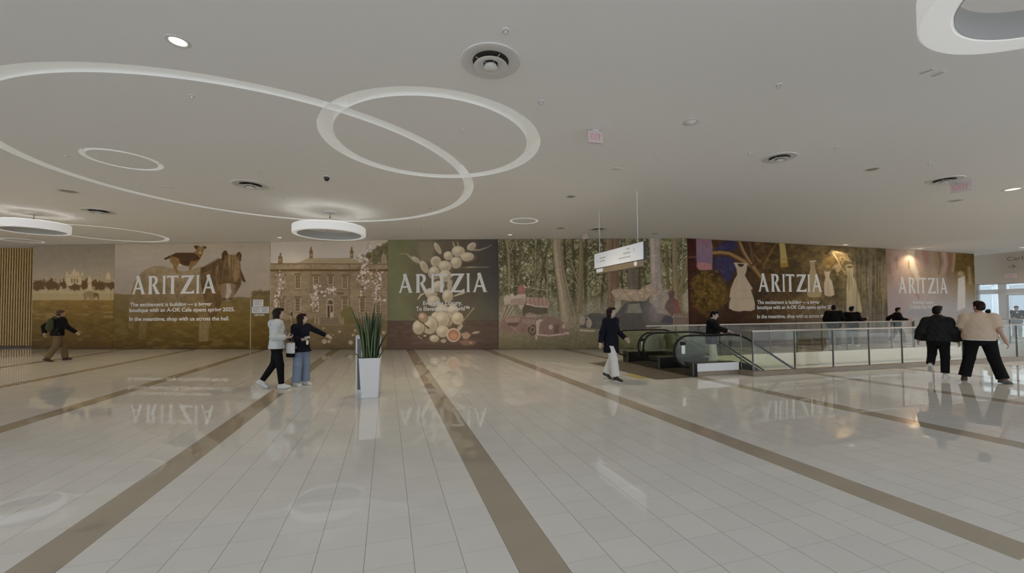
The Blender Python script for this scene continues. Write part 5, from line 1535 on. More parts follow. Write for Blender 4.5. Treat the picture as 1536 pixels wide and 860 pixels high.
endwall_text()
# ================================================================== WELL RAILINGS
def on_line_n(px, d, z=0.0):
    """n along the well's axis where the line at depth d is seen in column px"""
    lo, hi = 2.0, 60.0
    for _ in range(60):
        mid = (lo + hi) / 2
        if project(vd(mid, d, z))[0] < px: lo = mid
        else: hi = mid
    return lo
def vroot(name, n, d, label, cat, group=None):
    return empty(name, vd(n, d), WELL, label, cat, group)
M['rail_grey'] = mat('railing_post_metal', (0.20, 0.19, 0.17, 1), 0.35, metal=0.6)
RH = 1.09
def railing(n0, n1, d, label, posts, kerb=None, leg=None, group='glass railings of the well'):
    root = vroot('glass_railing', n0, d, label, 'railing', group)
    L_ = n1 - n0
    path = [(0, 0, RH - 0.02), (L_, 0, RH - 0.02)]
    if leg: path = [(0, leg, RH - 0.02), (0, 0, RH - 0.02), (L_, 0, RH - 0.02)]
    t = MB()
    t.box((L_ / 2 - 0.015, 0, RH - 0.02), (L_ + 0.05, 0.06, 0.04), bev=0.008)
    if leg: t.box((0, leg / 2, RH - 0.02), (0.06, abs(leg), 0.04), bev=0.008)
    t.build('top_rail', M['steel'], root)
    kz = 0.0
    if kerb:
        kz = kerb
        k = MB(); k.box((L_ / 2, 0, kz / 2), (L_ + 0.12, 0.13, kz), bev=0.004)
        k.build('stone_kerb', M['brown_stone'], root)
        if leg:
            k = MB(); k.box((0.0, leg / 2 + 0.03, kz / 2), (0.13, abs(leg) - 0.06, kz), bev=0.004); k.build('stone_kerb', M['brown_stone'], root)
    xs = [0.0] + [p - n0 for p in posts if 0.1 < p - n0 < L_ - 0.1] + [L_]
    for a, b in zip(xs[:-1], xs[1:]):
        g = MB(); g.box(((a + b) / 2, 0, (kz + 0.01 + RH - 0.04) / 2), (b - a - 0.02, 0.015, RH - 0.05 - kz)); g.build('glass_panel', M['glass'], root)
    if leg:
        g = MB(); g.box((0, leg / 2, (kz + RH - 0.03) / 2), (0.015, abs(leg) - 0.03, RH - 0.05 - kz)); g.build('glass_panel', M['glass'], root)
        xs = xs + [None]
    for a in xs:
        p = MB()
        if a is None: p.box((0, leg, (kz + RH - 0.04) / 2), (0.022, 0.022, RH - 0.04 - kz))
        else: p.box((a, 0, (kz + RH - 0.04) / 2), (0.016, 0.04, RH - 0.04 - kz))
        p.build('post', M['rail_grey'], root)
    return root
NEAR_D = 7.85
near_posts = [on_line_n(x, NEAR_D) for x in (1193, 1250.5, 1304.5, 1354, 1400, 1445, 1487, 1526)]
while near_posts[-1] < 26: near_posts.append(near_posts[-1] + 1.25)
railing(8.37, 27.0, NEAR_D, 'near glass railing with a brown stone kerb beside the walking men', near_posts, 0.115, 0.36)
FAR_D = 11.82
far0 = on_line_n(971, FAR_D)
far_posts = [on_line_n(x, FAR_D) for x in (1015, 1090, 1156, 1196.5, 1234, 1271, 1304, 1338)]
far1 = on_line_n(1370, FAR_D)
railing(far0, far1, FAR_D, 'far glass railing behind the escalators, in front of the gown board', far_posts)
def far_return():
    a = vd(far1 + 0.08, FAR_D); z = 0.0
    b = on_floor(1536, 515.5)
    v = b - a; L_ = v.length + 6
    root = empty('glass_railing', a, math.atan2(v.y, v.x), 'short far glass railing behind the man in the beige shirt', 'railing', 'glass railings of the well')
    t = MB(); t.box((L_ / 2, 0, RH - 0.02), (L_, 0.06, 0.04), bev=0.008); t.build('top_rail', M['steel'], root)
    n = int(L_ / 1.3); xs = [L_ * k / n for k in range(n + 1)]
    for p, q in zip(xs[:-1], xs[1:]):
        g = MB(); g.box(((p + q) / 2, 0, RH / 2 - 0.015), (q - p - 0.02, 0.015, RH - 0.05)); g.build('glass_panel', M['glass'], root)
    for p in xs:
        q = MB(); q.box((p, 0, RH / 2 - 0.02), (0.022, 0.04, RH - 0.04)); q.build('post', M['rail_grey'], root)
far_return()

# ================================================================== ESCALATORS
M['esc_black'] = mat('escalator_black', (0.008, 0.0075, 0.007, 1), 0.55, spec=0.25)
M['esc_deck'] = mat('escalator_deck', (0.055, 0.05, 0.042, 1), 0.3, metal=0.4)
M['esc_step'] = mat('escalator_step', (0.12, 0.12, 0.115, 1), 0.5, metal=0.4)
M['esc_glass'] = glass_mat('balustrade_glass', (0.90, 0.92, 0.84), 0.6)
M['clad_white'] = mat('white_cladding', (0.70, 0.71, 0.72, 1), 0.4)
NS = 16.9
def zc(n):
    """drop of the escalator's line along n"""
    u0, u1, s = 8.1, 9.0, 0.577
    if n <= u0: return 0.0
    if n >= u1: return -s * ((u1 - u0) / 2 + (n - u1))
    u = (n - u0) / (u1 - u0)
    return -s * (u1 - u0) * (u ** 3 - u ** 4 / 2)
NN = [7.0 + 0.1 * k for k in range(31)] + [10.4 + 0.5 * k for k in range(14)]
def esc(d_near, d_far, base_near, base_far, label, clad):
    """d_near/d_far: lines of the two handrails; base_*: (d0,d1) of the balustrade bases"""
    root = vroot('escalator', 7.0, d_near, label, 'escalator', 'escalators going down')
    P = lambda n, d, z: (n - 7.0, d - d_near, z)
    for d, (b0, b1) in ((d_near, base_near), (d_far, base_far)):
        h = MB()
        loop = []
        for k in range(19):
            a = -PI / 2 - PI * k / 18
            loop.append(P(6.97 + 0.385 * math.cos(a), d, 0.585 + 0.385 * math.sin(a)))
        rail = [P(7.35, d, 0.2), P(7.12, d, 0.2)] + loop + [P(n, d, 0.97 + zc(n)) for n in NN if n > 7.05]
        h.tube(rail, 0.034, seg=10, flat=(1.15, 0.75)); h.build('handrail', M['esc_black'], root)
        # glass between handrail and base
        g = MB()
        up = [(6.97 + 0.345 * math.cos(-PI / 2 - PI * k / 18), 0.585 + 0.345 * math.sin(-PI / 2 - PI * k / 18)) for k in range(2, 19)]
        up += [(n, 0.93 + zc(n)) for n in NN if n > 7.05]
        lo = [(n, 0.30 + zc(n)) for n in NN if n >= 7.1][::-1] + [(7.0, 0.29)]
        # strip quads between the upper and lower edges
        U = [(n, 0.93 + zc(n)) for n in NN if n >= 7.0]; Lw = [(n, 0.30 + zc(n)) for n in NN if n >= 7.0]
        for s, y in ((0, -0.006), (1, 0.006)):
            vs = []
            for (a, b), (c, e) in zip(U, Lw): vs += [P(a, d + y, b), P(c, d + y, e)]
            fs = [(2 * i, 2 * i + 2, 2 * i + 3, 2 * i + 1) for i in range(len(U) - 1)]
            g.add(vs, fs if s else [f[::-1] for f in fs])
            rim = up[:17] + [(7.0, 0.93), (7.0, 0.25)]
            g.add([P(a, d + y, b) for a, b in rim], [list(range(len(rim)))[::(1 if s else -1)]])
        g.build('balustrade_glass', M['esc_glass'], root)
        # base: newel box, deck following the incline
        b = MB()
        sec = [(b0, 0.0), (b1, 0.0), (b1, 0.30), (b0, 0.30)]
        vs = []
        NB = [n for n in NN if n >= 7.0]
        for n in NB:
            for (q, z) in sec: vs.append(P(n, q, max(z + zc(n), z + zc(n)) - (0.0 if n < 8.1 else 0.35 * (z == 0.0))))
        fs = [(0, 1, 2, 3)]
        for i in range(len(NB) - 1):
            for k in range(4):
                j = (k + 1) % 4
                fs.append((i * 4 + k, (i + 1) * 4 + k, (i + 1) * 4 + j, i * 4 + j))
        e = (len(NB) - 1) * 4; fs.append((e + 3, e + 2, e + 1, e))
        b.add(vs, fs); b.build('balustrade_base', M['esc_black'], root)
        dk = MB(); dk.box(((8.1 - 7.0) / 2 + 0.03, (b0 + b1) / 2 - d_near, 0.306), (1.04, b1 - b0 - 0.02, 0.012), bev=0.003); dk.build('deck_plate', M['esc_deck'], root)
        nb = MB(); nb.box((0.0, (b0 + b1) / 2 - d_near, 0.165), (0.05, b1 - b0 + 0.01, 0.32), bev=0.012); nb.build('newel_cap', M['esc_deck'], root)
    # comb plate and steps
    s0, s1 = base_near[1], base_far[0]
    cp = MB(); cp.box(((8.2 - 6.9) / 2 - 0.1, (s0 + s1) / 2 - d_near, 0.006), (1.3, s1 - s0, 0.012)); cp.build('comb_plate', M['esc_deck'], root)
    st = MB()
    n = 8.2
    while n < 16.6:
        z = zc(n + 0.2)
        st.box((n + 0.2 - 7.0, (s0 + s1) / 2 - d_near, z - 0.12), (0.40, s1 - s0 - 0.01, 0.24))
        n += 0.40
    st.build('steps', M['esc_step'], root)
    if clad:
        c = MB(); c.box((0.70, base_near[0] - d_near - 0.012, 0.205), (1.20, 0.02, 0.19), bev=0.003); c.build('white_side_panel', M['clad_white'], root)
        k = MB(); k.box((0.70, base_near[0] - d_near - 0.014, 0.054), (1.20, 0.024, 0.108)); k.build('stone_plinth', M['brown_stone'], root)
    return root
near_esc = esc(8.38, 9.70, (8.23, 8.52), (9.58, 9.815), 'near escalator with a white side panel and a rider in black', True)
far_esc = esc(9.94, 11.30, (9.825, 10.06), (11.18, 11.46), 'far escalator behind the near one, empty', False)
# safety labels on the glass ends, under a dark bracket
def safety(d, px, py0, py1, root, w):
    n = on_line_n(px, d, 0.7)
    dist = math.hypot(*vd(n, d).xy)
    def z(py):
        r = ray(px, py); return EYE + r.z * dist / math.hypot(r.x, r.y)
    lo = root.matrix_basis.inverted()
    d0 = 8.38 if root is near_esc else 9.94
    X = n - 7.0; Y = d - d0
    a = MB(); a.box((X, Y - 0.010, (z(py0) + z(py1)) / 2), (w, 0.004, abs(z(py0) - z(py1)))); a.build('safety_label', M['paper'], root)
    b = MB(); b.box((X, Y, z(py0) + 0.045), (w * 1.5, 0.05, 0.08), bev=0.01); b.build('inlet_bracket', M['esc_black'], root)
safety(8.38, 1024.5, 518.5, 531, near_esc, 0.095)
safety(9.94, 963.5, 512.5, 523, far_esc, 0.07)

# dark stone landing and tactile strip (parts of the floor)
lm = MB(); lm.box((0, 0, 0.002), (1.12, 3.30, 0.004))
tag(lm.build('floor_landing', M['mat_stone'], None, nd(6.44, 9.80), YAW), kind='structure')
M['yellow'] = mat('yellow_tactile', (0.40, 0.34, 0.12, 1), 0.6)
ty = MB(); ty.box((0, 0, 0.002), (0.24, 0.72, 0.004))
for i in range(6):
    for j in range(18): ty.lathe([(0.010, 0.004), (0.008, 0.008), (0, 0.008)], (-0.10 + i * 0.04, -0.34 + j * 0.04, 0), seg=8)
tag(ty.build('tactile_strip', M['yellow'], None, nd(5.73, 8.72), YAW), 'yellow tactile floor strip behind the woman in the navy coat', 'floor strip')

# ================================================================== PLANTER AND POSTER STAND
M['pot_white'] = mat('planter_white', (0.66, 0.66, 0.66, 1), 0.35)
M['soil'] = mat('potting_soil', (0.03, 0.022, 0.015, 1), 0.95, noise=(30, 0.5))
def leaf_mat():
    m = mat('sword_leaf', (0.045, 0.085, 0.028, 1), 0.42)
    nt = m.node_tree; b = nt.nodes['Principled BSDF']
    a = nt.nodes.new('ShaderNodeAttribute'); a.attribute_name = 'Col'
    nt.links.new(a.outputs['Color'], b.inputs['Base Color'])
    return m
M['leaf'] = leaf_mat()
def planter():
    c = on_floor(555, 598); c = c * (1 + 0.17 / c.length); c.z = 0
    root = empty('potted_plant', c, 0.29, 'tall white square planter of green sword leaves', 'potted plant')
    H_, wt, wb = 0.745, 0.385, 0.302
    p = MB()
    def ringv(w, z, k=6, rr=0.02):
        out = []
        for sx, sy, a0 in ((1, 1, 0), (-1, 1, PI / 2), (-1, -1, PI), (1, -1, 3 * PI / 2)):
            for q in range(k + 1):
                a = a0 + PI / 2 * q / k
                out.append((sx * (w / 2 - rr) + rr * math.cos(a), sy * (w / 2 - rr) + rr * math.sin(a), z))
        return out
    prof = [(wb - 0.02, 0.0), (wb, 0.008), (wt, H_ - 0.004), (wt - 0.008, H_), (wt - 0.04, H_), (wt - 0.05, H_ - 0.05), (wt - 0.06, H_ - 0.09)]
    rs = [ringv(w, z) for w, z in prof]; n = len(rs[0])
    vs = [v for r in rs for v in r]
    fs = [list(range(n))[::-1]]
    for i in range(len(rs) - 1):
        for k in range(n): fs.append((i * n + k, i * n + (k + 1) % n, (i + 1) * n + (k + 1) % n, (i + 1) * n + k))
    p.add(vs, fs); p.build('planter_pot', M['pot_white'], root)
    s = MB(); s.box((0, 0, H_ - 0.07), (wt - 0.05, wt - 0.05, 0.02)); s.build('soil', M['soil'], root)
    # sword leaves
    rnd = random.Random(4)
    V_, F_, C_ = [], [], []
    def leaf(base, az, L_, lean, curl, w, col):
        n = 12; pts = []
        pos = Vector(base); th = lean
        for i in range(n + 1):
            t = i / n
            pts.append(pos.copy())
            th_i = lean + curl * t ** 1.6
            dirv = Vector((math.sin(th_i) * math.cos(az), math.sin(th_i) * math.sin(az), math.cos(th_i)))
            pos = pos + dirv * (L_ / n)
        side = Vector((-math.sin(az + 0.5), math.cos(az + 0.5), 0))
        b = len(V_)
        for i, q in enumerate(pts):
            t = i / n
            ww = w * (0.55 + 1.0 * t) if t < 0.35 else w * (0.9 * (1 - ((t - 0.35) / 0.65) ** 2.0) + 0.02)
            nrm = Vector((math.cos(az), math.sin(az), 0)) * -1
            for k, (u_, dpt) in enumerate(((-1, 0.25), (0, 0), (1, 0.25), (0, 0.07))):
                V_.append(q + side * (ww / 2 * u_) + nrm * (ww * dpt if k != 3 else -0.004))
                sh = 1 + 0.25 * (k != 1) * (1 if k % 2 else -.2)
                C_.append((col[0] * sh, col[1] * sh, col[2] * sh, 1))
        for i in range(n):
            a, c_ = b + i * 4, b + (i + 1) * 4
            for k0, k1 in ((0, 1), (1, 2), (2, 3), (3, 0)): F_.append((a + k0, a + k1, c_ + k1, c_ + k0))
        F_.append((b + 3, b + 2, b + 1, b)); F_.append((b + n * 4, b + n * 4 + 1, b + n * 4 + 2, b + n * 4 + 3))
    G = [(0.048, 0.078, 0.024), (0.065, 0.10, 0.038), (0.03, 0.055, 0.018), (0.10, 0.145, 0.075), (0.07, 0.09, 0.032)]
    for i in range(54):
        x, y = rnd.uniform(-0.12, 0.12), rnd.uniform(-0.12, 0.12)
        az = math.atan2(y, x) + rnd.uniform(-0.6, 0.6)
        leaf((x, y, H_ - 0.07), az, rnd.uniform(0.55, 0.98), rnd.uniform(0.0, 0.16), rnd.uniform(0.0, 0.32), rnd.uniform(0.045, 0.072), rnd.choice(G))
    for x, az, L_, lean, curl in ((-0.11, PI, 1.06, 0.14, 0.25), (-0.08, PI * .9, 1.0, 0.16, 0.2), (0.04, 0.4, 1.16, 0.03, 0.06), (0.08, 0.1, 1.04, 0.07, 0.08), (-0.02, 2.4, 1.0, 0.04, .1), (0.11, 0.0, 0.62, 0.25, 0.5)):
        leaf((x, rnd.uniform(-.08, .08), H_ - 0.07), az, L_, lean, curl, 0.066, rnd.choice(G))
    leaf((-0.172, -0.10, H_ - 0.02), PI * 1.02, 0.34, 0.55, 2.5, 0.07, G[2])       # drooping over the rim
    leaf((-0.17, -0.02, H_ - 0.03), PI * 0.98, 0.24, 0.5, 2.2, 0.05, G[0])
    leaf((0.14, -0.08, H_ - 0.06), 0.1, 0.36, 0.5, 0.3, 0.05, G[3])
    me = bpy.data.meshes.new('foliage'); me.from_pydata([tuple(v) for v in V_], [], F_)
    for pl in me.polygons: pl.use_smooth = True
    at = me.color_attributes.new('Col', 'FLOAT_COLOR', 'POINT')
    for i, c_ in enumerate(C_): at.data[i].color = c_
    bm = bmesh.new(); bm.from_mesh(me); bmesh.ops.recalc_face_normals(bm, faces=bm.faces); bm.to_mesh(me); bm.free()
    link_mesh('foliage', me, M['leaf'], root)
planter()
M['poster'] = mat('poster_grey_green', (0.105, 0.11, 0.085, 1), 0.25, noise=(3, 0.15))
def poster_stand():
    a = on_floor(535, 591); b = on_floor(570.5, 591)
    c = (a + b) / 2; c = c * (1 + 0.05 / c.length); c.z = 0; w = (b - a).length + 0.005
    root = empty('poster_stand', c, 0.16, 'white framed poster stand behind the planter', 'poster stand')
    H_ = 1.145; ft = 0.055
    f = MB()
    for s in (-1, 1): f.box((s * (w / 2 - 0.0175), 0, H_ / 2), (0.035, 0.07, H_), bev=0.005)
    f.box((0, 0, H_ - 0.035), (w - 0.07, 0.07, 0.07), bev=0.004); f.box((0, 0, 0.05), (w - 0.07, 0.07, 0.06), bev=0.004)
    f.build('frame', M['pot_white'], root)
    p = MB(); p.box((0, 0, H_ / 2), (w - 0.06, 0.02, H_ - 0.12)); p.build('poster', M['poster'], root)
    q = MB(); q.box((-w / 2 + 0.115, -0.012, H_ / 2 - 0.02), (0.018, 0.012, H_ * 0.78)); q.build('inner_strip', M['pot_white'], root)
    b_ = MB(); b_.box((0, 0.02, 0.010), (w + 0.02, 0.26, 0.02), bev=0.004); b_.build('foot_plate', M['pot_white'], root)
poster_stand()
# ================================================================== PEOPLE
class SDF:
    """signed-distance volume on a grid, meshed with surface nets"""
    def __init__(s, lo, hi, h):
        s.h = h; s.lo = np.array(lo, float) - 2 * h
        s.n = np.ceil((np.array(hi) - s.lo) / h).astype(int) + 3
        s.d = np.full(tuple(s.n), 1.0, np.float32)
        s.ax = [(s.lo[i] + h * np.arange(s.n[i])).astype(np.float32) for i in range(3)]
    def _win(s, lo, hi, m):
        sl = []
        for i in range(3):
            a = int(np.floor((lo[i] - m - s.lo[i]) / s.h)); b = int(np.ceil((hi[i] + m - s.lo[i]) / s.h)) + 1
            sl.append(slice(max(0, a), max(0, min(s.n[i], b))))
        return tuple(sl)
    def _pts(s, w):
        return np.meshgrid(s.ax[0][w[0]], s.ax[1][w[1]], s.ax[2][w[2]], indexing='ij')
    def put(s, f, lo, hi, k=0.02, cut=False):
        w = s._win(lo, hi, max(k, 0) * 1.5 + 3 * s.h)
        if any(q.stop <= q.start for q in w): return
        x, y, z = s._pts(w)
        e = f(x, y, z).astype(np.float32); d = s.d[w]
        if cut:
            s.d[w] = np.maximum(d, -e); return
        if k > 0:
            hh = np.clip(k - np.abs(d - e), 0, None) / k
            s.d[w] = np.minimum(d, e) - hh * hh * k * 0.25
        else: s.d[w] = np.minimum(d, e)
    def cone(s, a, b, ra, rb, k=0.02, flat=False):
        a = np.array(a, float); b = np.array(b, float); ba = b - a; L2 = max(ba @ ba, 1e-9); L = math.sqrt(L2)
        R = max(ra, rb)
        def f(x, y, z):
            px, py, pz = x - a[0], y - a[1], z - a[2]
            tt = (px * ba[0] + py * ba[1] + pz * ba[2]) / L2; t = np.clip(tt, 0, 1)
            e = np.sqrt((px - t * ba[0]) ** 2 + (py - t * ba[1]) ** 2 + (pz - t * ba[2]) ** 2) - (ra + (rb - ra) * t)
            if flat: e = np.maximum(e, (tt - 1) * L)
            return e
        s.put(f, np.minimum(a, b) - R, np.maximum(a, b) + R, k)
    def ell(s, c, r, k=0.02, R=None, cut=False):
        c = np.array(c, float); r = np.array(r, float); m = r.max()
        def f(x, y, z):
            px, py, pz = x - c[0], y - c[1], z - c[2]
            if R is not None:
                px, py, pz = (R[0][0] * px + R[1][0] * py + R[2][0] * pz, R[0][1] * px + R[1][1] * py + R[2][1] * pz, R[0][2] * px + R[1][2] * py + R[2][2] * pz)
            k0 = np.sqrt((px / r[0]) ** 2 + (py / r[1]) ** 2 + (pz / r[2]) ** 2)
            k1 = np.sqrt((px / r[0] ** 2) ** 2 + (py / r[1] ** 2) ** 2 + (pz / r[2] ** 2) ** 2) + 1e-6
            return k0 * (k0 - 1) / k1
        s.put(f, c - m, c + m, k, cut)
    def loft(s, secs, right, k=0.02, fold=0.0):
        """secs: (centre, rx, ry) up a spine; right: unit vector of the rx axis"""
        C = np.array([q[0] for q in secs], float); RX = np.array([q[1] for q in secs]); RY = np.array([q[2] for q in secs])
        rt = np.array(right, float)
        m = max(RX.max(), RY.max())
        fw = np.array((-rt[1], rt[0], 0.0))
        def f(x, y, z):
            zz = C[:, 2]
            zc_ = np.clip(z, zz[0], zz[-1])
            cx = np.interp(zc_, zz, C[:, 0]); cy = np.interp(zc_, zz, C[:, 1]); rx = np.interp(zc_, zz, RX); ry = np.interp(zc_, zz, RY)
            u = (x - cx) * rt[0] + (y - cy) * rt[1]; v = (x - cx) * fw[0] + (y - cy) * fw[1]
            q = np.sqrt((u / rx) ** 2 + (v / ry) ** 2) + 1e-6
            e = (q - 1) * np.minimum(rx, ry)
            if fold: e = e + fold * np.sin(np.arctan2(v, u) * 9 + z * 14) * np.sin(z * 23 + u * 9)
            return np.maximum(e, np.maximum(zz[0] - z, z - zz[-1]))
        s.put(f, C.min(0) - m, C.max(0) + m, k)
    def below(s, z0, keep_above=True):
        zz = s.ax[2][None, None, :]
        s.d = np.maximum(s.d, (z0 - zz) if keep_above else (zz - z0)).astype(np.float32)
    def mesh(s, name, loc_off=None):
        d = s.d; sg = d < 0
        c = [sg[i:i + d.shape[0] - 1, j:j + d.shape[1] - 1, k:k + d.shape[2] - 1] for i in (0, 1) for j in (0, 1) for k in (0, 1)]
        allv = c[0].copy(); anyv = c[0].copy()
        for q in c[1:]: allv &= q; anyv |= q
        act = anyv & ~allv
        I = np.argwhere(act)
        if len(I) == 0: return bpy.data.meshes.new(name)
        offs = np.array([(i, j, k) for i in (0, 1) for j in (0, 1) for k in (0, 1)])
        val = np.stack([d[I[:, 0] + o[0], I[:, 1] + o[1], I[:, 2] + o[2]] for o in offs], 1)
        acc = np.zeros((len(I), 3)); cnt = np.zeros(len(I))
        for a in range(8):
            for b in range(a + 1, 8):
                if np.abs(offs[a] - offs[b]).sum() != 1: continue
                va, vb = val[:, a], val[:, b]
                m = (va < 0) != (vb < 0)
                t = np.where(m, va / np.where(m, va - vb, 1), 0)
                p = offs[a] + t[:, None] * (offs[b] - offs[a])
                acc += p * m[:, None]; cnt += m
        V = (I + acc / np.maximum(cnt, 1)[:, None]) * s.h + s.lo
        idx = np.full(act.shape, -1, np.int64); idx[tuple(I.T)] = np.arange(len(I))
        Q = []
        for ax in range(3):
            lo = [slice(None)] * 3; hi = [slice(None)] * 3; lo[ax] = slice(0, -1); hi[ax] = slice(1, None)
            A, B_ = sg[tuple(lo)], sg[tuple(hi)]
            E = np.argwhere(A != B_)
            o1, o2 = [(1, 2), (2, 0), (0, 1)][ax]
            ok = (E[:, o1] > 0) & (E[:, o2] > 0) & (E[:, o1] < act.shape[o1]) & (E[:, o2] < act.shape[o2])
            E = E[ok]
            inside = A[tuple(E.T)]
            def g(d1, d2):
                q = E.copy(); q[:, o1] -= d1; q[:, o2] -= d2; return idx[tuple(q.T)]
            quad = np.stack([g(1, 1), g(0, 1), g(0, 0), g(1, 0)], 1)
            quad[~inside] = quad[~inside][:, ::-1]
            Q.append(quad)
        Q = np.concatenate(Q); Q = Q[(Q >= 0).all(1)]
        me = bpy.data.meshes.new(name)
        me.vertices.add(len(V)); me.vertices.foreach_set('co', V.astype(np.float32).ravel())
        me.loops.add(Q.size); me.loops.foreach_set('vertex_index', Q.ravel().astype(np.int32))
        me.polygons.add(len(Q)); me.polygons.foreach_set('loop_start', np.arange(0, Q.size, 4, dtype=np.int32))
        me.polygons.foreach_set('use_smooth', np.ones(len(Q), bool))
        me.update(calc_edges=True)
        return me

def cloth(name, col, rough=0.85, nz=(40, 0.15)):
    return mat(name, col, rough, spec=0.2, noise=nz, bump=(60, 0.2))
M['skin'] = vcol_mat('skin', 0.5, spec=0.35)

def rotz(a): c, s = math.cos(a), math.sin(a); return np.array([[c, -s, 0], [s, c, 0], [0, 0, 1.0]])
def rotx(a): c, s = math.cos(a), math.sin(a); return np.array([[1.0, 0, 0], [0, c, -s], [0, s, c]])
def unit(v): v = np.array(v, float); return v / (np.linalg.norm(v) + 1e-9)

FEM = dict(sh=.165, hip=.088, secs=[(.80, .140, .095), (.90, .170, .115), (1.0, .150, .102), (1.08, .122, .09), (1.20, .138, .108), (1.30, .146, .112), (1.38, .120, .080), (1.44, .060, .058)])
MAS = dict(sh=.190, hip=.092, secs=[(.80, .140, .100), (.90, .165, .115), (1.0, .158, .110), (1.08, .148, .105), (1.20, .162, .115), (1.32, .178, .118), (1.40, .135, .085), (1.46, .062, .06)])

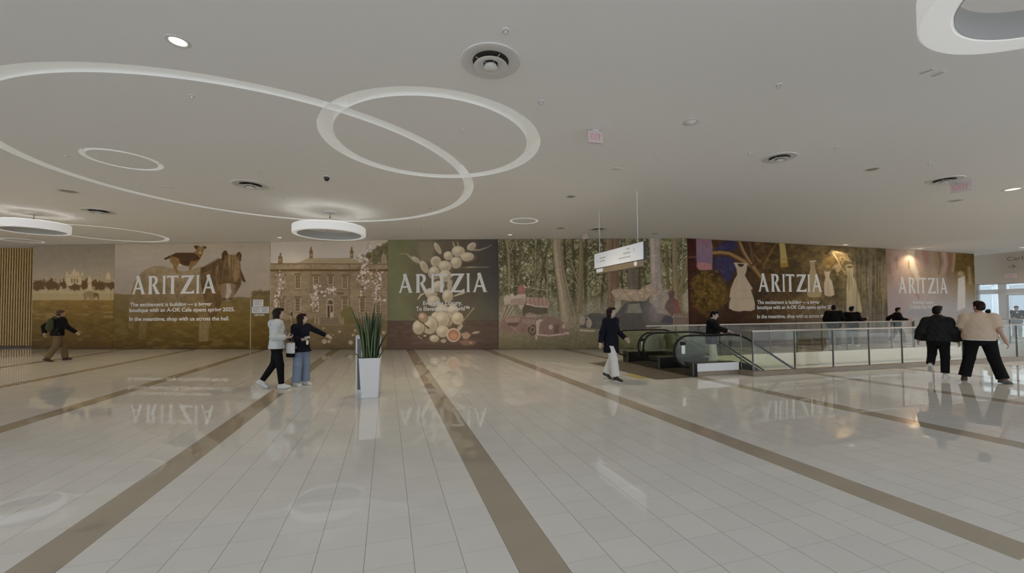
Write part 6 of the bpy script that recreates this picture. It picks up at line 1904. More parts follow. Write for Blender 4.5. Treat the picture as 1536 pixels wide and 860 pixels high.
def make_person(px, py, face, H, sex, pose, outfit, label, vox=0.008, skin=(0.45, 0.29, 0.20), z=0.0, world=None, bulk=1.0):
    """px,py: where the weight meets the floor in the photo; face: 0 = towards the right, 90 = away, -90 = towards the camera"""
    base = Vector(world) if world is not None else on_floor(px, py)
    away = Vector((base.x, base.y, 0)).normalized(); right = Vector((away.y, -away.x, 0))
    a = math.radians(face); Fv = right * math.cos(a) + away * math.sin(a)
    rz = math.atan2(Fv.y, Fv.x) - PI / 2
    s = H / 1.70
    S = FEM if sex == 'f' else MAS
    J = dict(pelvis=(0, 0, .92), hipR=(S['hip'], 0, .90), hipL=(-S['hip'], 0, .90), kneeR=(.10, .015, .49), kneeL=(-.10, .015, .49),
             ankR=(.10, -.02, .085), ankL=(-.10, -.02, .085), shR=(S['sh'], -.005, 1.385), shL=(-S['sh'], -.005, 1.385),
             elR=(.225, -.04, 1.11), elL=(-.225, -.04, 1.11), wrR=(.235, .04, .87), wrL=(-.235, .04, .87), neck=(0, -.012, 1.43), head=(0, .018, 1.59))
    lean, twist = pose.get('lean', 0.0), pose.get('twist', 0.0)
    RU = rotz(twist) @ rotx(-lean); pv = np.array((0, 0, .95))
    up = lambda p: pv + RU @ (np.array(p, float) - pv)
    for k in ('shR', 'shL', 'elR', 'elL', 'wrR', 'wrL', 'neck', 'head'): J[k] = up(J[k])
    for k, v in pose.items():
        if k in J: J[k] = v
    J = {k: np.array(v, float) * s for k, v in J.items()}
    RT = (RU @ np.array((1.0, 0, 0))); RT = unit((RT[0], RT[1], 0))
    def secs(extra=0.0, ydelta=0.0, src=None, kx=1.0, ky=1.0):
        out = []
        for (zz, rx, ry) in (src or S['secs']):
            c = up((0, 0.0, zz)) if zz > .95 else np.array((0, 0, zz))
            bk = bulk if zz < 1.15 else 1 + (bulk - 1) * max(0.12, 1 - (zz - 1.15) / .22)
            kk = kx if zz < 1.15 else 1 + (kx - 1) * max(0.1, 1 - (zz - 1.15) / .22)
            out.append((c * s, (rx * bk * kk + extra) * s, (ry * (1 + (bk - 1) * 1.3) * ky + extra + ydelta) * s))
        return sorted(out, key=lambda q: q[0][2])
    HR = rotz(twist + pose.get('hyaw', 0.0)) @ rotx(-pose.get('hpitch', 0.0) - lean * 0.3)
    hc = J['head']
    hp = lambda x, y, z_: hc + HR @ (np.array((x, y, z_)) * s)
    allJ = np.stack(list(J.values()))
    lo = allJ.min(0) - 0.32 * s; hi = allJ.max(0) + 0.30 * s; lo[2] = -0.03
    # ---------------- body: one continuous surface
    B = SDF(lo, hi, vox)
    B.loft(secs(), RT, 0.0)
    for q in ('R', 'L'):
        B.cone(J['hip' + q] + (0, 0, .02 * s), J['knee' + q], .083 * s * bulk ** .5, .056 * s, .04 * s); mid = J['knee' + q] * .66 + J['ank' + q] * .34
        B.cone(J['knee' + q], mid, .054 * s, .056 * s, .03 * s); B.cone(mid, J['ank' + q], .056 * s, .038 * s, .03 * s)
        B.ell(J['sh' + q] - np.array((0, 0, .01)) * s, (.062 * s, .065 * s, .065 * s), .04 * s)
        B.cone(J['sh' + q], J['el' + q], .050 * s * bulk ** .4, .040 * s, .03 * s); B.cone(J['el' + q], J['wr' + q], .041 * s, .028 * s, .02 * s)
    B.cone(J['neck'] - np.array((0, 0, .03)) * s, hp(0, -.012, -.06), .056 * s, .050 * s, .03 * s)
    # head
    B.ell(hp(0, -.010, .020), (.074 * s, .092 * s, .090 * s), .02 * s, HR)
    B.ell(hp(0, .022, -.045), (.056 * s, .066 * s, .074 * s), .03 * s, HR)
    B.ell(hp(0, .050, -.090), (.030 * s, .028 * s, .024 * s), .025 * s, HR)
    B.cone(hp(0, .086, .008), hp(0, .104, -.026), .009 * s, .0135 * s, .012 * s)
    B.ell(hp(0, .084, -.060), (.024 * s, .012 * s, .009 * s), .008 * s, HR)
    for e in (-1, 1):
        B.ell(hp(e * .074, -.012, -.012), (.010 * s, .022 * s, .033 * s), .006 * s, HR)
        B.ell(hp(e * .033, .088, .014), (.018 * s, .012 * s, .012 * s), .008 * s, HR, cut=True)
        B.ell(hp(e * .033, .076, .012), (.014 * s, .012 * s, .012 * s), .003 * s, HR)
    # hands
    for q, sgn in (('R', 1), ('L', -1)):
        w = J['wr' + q]; f = unit(pose.get('hand' + q, w - J['el' + q]))
        nrm = np.array(pose.get('palm' + q, (-sgn, 0.15, 0.0)), float); nrm = unit(nrm - f * (nrm @ f)); sd = np.cross(f, nrm) * 1.0
        th = unit(pose.get('thumb' + q, (0, 1, 0.2)))
        if sd @ th < 0: sd = -sd
        cu = pose.get('curl' + q, 0.35)
        PL = .088 * s
        B.cone(w, w + f * .03 * s, .027 * s, .026 * s, .02 * s)
        for o in (-.026, -.009, .009, .026):
            B.cone(w + f * .022 * s + sd * o * .7 * s, w + f * PL + sd * o * s, .015 * s, .0125 * s, .014 * s)
        for o, ln in ((.030, .070), (.0105, .079), (-.0095, .074), (-.029, .060)):
            p = w + f * PL + sd * o * s; dr = f.copy()
            for i, fr in enumerate((.42, .32, .26)):
                an = cu * (1.0 + .25 * i); dr = unit(dr * math.cos(an) + unit(nrm - dr * (nrm @ dr)) * math.sin(an))
                p2 = p + dr * ln * fr * s; B.cone(p, p2, (.0095 - .0008 * i) * s, (.0088 - .0008 * i) * s, .003 * s); p = p2
        p = w + f * .025 * s + sd * .030 * s; dr = unit(f * .62 + sd * .70 + nrm * .35)
        p2 = p + dr * .045 * s; B.cone(p, p2, .0135 * s, .0115 * s, .012 * s)
        dr = unit(dr * .8 + f * .45 + nrm * .35); B.cone(p2, p2 + dr * .032 * s, .0112 * s, .0092 * s, .004 * s)
    # feet
    FT = {}
    for q, sgn in (('R', 1), ('L', -1)):
        an = J['ank' + q]; pit = pose.get('toe' + q, 0.0); ya = pose.get('foot' + q, sgn * 0.12)
        fd = np.array((math.sin(ya) * math.cos(pit), math.cos(ya) * math.cos(pit), -math.sin(pit)))
        FT[q] = (an, fd)
        upv = unit(np.cross(np.cross(fd, (0, 0, 1)), fd))
        B.cone(an - fd * .02 * s - upv * .035 * s, an + fd * .15 * s - upv * .055 * s, .034 * s, .024 * s, .03 * s)
    me = B.mesh('person')
    # colour: skin, lips, brows, eyes
    n = len(me.vertices); co = np.empty(n * 3, np.float32); me.vertices.foreach_get('co', co); co = co.reshape(-1, 3)
    loc = ((co - hc) @ HR) / s
    C4 = np.ones((n, 4), np.float32); C4[:, :3] = skin
    def spot_(cx, cz, rx, rz, col, ymin=.05):
        m_ = (((loc[:, 0] - cx) / rx) ** 2 + ((loc[:, 2] - cz) / rz) ** 2 < 1) & (loc[:, 1] > ymin)
        C4[m_, :3] = col
    spot_(0, -.060, .024, .009, (skin[0] * .75, skin[1] * .45, skin[2] * .45))
    for e in (-1, 1):
        spot_(e * .033, .013, .014, .0065, (.6, .57, .53)); spot_(e * .033, .013, .007, .007, (.02, .014, .01)); spot_(e * .034, .036, .019, .0055, (.035, .022, .016))
    at = me.color_attributes.new('Col', 'FLOAT_COLOR', 'POINT'); at.data.foreach_set('color', C4.ravel())
    root = link_mesh('person', me, M['skin'], None, (base.x, base.y, z), rz)
    tag(root, label, 'person')
    K = dict(J=J, s=s, lo=lo, hi=hi, secs=secs, RT=RT, hp=hp, HR=HR, hc=hc, up=lambda p: up(p) * s, root=root, vox=vox, FT=FT, S=S, bulk=bulk, pose=pose)
    for fn, kw in outfit: fn(K, **kw)
    return K

def _add(K, sdf, name, m):
    return link_mesh(name, sdf.mesh(name), m, K['root'])

def trousers(K, m, thigh=.098, knee=.072, hem=.064, stop=0.05, name='trousers', waist=1.0):
    J, s = K['J'], K['s']; T = SDF(K['lo'], K['hi'], K['vox'])
    b = K['bulk']
    T.loft([q for q in K['secs'](.014)if .79 * s <= q[0][2] <= (waist + .01) * s], K['RT'], 0)
    for q in ('R', 'L'):
        T.cone(J['hip' + q], J['knee' + q], thigh * s * b ** .6, knee * s, .05 * s)
        e = J['ank' + q] - np.array((0, 0, stop - .02)) * s * 0 ; d = J['ank' + q] - J['knee' + q]; L = np.linalg.norm(d)
        end = J['knee' + q] + d * (1 - (stop - .05) / L if L else 1)
        T.cone(J['knee' + q], end, knee * s, hem * s, .03 * s, flat=True)
    return _add(K, T, name, m)

def top(K, m, hem=.80, puff=.03, arm=(.075, .066, .056), cuff=.93, flare=0.0, name='jacket', collar=0.0, short=False, fold=.004, neckz=1.47, kx=1.0, cap=1.0):
    """jacket, coat, shirt: torso to the hem, sleeves to the cuff"""
    J, s = K['J'], K['s']; T = SDF(K['lo'], K['hi'], K['vox'])
    ss = [q for q in K['secs'](puff, kx=kx) if q[0][2] <= neckz * s]
    zmin = ss[0][0][2]
    if hem * s < zmin:
        rx, ry = max(q[1] for q in ss[:3]), max(q[2] for q in ss[:3])
        base_ = [(np.array((0, 0, hem * s)), rx + flare * s, ry + flare * s)]
        ss = base_ + [(c, max(rx_, rx * .97) if c[2] < 1.05 * s else rx_, max(ry_, ry * .95) if c[2] < 1.05 * s else ry_) for c, rx_, ry_ in ss]
    else:
        ss = [q for q in ss if q[0][2] > hem * s + .02]
        k0 = ss[0]; ss = [(np.array((k0[0][0], k0[0][1], hem * s)), k0[1] + flare * s, k0[2] + flare * s)] + ss
    T.loft(ss, K['RT'], 0, fold * s)
    for q in ('R', 'L'):
        sh, el, wr = J['sh' + q], J['el' + q], J['wr' + q]
        b = K['bulk'] ** .5
        T.ell(sh - np.array((0, 0, .012)) * s, ((.058 + puff) * s * b * cap, (.062 + puff) * s * b * cap, (.060 + puff * .8) * s * cap), .05 * s)
        if short:
            T.cone(sh, sh + (el - sh) * cuff, arm[0] * s * b, arm[1] * s * b, .05 * s, flat=True)
        else:
            T.cone(sh, el, arm[0] * s, arm[1] * s, .05 * s); T.cone(el, el + (wr - el) * cuff, arm[1] * s, arm[2] * s, .02 * s, flat=True)
    if collar:
        c = K['up']((0, -.015, 1.39)); c2 = K['up']((0, -.005, 1.44 + collar)); T.cone(c, c2, .092 * s, .080 * s, .04 * s, flat=True)
    return _add(K, T, name, m)

def hood(K, m):
    s = K['s']; T = SDF(K['lo'], K['hi'], K['vox'])
    for an in np.linspace(-1.9, 1.9, 13):
        p = K['up']((.095 * math.sin(an), -.02 - .085 * math.cos(an), 1.42 - .03 * math.cos(an))); r = .030 + .022 * math.cos(an)
        T.ell(p, (r * s * 1.2, r * s * 1.2, r * s * 1.2), .03 * s)
    T.ell(K['up']((0, -.13, 1.345)), (.085 * s, .045 * s, .075 * s), .04 * s)
    return _add(K, T, 'hood', m)

def scarf(K, m, r=.035, z_=1.425):
    s = K['s']; T = SDF(K['lo'], K['hi'], K['vox'])
    for an in np.linspace(0, 2 * PI, 22)[:-1]:
        T.ell(K['up']((.085 * math.sin(an), .005 + .08 * math.cos(an), z_ - .018 * math.cos(an))), (r * s,) * 3, .02 * s)
    return _add(K, T, 'collar', m)

def panel_front(K, m, hem=.98, w=.085, name='shirt', puff=.034):
    """what shows in the opening of an open jacket: a strip down the chest"""
    s = K['s']; T = SDF(K['lo'], K['hi'], K['vox'])
    ss = [q for q in K['secs'](puff) if hem * s < q[0][2] < 1.42 * s]
    T.loft(ss, K['RT'], 0)
    c0 = K['up']((0, 0, 1.2)); rt = K['RT']; fw = np.array((-rt[1], rt[0], 0))
    x, y, zz = T._pts((slice(None),) * 3)
    u = (x - c0[0]) * rt[0] + (y - c0[1]) * rt[1]; v = (x - c0[0]) * fw[0] + (y - c0[1]) * fw[1]
    T.d = np.maximum(T.d, np.maximum(np.abs(u) - w * s, .03 * s - v)).astype(np.float32)
    return _add(K, T, name, m)

def shoes(K, m, sole=None, chunky=1.0, low=False):
    s = K['s']
    for q in ('R', 'L'):
        an, fd = K['FT'][q]; upv = unit(np.cross(np.cross(fd, (0, 0, 1)), fd)); sd = np.cross(fd, upv)
        p0 = an - fd * .055 * s - upv * .055 * s; p1 = an + fd * .165 * s - upv * .062 * s
        lo = np.minimum(p0, p1) - .13 * s; hi = np.maximum(p0, p1) + .14 * s
        T = SDF(lo, hi, min(K['vox'], .007)); k = chunky
        T.cone(p0 + fd * .02 * s, p1 - fd * .04 * s, .040 * s * k, .038 * s * k, .02 * s)
        T.ell(p1 - fd * .02 * s + upv * 0, (.046 * s * k, .05 * s * k, .030 * s * k), .03 * s)
        T.cone(p0 + fd * .03 * s + upv * .01 * s, an + upv * (.0 if low else .012) * s, .042 * s * k, .042 * s * k, .03 * s, flat=True)
        T.cone(an + fd * .03 * s - upv * .01 * s, p1 - fd * .05 * s, .040 * s, .034 * s, .03 * s)
        # flat sole
        c = an - upv * .085 * s
        x, y, zz = T._pts((slice(None),) * 3)
        T.d = np.maximum(T.d, -((x - c[0]) * upv[0] + (y - c[1]) * upv[1] + (zz - c[2]) * upv[2])).astype(np.float32)
        o = _add(K, T, 'shoe', m)
        if sole is not None:
            Z = SDF(lo, hi, min(K['vox'], .007))
            Z.cone(p0 + fd * .02 * s - upv * .02 * s, p1 - fd * .03 * s - upv * .016 * s, .045 * s * k, .048 * s * k, .0)
            x, y, zz = Z._pts((slice(None),) * 3); hgt = (x - c[0]) * upv[0] + (y - c[1]) * upv[1] + (zz - c[2]) * upv[2]
            Z.d = np.maximum(Z.d, np.maximum(-hgt, hgt - .026 * s)).astype(np.float32)
            link_mesh('sole', Z.mesh('sole'), sole, o)

def hair(K, m, style='short'):
    s, HR, hp, hc = K['s'], K['HR'], K['hp'], K['hc']
    lo = hc - .30 * s; hi = hc + .20 * s
    T = SDF(lo, hi, min(K['vox'], .007))
    T.ell(hp(0, -.014, .026), (.083 * s, .100 * s, .096 * s), .02 * s, HR)
    if style == 'short':
        T.ell(hp(0, -.045, -.03), (.074 * s, .066 * s, .07 * s), .02 * s, HR); T.ell(hp(.012, .045, .085), (.055 * s, .05 * s, .035 * s), .03 * s, HR)
    if style in ('bob', 'long'):
        zb = -.125 if style == 'bob' else -.20
        for e in (-1, 1):
            T.cone(hp(e * .066, -.02, .03), hp(e * .072, -.005, zb + .03), .034 * s, .030 * s, .03 * s); T.cone(hp(e * .06, -.05, .03), hp(e * .062, -.045, zb), .04 * s, .032 * s, .03 * s)
        T.cone(hp(0, -.07, .02), hp(0, -.068, zb), .055 * s, .042 * s, .03 * s)
        T.ell(hp(0, .06, .078), (.06 * s, .035 * s, .03 * s), .03 * s, HR)
    if style == 'tied':
        T.ell(hp(0, -.05, -.04), (.07 * s, .06 * s, .075 * s), .03 * s, HR); T.ell(hp(0, -.125, -.01), (.035 * s, .035 * s, .04 * s), .02 * s, HR)
        T.cone(hp(0, -.07, -.05), hp(0, -.06, -.12), .045 * s, .035 * s, .03 * s)
    x, y, zz = T._pts((slice(None),) * 3)
    q = np.stack([x - hc[0], y - hc[1], zz - hc[2]], -1) @ HR / s
    X, Y, Z = q[..., 0], q[..., 1], q[..., 2]
    wx = .055 if style in ('bob', 'long') else .085
    # the face opening, then the nape
    face = np.maximum(np.maximum(np.abs(X) - wx, .018 + .25 * np.abs(X) - Y), Z - (.060 - 3.5 * X * X))
    T.d = np.maximum(T.d, -face * s).astype(np.float32)
    nape = {'short': -.085, 'tied': -.12}.get(style, -.3)
    T.d = np.maximum(T.d, (nape - Z) * s).astype(np.float32)
    T.d += (.0035 * s * np.sin(X * 190 + Y * 60) * np.sin(Y * 120 + Z * 50)).astype(np.float32)
    return _add(K, T, 'hair', m)

def beanie(K, m):
    s, HR, hp, hc = K['s'], K['HR'], K['hp'], K['hc']
    T = SDF(hc - .2 * s, hc + .22 * s, .008)
    T.ell(hp(0, -.012, .035), (.092 * s, .108 * s, .105 * s), .02 * s, HR)
    T.below(hc[2] + .025 * s)
    o = _add(K, T, 'beanie', m)
    return o

def backpack(K, m, m2=None):
    s = K['s']; T = SDF(K['lo'] - .1, K['hi'], .012)
    c = K['up']((0, -.19, 1.18)); 
    T.ell(c, (.15 * s, .085 * s, .23 * s), .02 * s); T.ell(c + np.array((0, -.05, -.08)) * s, (.11 * s, .06 * s, .10 * s), .03 * s)
    o = _add(K, T, 'backpack', m)
    U = SDF(K['lo'] - .1, K['hi'], .012)
    for e in (-1, 1):
        pts = [K['up'](p) for p in ((e * .10, -.15, 1.40), (e * .11, 0, 1.465), (e * .11, .15, 1.36), (e * .13, .13, 1.15), (e * .15, -.08, 1.05))]
        for a, b in zip(pts[:-1], pts[1:]): U.cone(a, b, .022 * s, .022 * s, .01)
    link_mesh('strap', U.mesh('strap'), m2 or m, o)

def local_box(K, name, m, c, size, rz=0.0, bev=.004, rx=0.0):
    b = MB(); s = K['s']
    R_ = Matrix.Rotation(rz, 3, 'Z') @ Matrix.Rotation(rx, 3, 'X')
    b.box(Vector(c) * s, [q * s for q in size], bev=bev, ax=(R_ @ Vector((1, 0, 0)), R_ @ Vector((0, 1, 0)), R_ @ Vector((0, 0, 1))))
    return b.build(name, m, K['root'])

navy = cloth('navy_wool', (0.0055, 0.0068, 0.0135, 1)); blackc = cloth('black_cloth', (0.0045, 0.0045, 0.005, 1)); whitec = cloth('white_fleece', (0.55, 0.57, 0.57, 1))
greyk = cloth('grey_knit', (0.30, 0.31, 0.29, 1)); jeans = cloth('light_blue_denim', (0.20, 0.25, 0.34, 1)); cream = cloth('off_white_twill', (0.62, 0.61, 0.58, 1))
beige = cloth('beige_jersey', (0.56, 0.44, 0.34, 1)); khaki = cloth('khaki_twill', (0.15, 0.105, 0.05, 1)); dkgreen = cloth('dark_olive_cloth', (0.05, 0.05, 0.02, 1))
violet = cloth('violet_navy_knit', (0.009, 0.008, 0.026, 1)); greyj = cloth('dark_grey_cloth', (0.06, 0.065, 0.075, 1)); teal = cloth('teal_knit', (0.03, 0.11, 0.10, 1))
puffm = cloth('black_nylon', (0.007, 0.0075, 0.008, 1), 0.6)
hairk = mat('black_hair', (0.006, 0.004, 0.004, 1), 0.5, spec=0.15, noise=(80, .4)); hairb = mat('brown_hair', (0.013, 0.006, 0.004, 1), 0.5, spec=0.15, noise=(80, .4)); hairr = mat('reddish_hair', (0.06, 0.022, 0.012, 1), 0.5, noise=(80, .4))
shw = mat('white_shoe', (0.62, 0.62, 0.60, 1), 0.5); shk = mat('black_shoe', (0.012, 0.011, 0.01, 1), 0.4); shb = mat('brown_shoe', (0.06, 0.03, 0.015, 1), 0.5)

# 1 — woman in the navy coat walking to the right
make_person(917.5, 570, -33, 1.665, 'f', dict(
    ankR=(.09, .17, .085), kneeR=(.09, .12, .49), ankL=(-.085, -.20, .125), kneeL=(-.085, -.03, .49), toeL=.45,
    elR=(.225, -.10, 1.12), wrR=(.245, -.13, .87), elL=(-.24, .02, 1.14), wrL=(-.27, .22, .96), hyaw=.18, curlR=.4, curlL=.35),
    [(trousers, dict(m=cream, thigh=.098, knee=.092, hem=.098, stop=.075)), (top, dict(m=navy, hem=.645, puff=.042, flare=.012, arm=(.074, .066, .056), cuff=.96, name='coat')),
     (scarf, dict(m=navy)), (hood, dict(m=navy)), (hair, dict(m=hairb, style='bob')), (shoes, dict(m=shk, sole=shw))],
    'woman in a long navy coat and white trousers walking beside the escalators', vox=.0075, skin=(.50, .36, .30))

# 2 — woman in jeans pointing to the right
K = make_person(452, 578.5, -52, 1.575, 'f', dict(
    ankR=(.115, -.02, .085), ankL=(-.115, -.01, .085), kneeR=(.115, .015, .49), kneeL=(-.11, .015, .49),
    elL=(-.36, .05, 1.285), wrL=(-.555, .17, 1.155), elR=(.235, -.03, 1.12), wrR=(.13, .19, 1.10), hyaw=.75, hpitch=-.05, curlL=.12, thumbL=(0, .2, 1), palmL=(0, -1, -.2), curlR=.8, palmR=(-.2, .2, 1)),
    [(trousers, dict(m=jeans, thigh=.105, knee=.094, hem=.102, stop=.06)), (top, dict(m=navy, hem=.80, puff=.036, flare=.03, arm=(.074, .064, .055), cuff=.95, name='coat')),
     (panel_front, dict(m=violet, hem=.965, w=.075, puff=.043)), (scarf, dict(m=navy, r=.03)), (hair, dict(m=hairb, style='long')), (shoes, dict(m=shw))],
    'woman in a dark open coat and light jeans pointing right', vox=.0075, skin=(.52, .38, .31))
local_box(K, 'name_badge', M['paper'], (-.015, .178, 1.02), (.062, .006, .095))
b = MB(); b.tube([Vector((-.05, .13, 1.36)) * K['s'], Vector((-.018, .182, 1.10)) * K['s'], Vector((-.015, .18, 1.065)) * K['s'], Vector((.012, .182, 1.10)) * K['s'], Vector((.05, .13, 1.36)) * K['s']], .004, seg=6); b.build('lanyard', blackc, K['root'])
def tote_bag():
    s = K['s']; c = Matrix.Rotation(K['root'].rotation_euler.z, 3, 'Z') @ (Vector((.315, .03, .0)) * s) + K['root'].location
    root = empty('tote_bag', c + Vector((0, 0, .70 * s)), -.45, 'white tote bag with a black base on the pointing woman\'s arm', 'bag')
    T = SDF((-.2, -.1, -.02), (.2, .1, .36), .008); T.loft([(np.array((0, 0, .085)), .125, .045), (np.array((0, 0, .2)), .13, .05), (np.array((0, 0, .31)), .12, .03)], (1, 0, 0), 0, .004)
    link_mesh('bag_body', T.mesh('bag_body'), cream, root)
    T = SDF((-.2, -.1, -.02), (.2, .1, .36), .008); T.loft([(np.array((0, 0, .0)), .118, .045), (np.array((0, 0, .088)), .128, .048)], (1, 0, 0), 0, 0); link_mesh('bag_base', T.mesh('bag_base'), blackc, root)
    for e in (-1, 1):
        h = MB(); h.tube([(-.07, e * .022, .30), (-.06, e * .02, .38), (0, e * .015, .43), (.06, e * .02, .38), (.07, e * .022, .30)], .008, seg=8); h.build('handle', hairr, root)
tote_bag()
def papers():
    s = K['s']; c = Matrix.Rotation(K['root'].rotation_euler.z, 3, 'Z') @ (Vector((.06, .265, 1.135)) * s) + K['root'].location
    root = empty('folded_paper', c, K['root'].rotation_euler.z + .5, 'folded white paper held by the pointing woman', 'paper')
    b = MB(); b.box((0, 0, 0), (.15, .10, .006), bev=.002, ax=(Vector((1, 0, .15)).normalized(), Vector((0, 1, .35)).normalized(), Vector((-.15, -.35, 1)).normalized())); b.build('lower_sheet', M['paper'], root)
    b = MB(); b.box((.01, .01, .016), (.14, .09, .004), bev=.001, ax=(Vector((1, .1, .25)).normalized(), Vector((-.1, 1, .25)).normalized(), Vector((-.25, -.25, 1)).normalized())); b.build('upper_sheet', M['paper'], root)
papers()

# 3 — woman in the white hooded jacket
make_person(414.5, 582.5, -4, 1.70, 'f', dict(
    ankR=(.085, .10, .085), kneeR=(.085, .07, .49), ankL=(-.08, -.27, .165), kneeL=(-.08, -.05, .51), toeL=.62,
    elR=(.215, -.05, 1.10), wrR=(.16, .185, 1.085), elL=(-.215, -.02, 1.10), wrL=(-.12, .20, 1.12), curlR=.5, curlL=.5, palmR=(-.6, 0, .6), palmL=(.6, 0, .6), lean=.03, hyaw=-.1),
    [(trousers, dict(m=blackc, thigh=.098, knee=.076, hem=.056, stop=.06)), (top, dict(m=whitec, hem=.845, puff=.038, flare=.008, arm=(.078, .07, .056), cuff=.93, name='hooded_jacket')),
     (panel_front, dict(m=greyk, hem=.87, w=.07, puff=.046)), (hood, dict(m=whitec)), (hair, dict(m=hairb, style='bob')), (shoes, dict(m=shw, sole=shw, chunky=1.08))],
    'woman in a white hooded jacket and black trousers with trailing foot raised', vox=.0075, skin=(.50, .36, .30))

# 4 — man in the black puffer jacket, from behind
make_person(1409, 566.5, 80, 1.64, 'm', dict(
    ankR=(.11, -.06, .085), kneeR=(.11, .0, .49), ankL=(-.12, -.16, .30), kneeL=(-.12, .06, .56), toeL=.75,
    shR=(.185, -.005, 1.35), shL=(-.185, -.005, 1.35), elR=(.275, -.04, 1.09), wrR=(.325, .03, .87), elL=(-.28, -.05, 1.09), wrL=(-.335, .0, .88), hyaw=-.35, lean=.06, curlR=.4, curlL=.4),
    [(trousers, dict(m=blackc, thigh=.105, knee=.082, hem=.076, stop=.085)), (top, dict(m=puffm, hem=.86, puff=.05, flare=.0, arm=(.088, .105, .088), cuff=.95, name='puffer_jacket', collar=.05, fold=.009, kx=1.35, cap=.85)),
     (hair, dict(m=hairk, style='short')), (shoes, dict(m=shw, sole=shw, low=True))],
    'man in a black puffer jacket and white shoes walking away', vox=.0085, bulk=1.12)

# 5 — man in the beige T-shirt, from behind
make_person(1472, 572.5, 88, 1.735, 'm', dict(
    ankL=(-.24, .0, .085), kneeL=(-.16, .05, .49), ankR=(.30, -.10, .095), kneeR=(.19, .0, .49), hipR=(.11, 0, .90), hipL=(-.11, 0, .90), footR=.75, toeR=.2,
    shR=(.20, -.005, 1.36), shL=(-.20, -.005, 1.36), elR=(.275, -.05, 1.10), wrR=(.36, -.02, .86), elL=(-.275, .03, 1.10), wrL=(-.27, .20, .98), hyaw=.75, lean=.04, curlR=.4, curlL=.5),
    [(trousers, dict(m=blackc, thigh=.108, knee=.094, hem=.098, stop=.055)), (top, dict(m=beige, hem=.895, puff=.030, arm=(.080, .078, .07), cuff=.86, short=True, name='t_shirt', fold=.003, kx=1.10, cap=.8)),
     (top, dict(m=cream, hem=.872, puff=.018, arm=(.05, .05, .05), cuff=.5, short=True, name='undershirt', fold=.003, cap=.7, kx=1.05)), (hair, dict(m=hairb, style='short')), (shoes, dict(m=shb, sole=shk))],
    'heavy-set man in a beige T-shirt and black trousers walking away', vox=.0085, bulk=1.36, skin=(.46, .28, .20))

# 6 — man walking along the far left
K = make_person(85, 541.8, 22, 1.76, 'm', dict(
    ankR=(.09, -.27, .12), kneeR=(.09, -.06, .50), toeR=.4, ankL=(-.09, .24, .085), kneeL=(-.09, .20, .49),
    elR=(.28, .12, 1.13), wrR=(.31, .34, .93), elL=(-.25, -.22, 1.15), wrL=(-.26, -.20, .93), lean=.08, curlR=.5, curlL=.5),
    [(trousers, dict(m=khaki, thigh=.108, knee=.09, hem=.085, stop=.06)), (top, dict(m=blackc, hem=.84, puff=.045, arm=(.085, .076, .062), cuff=.95)),
     (hair, dict(m=hairr, style='short')), (shoes, dict(m=shb, sole=shk)), (backpack, dict(m=dkgreen))],
    'man in a dark jacket and khaki trousers with a backpack, far left', vox=.010)

# 7, 8 — two people standing behind the far railing
make_person(1252, 520.8, 92, 1.74, 'm', dict(ankR=(.13, 0, .085), ankL=(-.12, .0, .085), elR=(.30, -.02, 1.13), elL=(-.30, -.02, 1.13), wrR=(.28, .18, 1.0), wrL=(-.28, .18, 1.0), hpitch=-.1),
    [(trousers, dict(m=dkgreen, thigh=.105, knee=.085, hem=.08)), (top, dict(m=blackc, hem=.82, puff=.05, arm=(.095, .085, .065), cuff=.95, collar=.03)), (hair, dict(m=hairk, style='short')), (shoes, dict(m=shw))],
    'broad person in black standing before the gown board, left of two', vox=.012, bulk=1.2)
make_person(1279, 519.8, 70, 1.68, 'm', dict(ankR=(.12, .04, .085), ankL=(-.12, -.02, .085), elR=(.29, .03, 1.13), wrR=(.40, .25, 1.17), elL=(-.27, -.02, 1.12), wrL=(-.26, .15, 1.0), hyaw=-.2),
    [(trousers, dict(m=dkgreen, thigh=.1, knee=.082, hem=.078)), (top, dict(m=blackc, hem=.82, puff=.042, arm=(.085, .078, .062), cuff=.95)), (hair, dict(m=hairk, style='short')), (shoes, dict(m=shw)), (scarf, dict(m=khaki))],
    'person in black before the gown board, right of two, one forearm raised', vox=.012, bulk=1.08)

# 9 — person walking before the pink board
make_person(1346, 516, 8, 1.62, 'm', dict(ankR=(.09, .24, .085), kneeR=(.09, .18, .49), ankL=(-.09, -.26, .13), kneeL=(-.09, -.05, .49), toeL=.45, elR=(.28, .14, 1.16), wrR=(.28, .36, 1.12), elL=(-.28, -.24, 1.2), wrL=(-.28, -.30, 1.0), lean=.08),
    [(trousers, dict(m=khaki, thigh=.10, knee=.08, hem=.075)), (top, dict(m=blackc, hem=.86, puff=.06, arm=(.10, .09, .07), cuff=.95, collar=.04)), (hair, dict(m=hairk, style='short')), (shoes, dict(m=shw))],
    'person in a short black jacket striding right before the pink board', vox=.012)

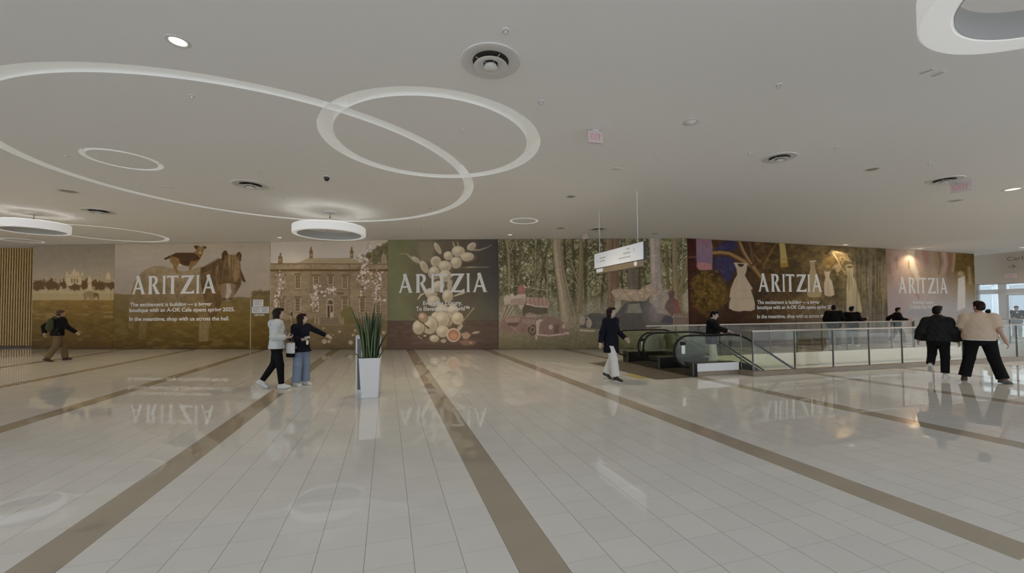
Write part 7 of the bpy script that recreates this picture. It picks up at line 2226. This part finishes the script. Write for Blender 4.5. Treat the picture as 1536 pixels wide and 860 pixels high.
# 10 — rider on the near escalator
def rider():
    n0 = on_line_n(1067.5, 8.86, 1.0)
    w = vd(n0, 8.86)
    hand = vd(on_line_n(1096.5, 8.40, 1.0), 8.40, 1.02 + zc(on_line_n(1096.5, 8.40, 1.0)))
    zb = -0.03 + zc(n0)
    H = 1.60; s = H / 1.7
    base = Vector((w.x, w.y, zb))
    away = Vector((w.x, w.y, 0)).normalized(); right = Vector((away.y, -away.x, 0))
    a = math.radians(-4); Fv = right * math.cos(a) + away * math.sin(a)
    rz = math.atan2(Fv.y, Fv.x) - PI / 2
    loc = Matrix.Rotation(-rz, 3, 'Z') @ (hand - base) / s
    wr = np.array(loc) + np.array((0, -.07, .035))
    sh = np.array((.165, .0, 1.385))
    d = wr - sh; L = np.linalg.norm(d)
    if L > .53: wr = sh + d * (.53 / L)
    el = (sh + wr) / 2 + np.array((.05, -.03, -.05))
    make_person(0, 0, -4, H, 'm', dict(ankR=(.09, .06, .085), kneeR=(.09, .05, .49), ankL=(-.09, -.06, .085), wrR=wr, elR=el, elL=(-.23, .0, 1.12), wrL=(-.2, .2, 1.05), hpitch=.28, hyaw=-.15, lean=.10, palmR=(0, 0, -1), curlR=.6, handR=(0, 1, -.15), thumbR=(-1, 0, 0)),
        [(trousers, dict(m=cream, thigh=.1, knee=.082, hem=.08)), (top, dict(m=blackc, hem=.78, puff=.05, arm=(.085, .076, .06), cuff=.95, name='hooded_jacket')), (hood, dict(m=blackc)), (hair, dict(m=hairk, style='short')), (shoes, dict(m=shw, sole=shw))],
        'person in a black hooded jacket riding the near escalator, hand on the rail', vox=.008, world=(w.x, w.y, 0), z=zb, skin=(.50, .36, .30))
rider()

# 11 — person outside the glass door
make_person(1526, 507.2, -80, 1.66, 'm', dict(elR=(.28, .02, 1.12), wrR=(.16, .24, 1.08), elL=(-.28, .02, 1.12), wrL=(-.16, .24, 1.12), hpitch=.25, hyaw=-.4),
    [(trousers, dict(m=greyj, thigh=.1, knee=.08, hem=.075)), (top, dict(m=greyj, hem=.80, puff=.05, arm=(.09, .08, .062), cuff=.95)), (hair, dict(m=hairk, style='short')), (shoes, dict(m=shk)), (panel_front, dict(m=cream, hem=1.2, w=.03, puff=.057))],
    'person in a dark grey jacket standing outside the glass door', vox=.013, bulk=1.1)
# 12 — person in a teal beanie seen over the shoulder of the man in beige
make_person(1484, 514, 60, 1.50, 'f', dict(),
    [(trousers, dict(m=blackc)), (top, dict(m=greyj, hem=.8, puff=.04)), (hair, dict(m=hairk, style='bob')), (beanie, dict(m=teal)), (shoes, dict(m=shk))],
    'person in a teal beanie far behind the man in the beige T-shirt', vox=.012)
# ================================================================== LIGHT
w = bpy.data.worlds.new('sky'); SC.world = w
w.use_nodes = True
bg = w.node_tree.nodes['Background']
bg.inputs['Color'].default_value = (0.87, 0.945, 1.05, 1)
bg.inputs['Strength'].default_value = 1.85
def spot(loc, power, col=(1, 0.9, 0.76), angle=113, blend=0.55, r=0.22, aim=None):
    L = bpy.data.lights.new('ceiling_spot', 'SPOT'); L.energy = power; L.color = col
    L.spot_size = math.radians(angle); L.spot_blend = blend; L.shadow_soft_size = r
    o = bpy.data.objects.new('ceiling_spot', L); COL.objects.link(o); o.location = loc
    if aim is not None:
        o.rotation_euler = (Vector(aim) - Vector(loc)).to_track_quat('-Z', 'Y').to_euler()
    return o
# grid of added spots, without fixtures of their own, to light the hall
for i in range(-5, 6):
    for j in range(0, 6):
        p = nd(i * 4.4 - 2 + (j % 2) * 2.0, -4 + j * 4.6)
        wy = 17.0 + (0.24 * (p.x - 7) if p.x > 7 else -0.09 * (p.x - 7))
        if p.y > wy - 1.9 or p.x < -32 or p.x > 30: continue
        if min(math.hypot(p.x + 5.57, p.y - 12.63), math.hypot(p.x + 15.05, p.y - 12.97)) < 1.7: continue
        spot((p.x, p.y, ceil_z(p.x) - 0.03), 182 if p.y > 9 else 40, (1, 0.93, 0.83) if p.y < 8 else (1, 0.82, 0.56) if p.x > -4 else (1, 0.80, 0.50))

# added spots over the well, no fixtures, brightening its walls and lower floor
for k in range(7):
    p = vd(9.5 + k * 2.4, 9.9)
    spot((p.x, p.y, ceil_z(p.x) - 0.03), 150, (1, 0.88, 0.70), angle=75)
# the lit downlights close to the boards and end wall
for px, py, e in ((419.5, 356.5, 12), (1268, 367.3, 45), (1380, 373.0, 45), (1519, 284, 60), (1534, 371.5, 50)):
    p = on_ceil(px, py)
    spot((p.x, p.y, p.z - 0.03), e, (1, 0.86, 0.68), angle=140, r=0.08)
